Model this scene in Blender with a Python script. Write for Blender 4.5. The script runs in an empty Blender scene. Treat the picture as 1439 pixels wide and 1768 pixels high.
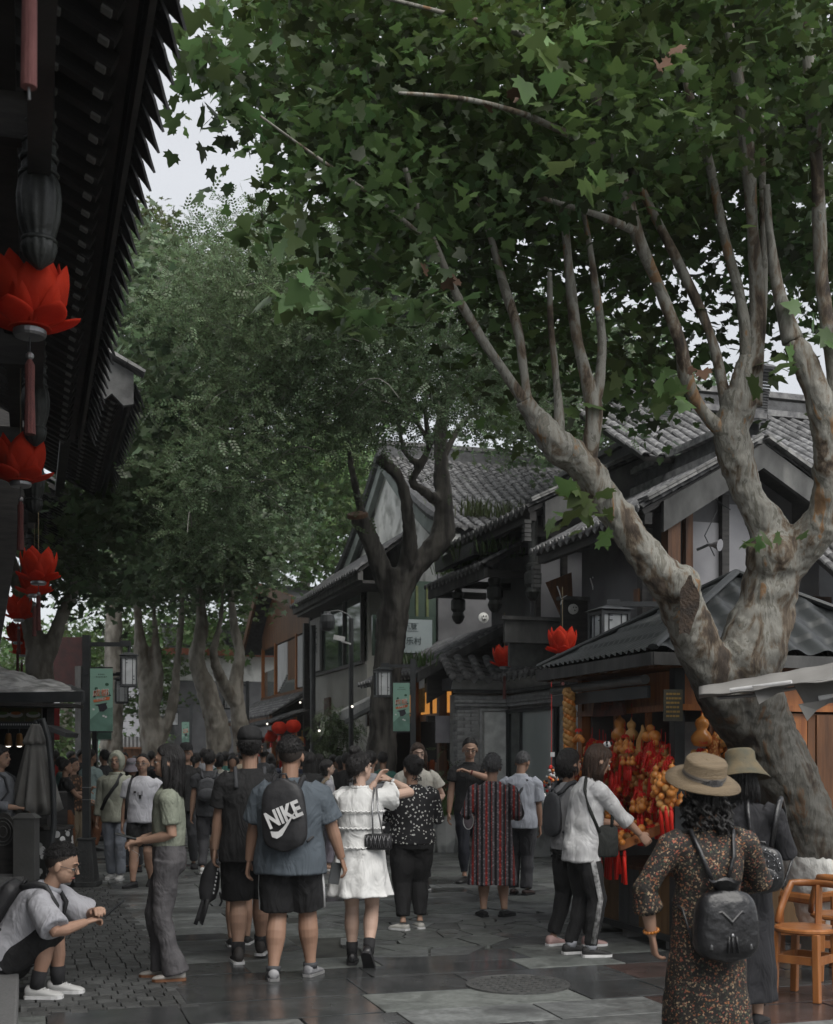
import bpy, bmesh, math, random
import numpy as np
from math import sin, cos, pi, radians, sqrt, atan2
from mathutils import Vector, Matrix, Euler, noise as mnoise
V = Vector
rng = random.Random(7)
nrg = np.random.RandomState(5)
scene = bpy.context.scene
COL = scene.collection

# ------------------------------------------------------------ camera
FPX, CAMH, HY, CX = 2150.0, 1.58, 1305.0, 720.0
TH = radians(17.31)
cam_d = bpy.data.cameras.new('camera'); cam = bpy.data.objects.new('camera', cam_d); COL.objects.link(cam)
cam.location = (0, 0, CAMH); cam.rotation_euler = (pi/2, 0, -TH)
cam_d.sensor_fit = 'HORIZONTAL'; cam_d.sensor_width = 24.0; cam_d.lens = FPX/1439*24
cam_d.shift_y = (HY-884)/1439.0
cam_d.clip_start = 0.05; cam_d.clip_end = 600
cam_d.dof.use_dof = True; cam_d.dof.focus_distance = 10.5; cam_d.dof.aperture_fstop = 3.2
scene.camera = cam
# ------------------------------------------------------------ overcast sky + weak soft sun
w = bpy.data.worlds.new('World'); scene.world = w; w.use_nodes = True
nt = w.node_tree; nt.nodes.clear()
sky = nt.nodes.new('ShaderNodeTexSky'); sky.sky_type = 'NISHITA'; sky.sun_disc = False
sky.sun_elevation = radians(57); sky.sun_rotation = radians(166)
mixw = nt.nodes.new('ShaderNodeMixRGB'); mixw.inputs[0].default_value = 0.9
nt.links.new(sky.outputs[0], mixw.inputs[1]); mixw.inputs[2].default_value = (2.6, 2.61, 2.63, 1)
bg = nt.nodes.new('ShaderNodeBackground'); bg.inputs[1].default_value = 0.1
wo = nt.nodes.new('ShaderNodeOutputWorld')
tcw = nt.nodes.new('ShaderNodeTexCoord'); nzw = nt.nodes.new('ShaderNodeTexNoise'); nzw.inputs['Scale'].default_value = 2.2; nzw.inputs['Detail'].default_value = 5
mpw = nt.nodes.new('ShaderNodeMapping'); mpw.inputs['Scale'].default_value = (1, 1, 2.4); nt.links.new(tcw.outputs['Generated'], mpw.inputs[0]); nt.links.new(mpw.outputs[0], nzw.inputs['Vector'])
mrw = nt.nodes.new('ShaderNodeMapRange'); mrw.inputs[1].default_value = .3; mrw.inputs[2].default_value = .7; mrw.inputs[3].default_value = .90; mrw.inputs[4].default_value = 1.06; nt.links.new(nzw.outputs[0], mrw.inputs[0])
mlw = nt.nodes.new('ShaderNodeVectorMath'); mlw.operation = 'SCALE'; nt.links.new(mixw.outputs[0], mlw.inputs[0]); nt.links.new(mrw.outputs[0], mlw.inputs['Scale'])
nt.links.new(mlw.outputs[0], bg.inputs[0]); nt.links.new(bg.outputs[0], wo.inputs[0])
sd = bpy.data.lights.new('sun', 'SUN'); sd.energy = 1.5; sd.angle = radians(60); sd.color = (1, .97, .92)
so = bpy.data.objects.new('sun', sd); COL.objects.link(so)
so.rotation_euler = (radians(33), 0, radians(14)); so.location = (0, 0, 30)
scene.view_settings.view_transform = 'Standard'; scene.view_settings.look = 'None'
scene.view_settings.exposure = 1.62; scene.view_settings.gamma = 1.0
scene.view_settings.use_curve_mapping = False
scene.cycles.max_bounces = 8; scene.cycles.diffuse_bounces = 5; scene.cycles.transparent_max_bounces = 4

# ------------------------------------------------------------ picture point -> place
CT, ST = cos(TH), sin(TH)
def W(px, py, d):
    x = (px-CX)*d/FPX
    return V((x*CT + d*ST, -x*ST + d*CT, CAMH - (py-HY)*d/FPX))
def dX(px, X): return X/((px-CX)/FPX*CT + ST)
def dY(px, Y): return Y/(CT - (px-CX)/FPX*ST)
def ONX(px, py, X): return W(px, py, dX(px, X))
def ONY(px, py, Y): return W(px, py, dY(px, Y))
def GD(py): return CAMH*FPX/(py-HY)
def G(px, py):
    p = W(px, py, GD(py)); p.z = 0; return p

# ------------------------------------------------------------ materials
MATS = {}
def _n(nt, t, **kw):
    n = nt.nodes.new(t)
    for k, v in kw.items(): setattr(n, k, v)
    return n
def mat(name, c1, c2=None, rough=.7, scale=6, bump=.15, bscale=None, stretch=(1,1,1), spec=.4, metal=0, rnd=0.0, coord='Object',
        trans=0, island=0.0, detail=5, contrast=(.35,.65), emit=None, coat=0, rvar=0, c3=None, s3=1.5, t3=(.55,.7), sheen=0, fold=0):
    if name in MATS: return MATS[name]
    m = bpy.data.materials.new(name); m.use_nodes = True; t = m.node_tree; MATS[name] = m
    b = t.nodes['Principled BSDF']; L = t.links
    c2 = c2 or tuple(x*.7 for x in c1)
    tc = _n(t, 'ShaderNodeTexCoord'); mp = _n(t, 'ShaderNodeMapping'); mp.inputs['Scale'].default_value = stretch
    if coord == 'World':
        ge = _n(t, 'ShaderNodeNewGeometry'); L.new(ge.outputs['Position'], mp.inputs[0])
    else: L.new(tc.outputs[coord], mp.inputs[0])
    nz = _n(t, 'ShaderNodeTexNoise'); nz.inputs['Scale'].default_value = scale; nz.inputs['Detail'].default_value = detail
    L.new(mp.outputs[0], nz.inputs['Vector'])
    if rnd or True:
        oi = _n(t, 'ShaderNodeObjectInfo')
    cr = _n(t, 'ShaderNodeValToRGB'); cr.color_ramp.elements[0].position = contrast[0]; cr.color_ramp.elements[1].position = contrast[1]
    cr.color_ramp.elements[0].color = (*c1, 1); cr.color_ramp.elements[1].color = (*c2, 1)
    L.new(nz.outputs[0], cr.inputs[0]); out = cr.outputs[0]
    if c3:
        n3 = _n(t, 'ShaderNodeTexNoise'); n3.inputs['Scale'].default_value = s3; n3.inputs['Detail'].default_value = 4; L.new(mp.outputs[0], n3.inputs['Vector'])
        r3 = _n(t, 'ShaderNodeValToRGB'); r3.color_ramp.elements[0].position = t3[0]; r3.color_ramp.elements[1].position = t3[1]; L.new(n3.outputs[0], r3.inputs[0])
        mx = _n(t, 'ShaderNodeMixRGB'); L.new(r3.outputs[0], mx.inputs[0]); L.new(out, mx.inputs[1]); mx.inputs[2].default_value = (*c3, 1); out = mx.outputs[0]
    if rnd or island:
        hs = _n(t, 'ShaderNodeHueSaturation')
        ma = _n(t, 'ShaderNodeMath', operation='MULTIPLY_ADD')
        if island:
            ge2 = _n(t, 'ShaderNodeNewGeometry'); L.new(ge2.outputs['Random Per Island'], ma.inputs[0]); k = island
        else: L.new(oi.outputs['Random'], ma.inputs[0]); k = rnd
        ma.inputs[1].default_value = 2*k; ma.inputs[2].default_value = 1-k
        L.new(ma.outputs[0], hs.inputs['Value']); L.new(out, hs.inputs['Color']); out = hs.outputs[0]
        if island:
            m2 = _n(t, 'ShaderNodeMath', operation='MULTIPLY_ADD'); L.new(ge2.outputs['Random Per Island'], m2.inputs[0])
            m2.inputs[1].default_value = .05; m2.inputs[2].default_value = .475; L.new(m2.outputs[0], hs.inputs['Hue'])
    L.new(out, b.inputs['Base Color'])
    b.inputs['Roughness'].default_value = rough; b.inputs['Metallic'].default_value = metal
    b.inputs['Specular IOR Level'].default_value = spec
    if rvar:
        mr = _n(t, 'ShaderNodeMapRange'); mr.inputs[3].default_value = rough-rvar; mr.inputs[4].default_value = rough+rvar
        mr.inputs[1].default_value = .35; mr.inputs[2].default_value = .65
        n4 = _n(t, 'ShaderNodeTexNoise'); n4.inputs['Scale'].default_value = 1.3; L.new(mp.outputs[0], n4.inputs['Vector']); L.new(n4.outputs[0], mr.inputs[0]); L.new(mr.outputs[0], b.inputs['Roughness'])
    if coat: b.inputs['Coat Weight'].default_value = coat; b.inputs['Coat Roughness'].default_value = .1
    
    if bump:
        nb = _n(t, 'ShaderNodeTexNoise'); nb.inputs['Scale'].default_value = bscale or scale*3; nb.inputs['Detail'].default_value = 6; L.new(mp.outputs[0], nb.inputs['Vector'])
        bu = _n(t, 'ShaderNodeBump'); bu.inputs['Strength'].default_value = bump; bu.inputs['Distance'].default_value = .02
        L.new(nb.outputs[0], bu.inputs['Height']); L.new(bu.outputs[0], b.inputs['Normal'])
        if fold:
            mf = _n(t, 'ShaderNodeMapping'); mf.inputs['Scale'].default_value = (1,1,.55); mf.inputs['Rotation'].default_value = (.3,.5,.2); L.new(tc.outputs['Object'], mf.inputs[0])
            nf = _n(t, 'ShaderNodeTexNoise'); nf.inputs['Scale'].default_value = 7; nf.inputs['Detail'].default_value = 2.5; nf.inputs['Distortion'].default_value = 1.6; L.new(mf.outputs[0], nf.inputs['Vector'])
            bf = _n(t, 'ShaderNodeBump'); bf.inputs['Strength'].default_value = fold; bf.inputs['Distance'].default_value = .06
            L.new(nf.outputs[0], bf.inputs['Height']); L.new(bf.outputs[0], bu.inputs['Normal'])
    if emit:
        b.inputs['Emission Color'].default_value = (*emit[0], 1); b.inputs['Emission Strength'].default_value = emit[1]
    if trans:
        o = t.nodes['Material Output']; tr = _n(t, 'ShaderNodeBsdfTranslucent'); L.new(out, tr.inputs[0])
        ms = _n(t, 'ShaderNodeMixShader'); ms.inputs[0].default_value = trans
        L.new(b.outputs[0], ms.inputs[1]); L.new(tr.outputs[0], ms.inputs[2]); L.new(ms.outputs[0], o.inputs[0])
    return m

def cells_mat(name, base, spots, scale=40, thr=.35, rough=.8, stretch=(1,1,1)):
    """printed cloth: voronoi flowers of several colours on a ground"""
    if name in MATS: return MATS[name]
    m = mat(name, base, rough=rough, bump=.12, scale=8); t = m.node_tree; L = t.links; b = t.nodes['Principled BSDF']
    tc = _n(t, 'ShaderNodeTexCoord'); mp = _n(t, 'ShaderNodeMapping'); mp.inputs['Scale'].default_value = stretch
    L.new(tc.outputs['Object'], mp.inputs[0])
    nz = _n(t, 'ShaderNodeTexNoise'); nz.inputs['Scale'].default_value = scale*.7; L.new(mp.outputs[0], nz.inputs['Vector'])
    ad = _n(t, 'ShaderNodeMixRGB'); ad.inputs[0].default_value = .03; L.new(mp.outputs[0], ad.inputs[1]); L.new(nz.outputs['Color'], ad.inputs[2])
    vo = _n(t, 'ShaderNodeTexVoronoi'); vo.inputs['Scale'].default_value = scale; L.new(ad.outputs[0], vo.inputs['Vector'])
    ra = _n(t, 'ShaderNodeValToRGB'); e = ra.color_ramp.elements; ra.color_ramp.interpolation = 'CONSTANT'
    e[0].position = 0; e[0].color = (*spots[0], 1); e[1].position = 1/len(spots); e[1].color = (*spots[1 % len(spots)], 1)
    for i in range(2, len(spots)):
        q = e.new(i/len(spots)); q.color = (*spots[i], 1)
    sp = _n(t, 'ShaderNodeSeparateColor'); L.new(vo.outputs['Color'], sp.inputs[0]); L.new(sp.outputs[0], ra.inputs[0])
    mm = _n(t, 'ShaderNodeMath', operation='LESS_THAN'); mm.inputs[1].default_value = thr; L.new(vo.outputs['Distance'], mm.inputs[0])
    mx = _n(t, 'ShaderNodeMixRGB'); L.new(mm.outputs[0], mx.inputs[0]); mx.inputs[1].default_value = (*base, 1); L.new(ra.outputs[0], mx.inputs[2])
    for l in list(b.inputs['Base Color'].links): L.remove(l)
    L.new(mx.outputs[0], b.inputs['Base Color'])
    return m
def stripes_mat(name, cols, scale=7.0, rough=.8):
    if name in MATS: return MATS[name]
    m = mat(name, cols[0][1], rough=rough, bump=.12, scale=8); t = m.node_tree; L = t.links; b = t.nodes['Principled BSDF']
    tc = _n(t, 'ShaderNodeTexCoord'); sx = _n(t, 'ShaderNodeSeparateXYZ'); L.new(tc.outputs['Object'], sx.inputs[0])
    m1 = _n(t, 'ShaderNodeMath', operation='MULTIPLY'); L.new(sx.outputs[0], m1.inputs[0]); m1.inputs[1].default_value = scale
    m2 = _n(t, 'ShaderNodeMath', operation='FRACT'); L.new(m1.outputs[0], m2.inputs[0])
    ra = _n(t, 'ShaderNodeValToRGB'); ra.color_ramp.interpolation = 'CONSTANT'; e = ra.color_ramp.elements
    e[0].position = 0; e[0].color = (*cols[0][1], 1); e[1].position = cols[1][0]; e[1].color = (*cols[1][1], 1)
    for p, c in cols[2:]:
        q = e.new(p); q.color = (*c, 1)
    L.new(m2.outputs[0], ra.inputs[0])
    vo = _n(t, 'ShaderNodeTexVoronoi'); vo.inputs['Scale'].default_value = 38; L.new(tc.outputs['Object'], vo.inputs['Vector'])
    mx = _n(t, 'ShaderNodeMixRGB', blend_type='MULTIPLY'); mx.inputs[0].default_value = .75
    r2 = _n(t, 'ShaderNodeValToRGB'); r2.color_ramp.elements[0].position = .3; r2.color_ramp.elements[1].position = .42
    r2.color_ramp.elements[0].color = (1, 1, 1, 1); r2.color_ramp.elements[1].color = (.25, .25, .27, 1)
    L.new(vo.outputs['Distance'], r2.inputs[0]); L.new(ra.outputs[0], mx.inputs[1]); L.new(r2.outputs[0], mx.inputs[2])
    for l in list(b.inputs['Base Color'].links): L.remove(l)
    L.new(mx.outputs[0], b.inputs['Base Color'])
    return m

# ------------------------------------------------------------ mesh builder
def frame(d, up=V((0,0,1))):
    d = d.normalized()
    if abs(d.dot(up)) > .97: up = V((0,1,0))
    a = d.cross(up).normalized(); return a, a.cross(d).normalized()
class MB:
    def __init__(s): s.v = []; s.f = []
    def add(s, vs, fs):
        o = len(s.v); s.v.extend([tuple(p) for p in vs]); s.f.extend([tuple(i+o for i in f) for f in fs]); return s
    def box(s, c, sz, R=None, taper=1.0):
        hx, hy, hz = sz[0]/2, sz[1]/2, sz[2]/2; vs = []
        for z, k in ((-hz, 1), (hz, taper)):
            for x, y in ((-hx,-hy),(hx,-hy),(hx,hy),(-hx,hy)):
                p = V((x*k, y*k, z)); vs.append((R @ p if R else p) + V(c))
        return s.add(vs, [(0,3,2,1),(4,5,6,7),(0,1,5,4),(1,2,6,5),(2,3,7,6),(3,0,4,7)])
    def beam(s, a, b, wd, ht, up=V((0,0,1))):
        a, b = V(a), V(b); d = b-a; x, u = frame(d, up); dn = d.normalized()
        R = Matrix((x, dn, u)).transposed()
        return s.box((a+b)/2, (wd, d.length, ht), R)
    def rings(s, rs, cap=True, close=True):
        n = len(rs[0]); vs = [p for r in rs for p in r]; fs = []
        for i in range(len(rs)-1):
            for j in range(n if close else n-1):
                k = (j+1) % n; fs.append((i*n+j, i*n+k, (i+1)*n+k, (i+1)*n+j))
        if cap and close:
            fs.append(tuple(reversed(range(n)))); m = (len(rs)-1)*n; fs.append(tuple(range(m, m+n)))
        return s.add(vs, fs)
    def tube(s, pts, rad, n=8, cap=True, flat=1.0, up=None, twist=0):
        pts = [V(p) for p in pts]; 
        if not hasattr(rad, '__len__'): rad = [rad]*len(pts)
        rs = []; pa = None
        for i, p in enumerate(pts):
            d = (pts[min(i+1, len(pts)-1)] - pts[max(i-1, 0)])
            if d.length < 1e-9: d = V((0,0,1))
            d.normalize()
            if pa is None: a, b = frame(d, up or V((0,0,1)))
            else:
                a = (pa - d*pa.dot(d)).normalized(); b = a.cross(d).normalized()
            pa = a; r = rad[i]
            rs.append([p + a*(cos(2*pi*j/n)*r) + b*(sin(2*pi*j/n)*r*flat) for j in range(n)])
        return s.rings(rs, cap)
    def lathe(s, prof, c=(0,0,0), n=16, R=None, lobes=0, lamp=0):
        rs = []
        for r, z in prof:
            ring = []
            for j in range(n):
                a = 2*pi*j/n; rr = r*(1+lamp*abs(sin(lobes*a/2)) if lobes else 1)
                p = V((cos(a)*rr, sin(a)*rr, z)); ring.append((R @ p if R else p)+V(c))
            rs.append(ring)
        return s.rings(rs)
    def ell(s, c, r, n=12, m=8, R=None):
        rs = []
        for i in range(m+1):
            t = pi*(i/m); z = -cos(t); q = max(sin(t), .02)
            ring = [V((cos(2*pi*j/n)*q*r[0], sin(2*pi*j/n)*q*r[1], z*r[2])) for j in range(n)]
            rs.append([(R @ p if R else p)+V(c) for p in ring])
        return s.rings(rs)
    def poly(s, pts, thick=None, nrm=None):
        """flat outline extruded by thick along nrm"""
        pts = [V(p) for p in pts]; n = len(pts)
        if thick is None: return s.add(pts, [tuple(range(n))])
        o = V(nrm).normalized()*thick; vs = pts + [p+o for p in pts]
        fs = [tuple(reversed(range(n))), tuple(range(n, 2*n))] + [(i, (i+1) % n, n+(i+1) % n, n+i) for i in range(n)]
        return s.add(vs, fs)
    def grid(s, fn, nu, nv):
        vs = [fn(i/nu, j/nv) for i in range(nu+1) for j in range(nv+1)]
        fs = [(i*(nv+1)+j, (i+1)*(nv+1)+j, (i+1)*(nv+1)+j+1, i*(nv+1)+j+1) for i in range(nu) for j in range(nv)]
        return s.add(vs, fs)
    def mesh(s, name, m, smooth=False, xf=None):
        me = bpy.data.meshes.new(name)
        vs = [tuple(xf @ V(p)) for p in s.v] if xf else s.v
        me.from_pydata(vs, [], s.f); me.update()
        if m:
            for q in (m if isinstance(m, (list, tuple)) else [m]): me.materials.append(q)
        if smooth: me.polygons.foreach_set('use_smooth', [True]*len(me.polygons))
        return me
    def build(s, name, m, parent=None, smooth=False, label=None, cat=None, group=None, kind=None, bevel=0, auto=False):
        xf = wm(parent).inverted() if parent is not None else None
        o = bpy.data.objects.new(name, s.mesh(name, m, smooth, xf)); COL.objects.link(o)
        if parent is not None: o.parent = parent
        if bevel:
            b = o.modifiers.new('bevel', 'BEVEL'); b.width = bevel; b.segments = 2; b.limit_method = 'ANGLE'
        return tag(o, label, cat, group, kind)
def wm(o):
    m = Matrix.LocRotScale(o.location, o.rotation_euler, o.scale)
    return wm(o.parent) @ m if o.parent else m
def tag(o, label=None, cat=None, group=None, kind=None):
    if label: o['label'] = label
    if cat: o['category'] = cat
    if group: o['group'] = group
    if kind: o['kind'] = kind
    return o
def thing(name, label, cat, loc=(0,0,0), rz=0, group=None, kind=None):
    o = bpy.data.objects.new(name, None); COL.objects.link(o); o.location = loc; o.rotation_euler = (0,0,rz); o.empty_display_size = .1
    return tag(o, label, cat, group, kind)
def dup(root, loc=None, rz=None, label=None, group=None, scale=None, parent=None):
    def cp(o, par):
        c = o.copy(); COL.objects.link(c)
        c.parent = par
        for ch in KIDS.get(o.name, None) or [x for x in o.children]: cp(ch, c)
        return c
    r = cp(root, parent)
    if loc is not None: r.location = loc
    if rz is not None: r.rotation_euler = (0,0,rz)
    if scale is not None: r.scale = (scale,)*3 if not hasattr(scale, '__len__') else scale
    if label: r['label'] = label
    if group: r['group'] = group
    return r
KIDS = {}
def inst(me, name, parent, M, kind=None):
    """one more piece that shares mesh data"""
    o = bpy.data.objects.new(name, me); COL.objects.link(o)
    if parent is not None: o.parent = parent; M = wm(parent).inverted() @ M
    o.matrix_basis = M
    if kind: o['kind'] = kind
    return o
def axes(o, x, y, z):
    M = Matrix.Identity(4)
    for i, a in enumerate((x, y, z)):
        for j in range(3): M[j][i] = a[j]
    for j in range(3): M[j][3] = o[j]
    return M
def np_mesh(name, verts, tris, m, smooth=False):
    me = bpy.data.meshes.new(name); nv = len(verts); nf = len(tris); k = tris.shape[1]
    me.vertices.add(nv); me.vertices.foreach_set('co', np.ascontiguousarray(verts, dtype=np.float32).ravel())
    me.loops.add(nf*k); me.loops.foreach_set('vertex_index', np.ascontiguousarray(tris, dtype=np.int32).ravel())
    me.polygons.add(nf); me.polygons.foreach_set('loop_start', np.arange(0, nf*k, k, dtype=np.int32))
    me.polygons.foreach_set('loop_total', np.full(nf, k, dtype=np.int32))
    me.update(calc_edges=True)
    if m: me.materials.append(m)
    return me
def text(body, M, size, m, name='lettering', parent=None, ext=.002, align='CENTER', label=None, sx=1.0):
    c = bpy.data.curves.new(name, 'FONT'); c.body = body; c.size = size; c.extrude = ext
    c.align_x = align; c.align_y = 'CENTER'; c.materials.append(m)
    o = bpy.data.objects.new(name, c); COL.objects.link(o)
    if sx != 1.0: M = M @ Matrix.Diagonal((sx, 1, 1, 1))
    if parent is not None: o.parent = parent; M = wm(parent).inverted() @ M
    o.matrix_basis = M; TEXTS.append(o)
    if label: o['label'] = label
    return o
TEXTS = []
CAMR = V((CT, -ST, 0)); CAMF = V((ST, CT, 0)); UP = V((0,0,1))
def facecam(p): return axes(p, CAMR, UP, -CAMF)

# palette ----------------------------------------------------------------
m_darkwood = mat('dark_painted_wood', (.024,.023,.023), (.048,.045,.043), rough=.55, scale=4, stretch=(1,1,6), bump=.2)
m_greywood = mat('weathered_grey_wood', (.10,.10,.098), (.05,.05,.05), rough=.75, scale=3, stretch=(2,2,.6), bump=.3)
m_brown = mat('brown_timber', (.16,.07,.03), (.07,.032,.016), rough=.55, scale=3, stretch=(5,5,.5), bump=.2)
m_orange = mat('orange_brown_timber', (.36,.135,.04), (.21,.07,.022), rough=.45, scale=3, stretch=(5,5,.5), bump=.15, coat=.2)
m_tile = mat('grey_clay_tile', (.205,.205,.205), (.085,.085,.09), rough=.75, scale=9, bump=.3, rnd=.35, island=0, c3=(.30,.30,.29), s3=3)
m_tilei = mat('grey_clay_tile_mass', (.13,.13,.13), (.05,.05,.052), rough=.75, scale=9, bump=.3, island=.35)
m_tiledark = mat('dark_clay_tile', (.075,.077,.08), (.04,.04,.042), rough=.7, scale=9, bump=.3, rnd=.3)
m_plaster = mat('grey_plaster', (.30,.30,.30), (.18,.18,.18), rough=.85, scale=2.5, bump=.12, c3=(.12,.12,.115), s3=1.2)
m_white = mat('aged_white_plaster', (.74,.74,.71), (.55,.55,.53), rough=.85, scale=2, bump=.1, c3=(.26,.26,.24), s3=2.5, t3=(.5,.72))
m_brick = mat('grey_brick', (.44,.445,.445), (.30,.302,.305), rough=.8, scale=10, bump=.3, rnd=.28)
m_mortar = mat('pale_mortar', (.45,.45,.44), rough=.9, scale=12)
m_blackmetal = mat('black_painted_metal', (.025,.028,.03), (.04,.043,.046), rough=.45, scale=5, bump=.05, spec=.5)
m_steel = mat('brushed_steel', (.35,.35,.36), rough=.35, metal=.8, bump=.03)
m_glassdark = mat('dark_window_glass', (.03,.04,.04), (.05,.065,.06), rough=.08, spec=.8, bump=0, scale=1)
m_glassgreen = mat('greenish_window_glass', (.04,.06,.05), (.09,.12,.10), rough=.06, spec=.9, bump=0, scale=1.2)
m_red = mat('red_lotus_cloth', (.78,.065,.025), (.62,.04,.016), rough=.7, scale=6, bump=.25, trans=.5, bscale=50, spec=.2)
m_redbright = mat('red_tassel_silk', (.75,.03,.015), (.60,.015,.01), rough=.45, scale=10, bump=.3, stretch=(6,6,1), bscale=30)
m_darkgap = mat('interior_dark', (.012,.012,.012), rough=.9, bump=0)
m_blackcloth = mat('black_cloth', (.013,.013,.014), (.022,.022,.024), rough=.85, scale=4, bump=.2, bscale=9, sheen=.1)
m_green_banner = mat('mint_banner_vinyl', (.22,.38,.31), (.25,.42,.34), rough=.55, scale=1, bump=.02)
m_wpaint = mat('white_paint', (.75,.75,.75), rough=.5, bump=.02)
m_lampglass = mat('frosted_lamp_glass', (.52,.54,.55), rough=.4, bump=0)
m_awn = mat('grey_awning_canvas', (.21,.205,.195), (.16,.155,.148), rough=.8, scale=2, bump=.25, bscale=5)
# ============================================================ GROUND
m_slab = mat('slate_paving', (.092,.098,.097), (.145,.152,.150), rough=.46, scale=1.7, bump=.35, bscale=9, rnd=.38, coord='World', rvar=.20, contrast=(.3,.7), c3=(.060,.063,.064), s3=.55, t3=(.54,.62), spec=.5)
def grime(m, k=.45):
    t = m.node_tree; L = t.links; bs = t.nodes['Principled BSDF']; src = bs.inputs['Base Color'].links[0].from_socket
    ge = _n(t, 'ShaderNodeNewGeometry'); n1 = _n(t, 'ShaderNodeTexNoise'); n1.inputs['Scale'].default_value = 28; n1.inputs['Detail'].default_value = 8; n1.inputs['Roughness'].default_value = .75; L.new(ge.outputs['Position'], n1.inputs['Vector'])
    n2 = _n(t, 'ShaderNodeTexNoise'); n2.inputs['Scale'].default_value = 4.5; n2.inputs['Detail'].default_value = 7; n2.inputs['Distortion'].default_value = 1.2; L.new(ge.outputs['Position'], n2.inputs['Vector'])
    a = _n(t, 'ShaderNodeMath', operation='MULTIPLY'); L.new(n1.outputs[0], a.inputs[0]); L.new(n2.outputs[0], a.inputs[1])
    r = _n(t, 'ShaderNodeMapRange'); r.inputs[1].default_value = .14; r.inputs[2].default_value = .36; r.inputs[3].default_value = 1-k; r.inputs[4].default_value = 1+k*.7; L.new(a.outputs[0], r.inputs[0])
    v = _n(t, 'ShaderNodeVectorMath', operation='SCALE'); L.new(src, v.inputs[0]); L.new(r.outputs[0], v.inputs['Scale']); L.new(v.outputs[0], bs.inputs['Base Color']); return m
grime(m_slab)
m_slabwet = mat('wet_dark_slate', (.042,.045,.046), (.065,.067,.069), rough=.22, scale=2.2, bump=.12, bscale=5, rnd=.3, coord='World', rvar=.09, spec=.6)
m_slabred = mat('wet_reddish_slate', (.070,.048,.044), (.045,.038,.038), rough=.22, scale=2, bump=.15, bscale=6, rnd=.25, coord='World', rvar=.08)
m_slabpale = mat('pale_greenish_slate', (.125,.134,.127), (.09,.098,.093), rough=.55, scale=1.5, bump=.3, bscale=8, rnd=.12, coord='World')
grime(m_slabpale); grime(m_slabwet, .3); grime(m_slabred, .35)
m_joint = mat('dark_paving_joint', (.035,.036,.033), (.06,.062,.055), rough=.9, scale=5, coord='World')
MB().add([(-60,-20,-.03),(80,-20,-.03),(80,330,-.03),(-60,330,-.03)], [(0,1,2,3)]).build('ground', m_joint, kind='structure')
pav = thing('pavement', None, None, (2, 10, 0), kind='structure')
def slab_mesh(wd, dp, m, h=.03, jag=.006):
    b = MB(); pts = []
    for x, y in ((-1,-1),(0,-1),(1,-1),(1,0),(1,1),(0,1),(-1,1),(-1,0)):
        pts.append(V((x*wd/2 + rng.uniform(-jag, jag), y*dp/2 + rng.uniform(-jag, jag), 0)))
    cen = V((0,0,h))
    top = [V((p.x-math.copysign(.004,p.x) if abs(p.x)>.02 else p.x, p.y-math.copysign(.004,p.y) if abs(p.y)>.02 else p.y, h-.001)) for p in pts]; n = 8
    vs = pts + [p*1.0+V((0,0,h-.004)) for p in pts] + top
    fs = []
    for r in (0, 1):
        for i in range(n): j = (i+1) % n; fs.append((r*n+i, r*n+j, (r+1)*n+j, (r+1)*n+i))
    fs.append(tuple(range(2*n, 3*n)))
    return b.add(vs, fs).mesh('slab', m)
Y = 4.3; nslab = 0; far = MB()
while Y < 46:
    dp = rng.choice([.45, .6, .6, .5, .38]) if Y < 24 else .9
    x = (.95 if 7.9 < Y < 15.5 else -.6) + (rng.uniform(-.5, 0) if not (7.9 < Y < 15.5) else 0); last = 8.6 if Y > 12 else 6.5
    while x < last:
        wd = rng.choice([.6, .8, .9, 1.2, 1.2, 1.4, 1.0]) * (1 if Y < 24 else 1.5)
        cx, cy = x + wd/2, Y + dp/2
        x += wd
        crazy = (2.6 < cx < 5.0 and 9.4 < cy < 12.2)
        if crazy: continue
        d = cx*ST + cy*CT; px = CX + FPX*(cx*CT-cy*ST)/max(d, .5)
        if px < -160 or px > 1640: continue
        if nslab < 290 and Y < 24:
            r_ = rng.random(); wet = (7.3 < Y < 9.3)
            m = m_slabwet if (wet and r_ < .8) or r_ < .10 or (Y < 7.3 and r_ < .3) else (m_slabpale if r_ > .84 else m_slab)
            if 6.0 < Y < 8.3 and cx > 3.6 and rng.random() < .4: m = m_slabred
            me = slab_mesh(wd-.012, dp-.012, m)
            t = Euler((rng.uniform(-.004,.004), rng.uniform(-.003,.003), rng.uniform(-.003,.003))).to_matrix().to_4x4()
            inst(me, 'paving_slab', pav, Matrix.Translation((cx, cy, -.03 + rng.uniform(-.002,.002))) @ t); nslab += 1
        else:
            far.box((cx, cy, -.015+rng.uniform(-.002,.002)), (wd-.014, dp-.014, .03))
    Y += dp
far.build('paving_slab', m_slab, pav, kind='stuff')
# small stone setts in the strip on the left
b = MB(); y = 7.9
while y < 15.5:
    x = .0 - .1*rng.random()
    while x < .93:
        wd = rng.uniform(.105, .125); b.box((x+wd/2, y+.07, -.016+rng.uniform(-.002,.002)), (wd-.008, .134, .032), taper=.97); x += wd
    y += .142
b.build('stone_sett', mat('grey_stone_sett', (.085,.087,.085), (.055,.057,.057), rough=.55, scale=14, bump=.4, island=.3, coord='World'), pav, kind='stuff')
b = MB(); y = 9; 
while y < 24:
    x = -3.2
    while x+.58 < -.02:
        b.box((x+.29, y+.14, -.016+rng.uniform(-.002,.002)), (.57, .27, .032)); x += .585
    y += .285
b.build('paving_slab', m_slab, pav, kind='stuff')
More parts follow.
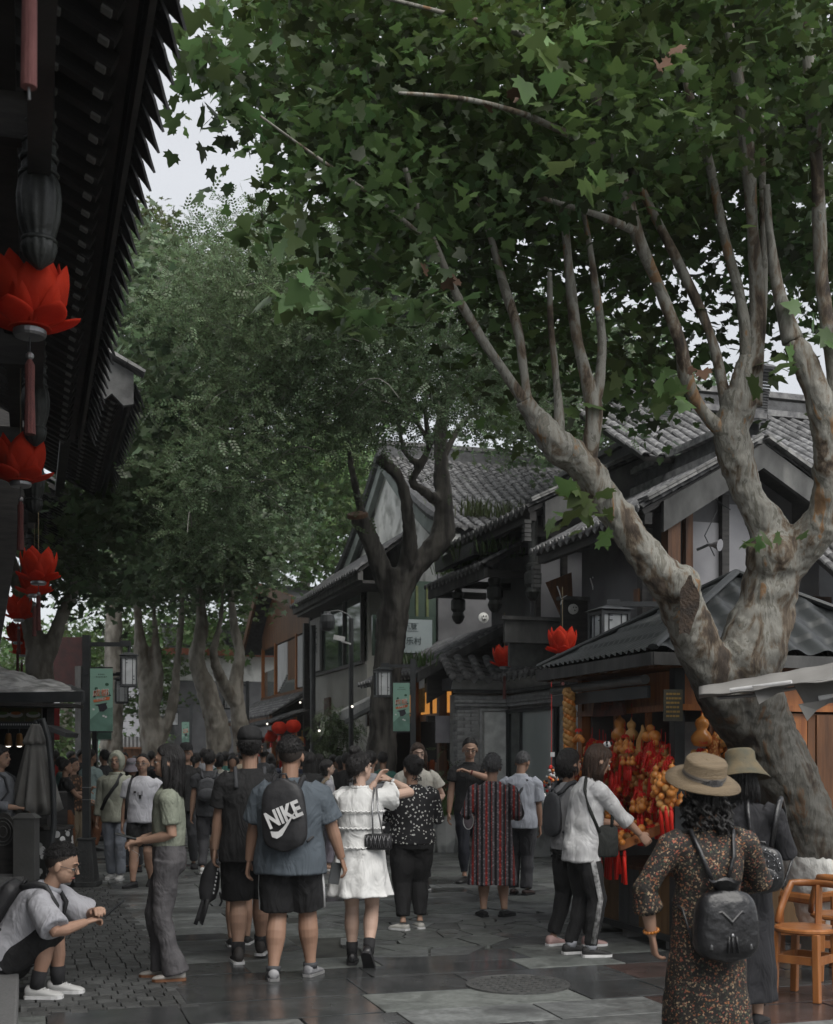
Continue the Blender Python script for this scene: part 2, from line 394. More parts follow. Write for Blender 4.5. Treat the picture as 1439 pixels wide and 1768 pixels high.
# crazy paving patch: voronoi-like cut stones
def clip(poly, a, bb):
    mid = (a+bb)/2; nn = (bb-a); out = []
    for i in range(len(poly)):
        p, q = poly[i], poly[(i+1) % len(poly)]; dp_, dq = (p-mid).dot(nn), (q-mid).dot(nn)
        if dp_ <= 0: out.append(p)
        if (dp_ < 0 < dq) or (dq < 0 < dp_): out.append(p + (q-p)*(dp_/(dp_-dq)))
    return out
seeds = [V((2.2+3.0*rng.random(), 9.1+3.4*rng.random())) for _ in range(110)]
for i, s in enumerate(seeds):
    if not (2.55 < s.x < 5.0 and 9.4 < s.y < 12.2): continue
    poly = [V((s.x+a, s.y+c)) for a, c in ((-.6,-.6),(.6,-.6),(.6,.6),(-.6,.6))]
    for j, o in enumerate(seeds):
        if j != i and (o-s).length < 1.3 and len(poly) > 2: poly = clip(poly, s, o)
    if len(poly) < 3: continue
    q = [s + (p-s)*.95 for p in poly]; q = [V((min(max(p.x, 2.5), 5.0), min(max(p.y, 9.35), 12.25))) for p in q]
    b = MB(); b.poly([(p.x, p.y, -.03) for p in q], .03+rng.uniform(-.003,.003), (0,0,1))
    b.build('flagstone', m_slabpale if rng.random() < .4 else m_slab, pav)
# manhole cover
mh = G(895, 1700)
t = thing('manhole_cover', 'round iron manhole cover set in the wet slabs in the foreground', 'manhole cover', (mh.x, mh.y, 0))
b = MB(); b.lathe([(.02,.004),(.33,.004),(.335,.008),(.36,.008),(.362,-.03)], mh, 40); b.build('cover_plate', mat('worn_iron', (.05,.052,.052), (.08,.08,.078), rough=.4, scale=20, bump=.4), t)
b = MB()
for i in range(9):
    for j in range(9):
        x, y = (i-4)*.07, (j-4)*.07
        if x*x+y*y < .09: b.box((mh.x+x, mh.y+y, .008), (.04, .012, .006))
b.build('cover_rib', MATS['worn_iron'], t, kind='stuff')

# ============================================================ roof tools
def cover_tile(rad, ln, m):
    b = MB(); n = 6; rs = []
    for yy, rr in ((0, rad), (ln, rad*.86)):
        rs.append([V((-cos(pi*j/n)*rr, yy, sin(pi*j/n)*rr*.8)) for j in range(n+1)])
    rs2 = [[p*.86 + V((0, 0, -.006)) for p in rs[0]], ]
    vs = rs[0]+rs[1]+[V((p.x*.8, p.y, p.z*.72)) for p in rs[0]]
    fs = [(j, j+1, n+1+j+1, n+1+j) for j in range(n)] + [(j+1, j, 2*n+2+j, 2*n+2+j+1) for j in range(n)]
    return b.add(vs, fs).mesh('tile', m, smooth=False)
def drip_mesh(wd, m, tall=.1):
    b = MB(); b.poly([V(p) for p in ((-wd/2,0,.02),(-wd*.42,0,-tall*.45),(-wd*.16,0,-tall*.75),(0,0,-tall),(wd*.16,0,-tall*.75),(wd*.42,0,-tall*.45),(wd/2,0,.02))], .014, (0,-1,0))
    return b.mesh('drip_tile', m)
def roof_slope(par, O, u, v, wid, ln, cw=.22, rl=.16, m=None, mi=None, count=260, drips=True, base=True, slabm=None, sag=0, first='eave'):
    """O = eave corner, u along the eave, v up the slope; cover tiles as pieces, the rest as one mass"""
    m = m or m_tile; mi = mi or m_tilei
    u = V(u).normalized(); v = V(v).normalized(); n = u.cross(v).normalized()
    if n.z < 0: n = -n; 
    O = V(O); nc = max(1, int(wid/cw)); nr = max(1, int(ln/rl)); me = cover_tile(cw*.30, rl*1.25, m)
    xa = u if u.cross(v).dot(n) > 0 else -u
    def P(a, c): return O + u*a + v*c - n*(sag*4*(c/ln)*(1-c/ln))
    if base:
        b = MB()
        for i in range(8):
            c0, c1 = ln*i/8, ln*(i+1)/8
            p = [P(0, c0), P(wid, c0), P(wid, c1), P(0, c1)]
            q = [x - n*.07 for x in p]
            b.add(p+q, [(0,1,2,3),(7,6,5,4),(0,4,5,1),(1,5,6,2),(2,6,7,3),(3,7,4,0)])
        b.build('roof_deck', slabm or m_darkwood, par)
    # pans: shallow stepped courses
    b = MB()
    for i in range(nc):
        for j in range(nr):
            a0 = i*cw + cw*.22; a1 = (i+1)*cw + cw*.28 - cw*.0; c = j*rl
            p0, p1 = P(a0, c)+n*.030, P(a1, c)+n*.030; md = P((a0+a1)/2, c)+n*.010
            q0, q1 = P(a0, c+rl)+n*.012, P(a1, c+rl)+n*.012; mu = P((a0+a1)/2, c+rl)-n*.006
            b.add([p0, md, p1, q0, mu, q1, p0-n*.018, md-n*.018, p1-n*.018], [(0,1,4,3),(1,2,5,4),(0,6,7,1),(1,7,8,2)])
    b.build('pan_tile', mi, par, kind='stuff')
    left = MB(); k = 0
    for j in range(nr):
        for i in range(nc+1):
            jit = rng.uniform(-.010,.010)
            yv = (v + n*.05*(1+rng.uniform(-.6,.6))).normalized(); nn = xa.cross(yv).normalized()
            M = axes(P(i*cw, j*rl-.012)+n*.012+xa*jit, xa, yv, nn)
            if k < count: inst(me, 'tile', par, M); k += 1
            else: left.add([M @ q.co for q in me.vertices], [tuple(p.vertices) for p in me.polygons])
    if left.v: left.build('tile', mi, par, kind='stuff')
    if drips:
        dm = drip_mesh(cw*.72, m, cw*.42); dn = V((v.x, v.y, 0)).normalized()
        for i in range(nc):
            M = axes(P((i+.5)*cw, -.03)+n*.015, xa, dn, UP); inst(dm, 'drip_tile', par, M)
        b = MB(); b.lathe([(.001,0),(cw*.24,0),(cw*.24,.02),(cw*.15,.03)], n=8); rd = b.mesh('end_disc', m)
        for i in range(nc+1):
            M = axes(P(i*cw, -.05)+n*.028, xa, UP, -dn); inst(rd, 'end_disc', par, M)
def ridge(par, a, b_, h=.35, wd=.18, m=None, lattice=True, mi=None):
    a, b_ = V(a), V(b_); m = m or m_tile; d = (b_-a); L = d.length; d.normalize(); s = d.cross(UP).normalized()
    b = MB(); b.beam(a+UP*.04, b_+UP*.04, wd*1.2, .10); b.beam(a+UP*(h), b_+UP*(h), wd*1.1, .07); b.beam(a+UP*(h+.055), b_+UP*(h+.055), wd*.7, .04)
    b.build('ridge_cap', m, par)
    if lattice:
        b = MB(); r = .055; nx = int(L/(r*1.9)); 
        for i in range(nx):
            for j in range(int((h-.10)/(r*1.15))):
                c = a + d*((i+.5+(j % 2)*.5)*r*1.9) + UP*(.10+r*.75+j*r*1.15)
                pts = [c + d*(cos(t)*r) + UP*(sin(t)*r*.62) for t in [pi*k/5 for k in range(6)]]
                b.tube(pts, .012, 4, up=s)
        b.build('openwork_tile', m, par, kind='stuff')
        MB().beam(a+UP*(h*.5), b_+UP*(h*.5), .03, h-.08).build('ridge_core', m_tiledark, par)
def finial(par, p, d, h=.7, m=None):
    """stack of curved tiles sweeping up at the ridge end"""
    p, d = V(p), V(d).normalized(); s = d.cross(UP).normalized(); n = 20
    me = MB().box((0,0,0), (.26, .19, .024), taper=.9).mesh('finial_tile', m or m_tiledark)
    for i in range(n):
        t = i/(n-1); c = p + d*(.30*t**2.2 - .05) + UP*(h*t); up = (UP + d*(1.0*t**1.5*.6)).normalized(); y = (up.cross(s)).normalized()
        k = 1-.35*t; M = axes(c, s*k, y*k, up*1.25); inst(me, 'finial_tile', par, M)

# ============================================================ LEFT BUILDINGS (eaves overhead, seen from below)
def left_house(name, label, X, z, y0, y1, wallX=-1.1, gable=True, pend=(), pitch=.5, depth=4.0):
    t = thing(name, label, 'building', (wallX, (y0+y1)/2, 0))
    v = V((-1, 0, pitch)).normalized(); L = depth
    O = V((X, y0, z))
    # rafters under the deck
    k = int((y1-y0)/.24); me = MB().box((0,0,0), (1,.075,.085)).mesh('rafter', m_darkwood)
    nv = V((-v.z, 0, v.x)); nv = nv if nv.z > 0 else -nv
    pale = MB().box((0,0,0), (.05,.05,.02)).mesh('rafter_joint', mat('pale_joint_mortar', (.24,.24,.23), rough=.9))
    for i in range(k):
        y = y0+.12+i*.24; c = V((X, y, z)) + v*(L*.5+.05) - nv*.13
        M = axes(c, v*L, V((0,1,0)), nv); inst(me, 'rafter', t, M)
        for a in (.10, .34):
            M = axes(V((X, y, z))+v*a - nv*.178, v, V((0,1,0)), nv); inst(pale, 'rafter_joint', t, M)
    b = MB(); p = [V((X,y0,z)), V((X,y1,z)), V((X,y1,z))+v*L, V((X,y0,z))+v*L]; q = [x-nv*.07 for x in p]
    b.add(p+q, [(0,1,2,3),(7,6,5,4),(0,4,5,1),(1,5,6,2),(2,6,7,3),(3,7,4,0)]); b.build('roof_deck', m_darkwood, t)
    MB().beam((X+.02, y0-.02, z-.05), (X+.02, y1+.02, z-.05), .03, .17).build('fascia_board', m_greywood if False else m_darkwood, t)
    MB().beam((X-.62, y0, z-.04), (X-.62, y1, z-.04), .12, .14).build('eave_purlin', m_darkwood, t)
    # tiles seen edge on beyond the fascia
    n = int((y1-y0)/.24); dm = drip_mesh(.22, m_tiledark, .24); cv = cover_tile(.075, 1.0, m_tiledark)
    for i in range(n):
        y = y0+.12+i*.24
        M = axes((X+.07, y, z+.07), (0,1,0), (-.9,0,-.42), (-.42,0,.9)); 
        inst(dm, 'drip_tile', t, M)
        M = axes(V((X+.12, y+.12, z+.02)), V((0,-1,0)), V((-1,0,pitch)).normalized(), V((pitch,0,1)).normalized()); inst(cv, 'tile', t, M)
        M = axes(V((X+.08, y, z+.03)), V((0,-1,0)), V((-1,0,pitch)).normalized(), V((pitch,0,1)).normalized()); inst(cv, 'tile', t, M)
    # wall with posts and lattice
    MB().beam((wallX-.06, y0+.1, 1.7), (wallX-.06, y1-.1, 1.7), .1, 3.4).build('wall', m_darkwood, t)
    MB().beam((wallX-.4, y0, z-.9), (wallX-.4, y1, z-.9), .25, 1.8).build('upper_wall', m_darkwood, t)
    b = MB(); b.beam((.05, y0, z-.42), (.05, y1, z-.42), .11, .22); b.build('eave_beam', m_darkwood, t)
    for (yy, z0) in pend:
        b = MB(); r = .105
        px_ = .05; prof = [(.02,z0-.02),(.05,z0),(.10,z0+.03),(.125,z0+.09),(.10,z0+.14),(.115,z0+.16),(.145,z0+.24),(.155,z0+.33),(.14,z0+.41),(.11,z0+.45),(.12,z0+.47),(.12,z0+.50),(.10,z0+.52),(.115,z0+.56),(.115,z0+.60),(r,z0+.62),(r,z+.3)]
        b.lathe([(r_*.66, z_) for r_, z_ in prof], (px_, yy, 0), 48, lobes=12, lamp=.13); b.build('hanging_post', mat('carved_dark_wood', (.042,.045,.043), (.016,.018,.017), rough=.45, scale=9, bump=.3), t, smooth=True)
        for k_, (rr, zz) in enumerate(((.135,z0+.455),(.13,z0+.535),(.125,z0+.61),(.12,z0+.12),(.118,z0+.70))): MB().tube([(px_+cos(a)*rr*.66, yy+sin(a)*rr*.66, zz) for a in [2*pi*q/28 for q in range(29)]], .012, 6).build('carved_ring', MATS['carved_dark_wood'], t, smooth=True)
        MB().beam((.05, yy, z-.25), (wallX-.3, yy, z-.25), .1, .2).build('cross_beam', m_darkwood, t)
        MB().beam((.05, yy, z0+.78), (wallX-.3, yy, z0+.78), .07, .12).build('cross_beam', m_darkwood, t)
    return t, v
tA, vA = left_house('timber_house', 'near dark timber house whose eave hangs over the left edge with carved pendant posts', .50, 5.0, 1.0, 13.8, pend=((6.55, 4.05), (10.3, 4.05), (13.2, 4.05)))
tB, vB = left_house('timber_house', 'second dark timber house on the left with a scalloped plaster bargeboard', 1.06, 5.62, 14.1, 19.6, pend=((14.5, 4.6),))
tC, vC = left_house('timber_house', 'third dark timber house on the left behind the lotus lanterns', .70, 5.6, 20.0, 28.5, pend=((20.6, 4.4),))
# bargeboard of the second house
p0 = V((1.10, 14.05, 5.66)); 
def BB(s, hgt): return p0 + vB*s + UP*hgt
outl = [BB(0, .12), BB(0,-.22), BB(.12,-.30), BB(.26,-.24), BB(.34,-.34), BB(.5,-.40), BB(.64,-.30), BB(.72,-.42), BB(.95,-.46), BB(1.15,-.36), BB(4.2,-.40), BB(4.2,.12)]
MB().poly(outl, .09, (0,-1,0)).build('bargeboard', mat('stained_plaster', (.14,.142,.14), (.07,.07,.07), rough=.85, scale=5, bump=.3), tB)
me = MB().box((0,0,0), (.20,.24,.03)).mesh('verge_tile', m_tile)
for i in range(20):
    for k, (dy, dz) in enumerate(((-.10,.17),(.02,.215),(.12,.25))):
        M = axes(BB(i*.215+.04*k-.03, dz-.0)+V((0,dy,0)), vB, V((0,1,0)), V((-vB.z*-1,0,-vB.x)).normalized()); inst(me, 'verge_tile', tB, M)
# gable end walls of the houses behind close the view under the eaves
for t, X, z, y in ((tB, 1.19, 5.85, 14.35), (tC, .70, 5.6, 20.2)):
    b = MB(); b.poly([(-4, y, 0), (-.35 if t is tB else -1.2, y, 0), (-.35 if t is tB else -1.2, y, 2.5), (-.1 if t is tB else -1.1, y, 4.0), (.15 if t is tB else -.9, y, z+.25), (-4, y, z+2)], .12, (0,1,0)); b.build('gable_wall', m_darkwood, t)
# ============================================================ lotus lanterns
def petal(b, az, R0, rr, ht, wd, lean, c):
    """curved petal: starts at the base ring, bulges out and comes to a point"""
    nu, nv = 6, 8; grid = []
    ca, sa = cos(az), sin(az)
    for j in range(nv+1):
        t = j/nv; r = R0 + rr*(sin(t*pi*.62)*.9 + lean*t*t); z = ht*(t**1.15)
        half = wd*(sin(pi*min(.985, .12+.88*t))**.75)*(1-.15*t) if j < nv else .004
        for i in range(nu+1):
            s = (i/nu-.5)*2; x = s*half; rc = r - .35*abs(s)**2*half
            grid.append(V((ca*rc - sa*x, sa*rc + ca*x, z)) + c)
    fs = [(j*(nu+1)+i, j*(nu+1)+i+1, (j+1)*(nu+1)+i+1, (j+1)*(nu+1)+i) for j in range(nv) for i in range(nu)]
    return b.add(grid, fs)
def lotus_proto():
    t = thing('lotus_lantern', 'red lotus lantern', 'lantern')
    def ring(nm, n, off, rr, ht, wd, lean):
        b = MB(); petal(b, 0, .07, rr, ht, wd, lean, V((0,0,.03)))
        me = b.mesh('petal', m_red, smooth=True)
        for i in range(n):
            o = bpy.data.objects.new('petal', me); COL.objects.link(o); o.parent = t; o.rotation_euler = (0,0,off+2*pi*i/n)
            sm = o.modifiers.new('s', 'SOLIDIFY'); sm.thickness = .004
    ring('inner', 5, .2, .12, .37, .150, -.16); ring('outer', 6, .2+pi/6, .150, .33, .140, .0); ring('low', 6, .1, .17, .09, .10, .28)
    b = MB(); b.lathe([(.005,-.012),(.075,-.012),(.085,0),(.085,.022),(.06,.035)], n=20); b.build('base_disc', m_steel, t)
    MB().tube([(0,0,.03),(0,0,.30)], [.11,.16], 12).build('inner_shade', m_red, t)
    MB().tube([(0,0,-.01),(0,0,-.10)], .004, 5).build('cord', m_blackmetal, t)
    MB().ell((0,0,-.11), (.022,.022,.022), 10, 6).build('bead', m_steel, t)
    MB().tube([(0,0,-.13),(0,0,-.16),(0,0,-.30),(0,0,-.52)], [.012,.026,.024,.030], 10).build('tassel', mat('dusky_tassel', (.13,.04,.035), (.07,.025,.025), rough=.8, stretch=(8,8,1), scale=20, bump=.4), t)
    MB().tube([(0,0,.30),(0,0,.95)], .005, 5).build('hanging_cord', mat('pale_cord', (.25,.2,.12), rough=.8), t)
    return t
LOT = lotus_proto()
lots = [(52, 578, 6.5, 'largest red lotus lantern hanging under the near dark eave'), (36, 838, 10.0, 'second red lotus lantern down the eave below the largest one'),
        (67, 1008, 13.8, 'third red lotus lantern, hanging just in front of the tree leaves'), (60, 1030, 16.3, 'red lotus lantern half hidden behind the third one'),
        (33, 1072, 19.5, 'red lotus lantern with spread petals below the hidden one'), (31, 1111, 23.0, 'red lotus lantern above the lowest one in the left row'),
        (38, 1133, 25.5, 'lowest and farthest red lotus lantern of the left row'),
        (872, 1154, 19.0, 'red lotus lantern hanging before the grey tiled shop cornice'), (972, 1132, 15.5, 'red lotus lantern behind the corrugated gourd stall roof'),
        (0-40, 60, 4.6, 'pink tasselled lotus lantern at the top left edge')]
for i, (px, py, d, lab) in enumerate(lots):
    p = W(px, py, d)
    if i == 0: LOT.location = p; LOT['label'] = lab; o = LOT; LOT['group'] = 'red lotus lanterns'
    elif i < 9: o = dup(LOT, p, rng.uniform(0, 1), lab, scale=1 if i < 7 else .9)
# broad pink tassel close to the lens, upper left
t = thing('lantern_tassel', 'faded pink tassel hanging close by at the top left corner', 'tassel', W(50, 150, 4.2))
MB().tube([W(54,-120,4.2), W(52,-60,4.2), W(50,150,4.2)], [.012,.024,.027], 12).build('tassel_body', mat('faded_pink_silk', (.30,.13,.12), (.22,.09,.085), rough=.8, stretch=(9,9,1), scale=14, bump=.4), t)
MB().tube([W(50,150,4.2), W(51,172,4.2)], .005, 6).build('tassel_end', m_steel, t)
# stone block the seated man sits on, and low wall pieces
b = MB(); b.beam((-.62, 6.3, .085), (-.62, 9.3, .085), 1.12, .17); o = b.build('stone_block', mat('grey_granite', (.17,.17,.17), (.12,.12,.12), rough=.6, scale=60, bump=.15), bevel=.015)
tag(o, 'low grey granite block the young man is sitting on', 'stone block')
# ============================================================ RIGHT SIDE BUILDINGS
def beams(par, name, m, lst, wd=.12, ht=.12, bevel=0):
    for a, c in lst: MB().beam(a, c, wd, ht).build(name, m, par)
def panel(par, name, m, x0, x1, y0, y1, z0, z1): return MB().box(((x0+x1)/2, (y0+y1)/2, (z0+z1)/2), (max(abs(x1-x0), .03), max(abs(y1-y0), .03), z1-z0)).build(name, m, par)
def barge(par, pts, drop, y, th=.07, m=None, name='bargeboard'):
    up = [V((x, y, z)) for x, z in pts]; dn = [V((x, y, z-drop*(1.25 if i == 0 else 1))) for i, (x, z) in enumerate(pts)]
    MB().poly(up + dn[::-1], th, (0,-1,0)).build(name, m or m_plaster2, par)
m_plaster2 = mat('grey_streaked_plaster', (.125,.127,.125), (.06,.06,.06), rough=.85, scale=4, bump=.2, stretch=(1,1,.5), c3=(.22,.22,.21), s3=2.5, t3=(.58,.75))
def gable_house(name, label, Xe, ze, Xr, zr, y0, y1, wall, ridge_h=.34, lat=True, count=280, post=True, cw=.22, brown=False, fin=True):
    t = thing(name, label, 'building', (Xr, (y0+y1)/2, 0))
    v = V((Xr-Xe, 0, zr-ze)); L = v.length; v.normalize()
    roof_slope(t, (Xe, y0, ze), (0,1,0), v, y1-y0, L, cw=cw, rl=.15, count=count)
    v2 = V((-v.x, 0, v.z)); roof_slope(t, (2*Xr-Xe, y0, ze), (0,1,0), v2, y1-y0, L, cw=cw, rl=.22, count=0, drips=False)
    ridge(t, (Xr, y0, zr+.02), (Xr, y1, zr+.02), h=ridge_h, lattice=lat)
    if fin: finial(t, (Xr, y0+.05, zr+ridge_h-.05), (0,-1,0), .62)
    X2 = 2*Xr-Xe
    barge(t, [(Xe+.25, ze+.10), (Xr, zr-.01), (X2-.25, ze+.10)], .30, y0-.015, m=m_orange if brown else None)
    me = MB().box((0,0,0), (.145,.26,.028)).mesh('verge_tile', m_tile)
    k = int(L/.15)
    for i in range(k):
        c = V((Xe, y0, ze)) + v*(i*.15+.09)
        for lift, dy in ((.085, -.0), (.125, .03)):
            inst(me, 'verge_tile', t, axes(c + UP*lift + V((0, dy-.02, 0)), v, V((0,1,0)), V((-v.z,0,v.x))))
            inst(me, 'verge_tile', t, axes(V((2*Xr-c.x, c.y+dy-.02, c.z+lift)), -v2*-1, V((0,1,0)), V((-v2.z,0,v2.x))))
    # eave underside
    MB().beam((Xe+.10, y0+.02, ze-.10), (Xe+.10, y1, ze-.10), .10, .14).build('eave_beam', m_darkwood, t)
    b = MB()
    b = MB().box((0,0,0), (1.0,.06,.07)); rm = b.mesh('rafter', m_darkwood)
    for i in range(int((y1-y0)/.3)): inst(rm, 'rafter', t, axes(V((Xe+.55, y0+.15+i*.3, ze+.55*v.z/v.x-.13)), v, V((0,1,0)), V((-v.z,0,v.x))))
    # gable wall
    w0 = wall
    b = MB(); zt = lambda x: (zr-abs(x-Xr)*(zr-ze)/(Xr-Xe))-.12
    b.poly([(w0, y0+.55, .05), (X2-.8, y0+.55, .05), (X2-.8, y0+.55, zt(X2-.8)), (Xr, y0+.55, zt(Xr)), (w0, y0+.55, zt(w0))], .12, (0,1,0)); b.build('gable_wall', m_darkwall, t)
    panel(t, 'street_wall', m_darkwall, w0-.06, w0+.06, y0+.69, y1, .05, zt(w0))
    return t
m_darkwall = mat('dark_grey_wall', (.15,.15,.157), (.095,.095,.10), rough=.8, scale=2, bump=.1)
m_panelgrey = mat('grey_lime_panel', (.38,.38,.40), (.28,.28,.30), rough=.85, scale=1.5, bump=.05)
# R2: nearest gable, behind the gourd stall
R2 = gable_house('tiled_gable_house', 'tiled gable house behind the big plane tree with openwork ridge and curled ridge end', 7.05, 4.55, 8.68, 5.45, 13.5, 16.8, 7.85)
for x0, x1, z0, z1 in ((8.02,8.42,3.65,4.55),(8.50,8.98,3.65,4.80),(8.02,8.42,2.7,3.5),(8.50,8.98,2.7,3.5),(9.1,9.9,3.2,4.6)):
    panel(R2, 'plaster_panel', m_panelgrey, x0, x1, 14.02, 14.05, z0, z1)
for x in (7.94, 8.46, 9.04): MB().beam((x, 13.98, .1), (x, 13.98, 4.9), .1, .1, up=V((0,1,0))).build('timber_post', m_brown if x == 7.94 else m_darkwood, R2)
for z in (3.57, 2.6): MB().beam((7.2, 13.95, z), (10, 13.95, z), .12, .16).build('cross_beam', m_brown if z > 3 else m_darkwood, R2)
p = ONY(1163, 900, 13.55); MB().beam((p.x, 13.6, 2.4), (p.x, 13.6, 4.62), .17, .17, up=V((0,1,0))).build('timber_post', m_brown, R2)
for x in (7.3,): MB().beam((x, 13.9, 2.3), (x, 13.9, 4.4), .14, .14, up=V((0,1,0))).build('timber_post', m_darkwood, R2)
# little siren horn box under the gable
# cross roof behind it facing the camera
R2b = thing('tiled_roof_house', 'higher tiled house with its long ridge behind the plane tree fork on the right', 'building', (11.5, 18, 0))
roof_slope(R2b, (8.2, 15.6, 5.75), (1,0,0), V((0,3.0,1.62)), 7.5, 3.4, cw=.24, rl=.19, count=290, drips=False)
ridge(R2b, (8.2, 18.6, 7.4), (15.5, 18.6, 7.4), h=.34, lattice=False); MB().beam((8.3,18.6,7.55),(15.4,18.6,7.55),.14,.22).build('ridge_core', m_tiledark, R2b)
panel(R2b, 'wall', m_darkwall, 10.6, 15.5, 18.4, 18.7, 0.05, 7.3)
# small tiled roof at the right edge behind trunk
R2c = thing('tiled_lean_to', 'low tiled roof with broken leaf-like tiles at the right edge behind the trunk', 'building', (10.2, 13, 0))
roof_slope(R2c, (9.3, 11.6, 2.95), (1,0,0), V((0,2.2,1.5)), 3.5, 2.6, cw=.2, rl=.13, count=290)
panel(R2c, 'wall', m_darkwall, 9.4, 12.6, 12.2, 12.35, .05, 3.1)
# cables and a horn speaker under the gable
hn = thing('horn_speaker', 'small grey horn spotlight on the timber beam under the near gable', 'spotlight', ONY(1226, 945, 13.8)); q = ONY(1226, 940, 13.75)
MB().lathe([(.02,-.02),(.03,.05),(.07,.14),(.075,.15)], q, 14, Euler((radians(100),0,radians(30))).to_matrix()).build('horn', m_panelgrey, hn); MB().beam(q, q+V((-.12,.1,-.06)), .03, .03).build('bracket', m_blackmetal, hn)
for pts in ([(1160,905),(1170,935),(1158,960),(1163,985)], [(1240,880),(1218,925),(1235,960)], [(1180,868),(1230,858),(1262,880)]):
    b = MB(); b.tube([ONY(a_, c_, 13.8) for a_, c_ in pts], .008, 5); b.build('cable', m_blackmetal, R2)
# R1: second gable
R1 = gable_house('tiled_gable_house', 'second tiled gable house left of the big tree limb, carved eave ends', 7.05, 5.24, 9.34, 6.33, 17.1, 20.95, 8.0)
for x0, x1, z0, z1 in ((7.42,7.75,3.5,4.7),(7.85,8.22,3.5,4.7),(8.4,8.9,3.5,5.0)):
    panel(R1, 'plaster_panel', m_panelgrey, x0, x1, 17.50, 17.53, z0, z1)
for x in (7.36, 7.8, 8.3): MB().beam((x, 17.46, 3.3), (x, 17.46, 5.2), .08, .08, up=V((0,1,0))).build('timber_post', m_darkwood, R1)
panel(R1, 'plaster_panel', m_darkwall, 7.3, 8.0, 17.56, 17.62, 2.9, 5.2)
for yy in (17.3, 18.9, 20.7):
    b = MB(); z0 = 3.95; b.lathe([(.04,z0-.05),(.09,z0),(.12,z0+.08),(.09,z0+.15),(.13,z0+.2),(.13,z0+.36),(.09,z0+.4),(.11,z0+.46),(.11,z0+.5),(.07,z0+.52),(.07,z0+1.2)], (7.22, yy, 0), 12); b.build('hanging_post', MATS['carved_dark_wood'], R1)
    MB().beam((7.1, yy, 4.95), (8.2, yy, 4.95), .1, .16).build('cross_beam', m_darkwood, R1)
b = MB(); b.box((6.95, 20.0, 4.95), (.12, 2.0, .22)); b.build('carved_frieze', MATS['carved_dark_wood'], R1)
# carved corner corbels on the eaves
for t, x, y, z in ((R1, 7.02, 17.06, 5.05), (R2, 7.02, 16.7, 4.32), (R2, 7.0, 13.55, 4.4)):
    b = MB()
    for k in range(5): b.box((x, y, z-.02-k*.065), (.11-.012*(k % 2), .11-.012*(k % 2), .055))
    b.build('corbel', m_plaster2, t)
# balcony parapets and the dark sign shelf with round bosses
R1p = R1
pa = ONY(872, 1066, 17.0); pb = ONY(974, 1112, 17.0)
panel(R1p, 'parapet_board', m_greywood, pa.x, pb.x, 16.98, 17.04, pb.z, pa.z-.04); panel(R1p, 'parapet_rail', m_greywood, pa.x-.06, pb.x+.02, 16.93, 17.06, pa.z-.035, pa.z+.02)
pc = ONY(972, 1036, 16.6); pd = ONY(1110, 1118, 16.6)
panel(R1p, 'shelf_board', m_darkwood, pc.x, pd.x, 16.6, 16.68, pd.z, pc.z); panel(R1p, 'shelf_rail', m_greywood, pc.x-.05, pd.x, 16.52, 16.70, pc.z, pc.z+.05)
for px, py in ((990, 1052), (835, 1067)):
    q = ONY(px, py, 16.56); R = Euler((pi/2,0,0)).to_matrix()
    b = MB(); b.lathe([(.001,.07),(.03,.07),(.045,.04),(.075,.03),(.075,0)], q, 16, R); b.build('round_boss', m_white, R1p)
    b = MB()
    for dx, dz in ((-.02,.02),(.02,.02),(0,-.025)): b.ell(q+V((dx,-.072,dz)), (.011,.006,.011), 8, 5)
    b.build('boss_mark', m_darkgap, R1p, kind='stuff')
panel(R1p, 'carved_panel', MATS['carved_dark_wood'], pa.x+.1, pd.x, 17.06, 17.12, 2.9, pb.z)
# orange hanging boards turned on edge behind glass and the white brush-written mark
def board(par, pts, Y, m, nm, th=.05): MB().poly([ONY(a, c, Y) for a, c in pts], th, (0,1,0)).build(nm, m, par)
sg = thing('shop_sign', 'slanted brown board sign with white brush strokes on the balcony', 'sign', ONY(985, 1000, 16.9))
board(sg, [(945,1005),(988,988),(990,1030),(970,1062)], 16.85, m_brown, 'board'); board(sg, [(1018,975),(1038,972),(1068,1030),(1030,1028)], 16.85, m_brown, 'board')
for st in (((963,1012),(970,1034),4),((970,1034),(980,1028),4),((1020,998),(1026,1022),4),((1024,996),(1030,1010),4),((1030,1000),(1034,1014),4),((1024,1012),(1044,1030),5),((1034,1012),(1024,1018),3),((972,1036),(969,1044),6)):
    a = ONY(st[0][0], st[0][1], 16.42); c = ONY(st[1][0], st[1][1], 16.42); w_ = st[2]*16/2150
    MB().tube([a, (a+c)/2+V((.004,0,.006)), c], [w_*.5, w_*.62, w_*.3], 6, flat=.4).build('brush_stroke', m_wpaint, sg)
# lower canopy on R1 with plants
R1c = thing('tiled_canopy', 'small tiled canopy with green weeds growing on it over the second shop', 'roof', (7.2, 20, 0))
q0, q1 = ONX(835, 985, 6.9), ONX(738, 1042, 6.9)
roof_slope(R1c, (6.9, q0.y, 4.62), (0,1,0), V((1,0,.55)), q1.y-q0.y, 1.15, cw=.2, rl=.14, count=200)
MB().beam((6.95,q0.y,4.52),(6.95,q1.y,4.52),.06,.2).build('fascia_board', m_greywood, R1c)
for yy in (q0.y+.1, (q0.y+q1.y)/2, q1.y-.1): MB().beam((6.95,yy,4.5),(8.0,yy,4.5),.08,.12).build('bracket', m_darkwood, R1c)
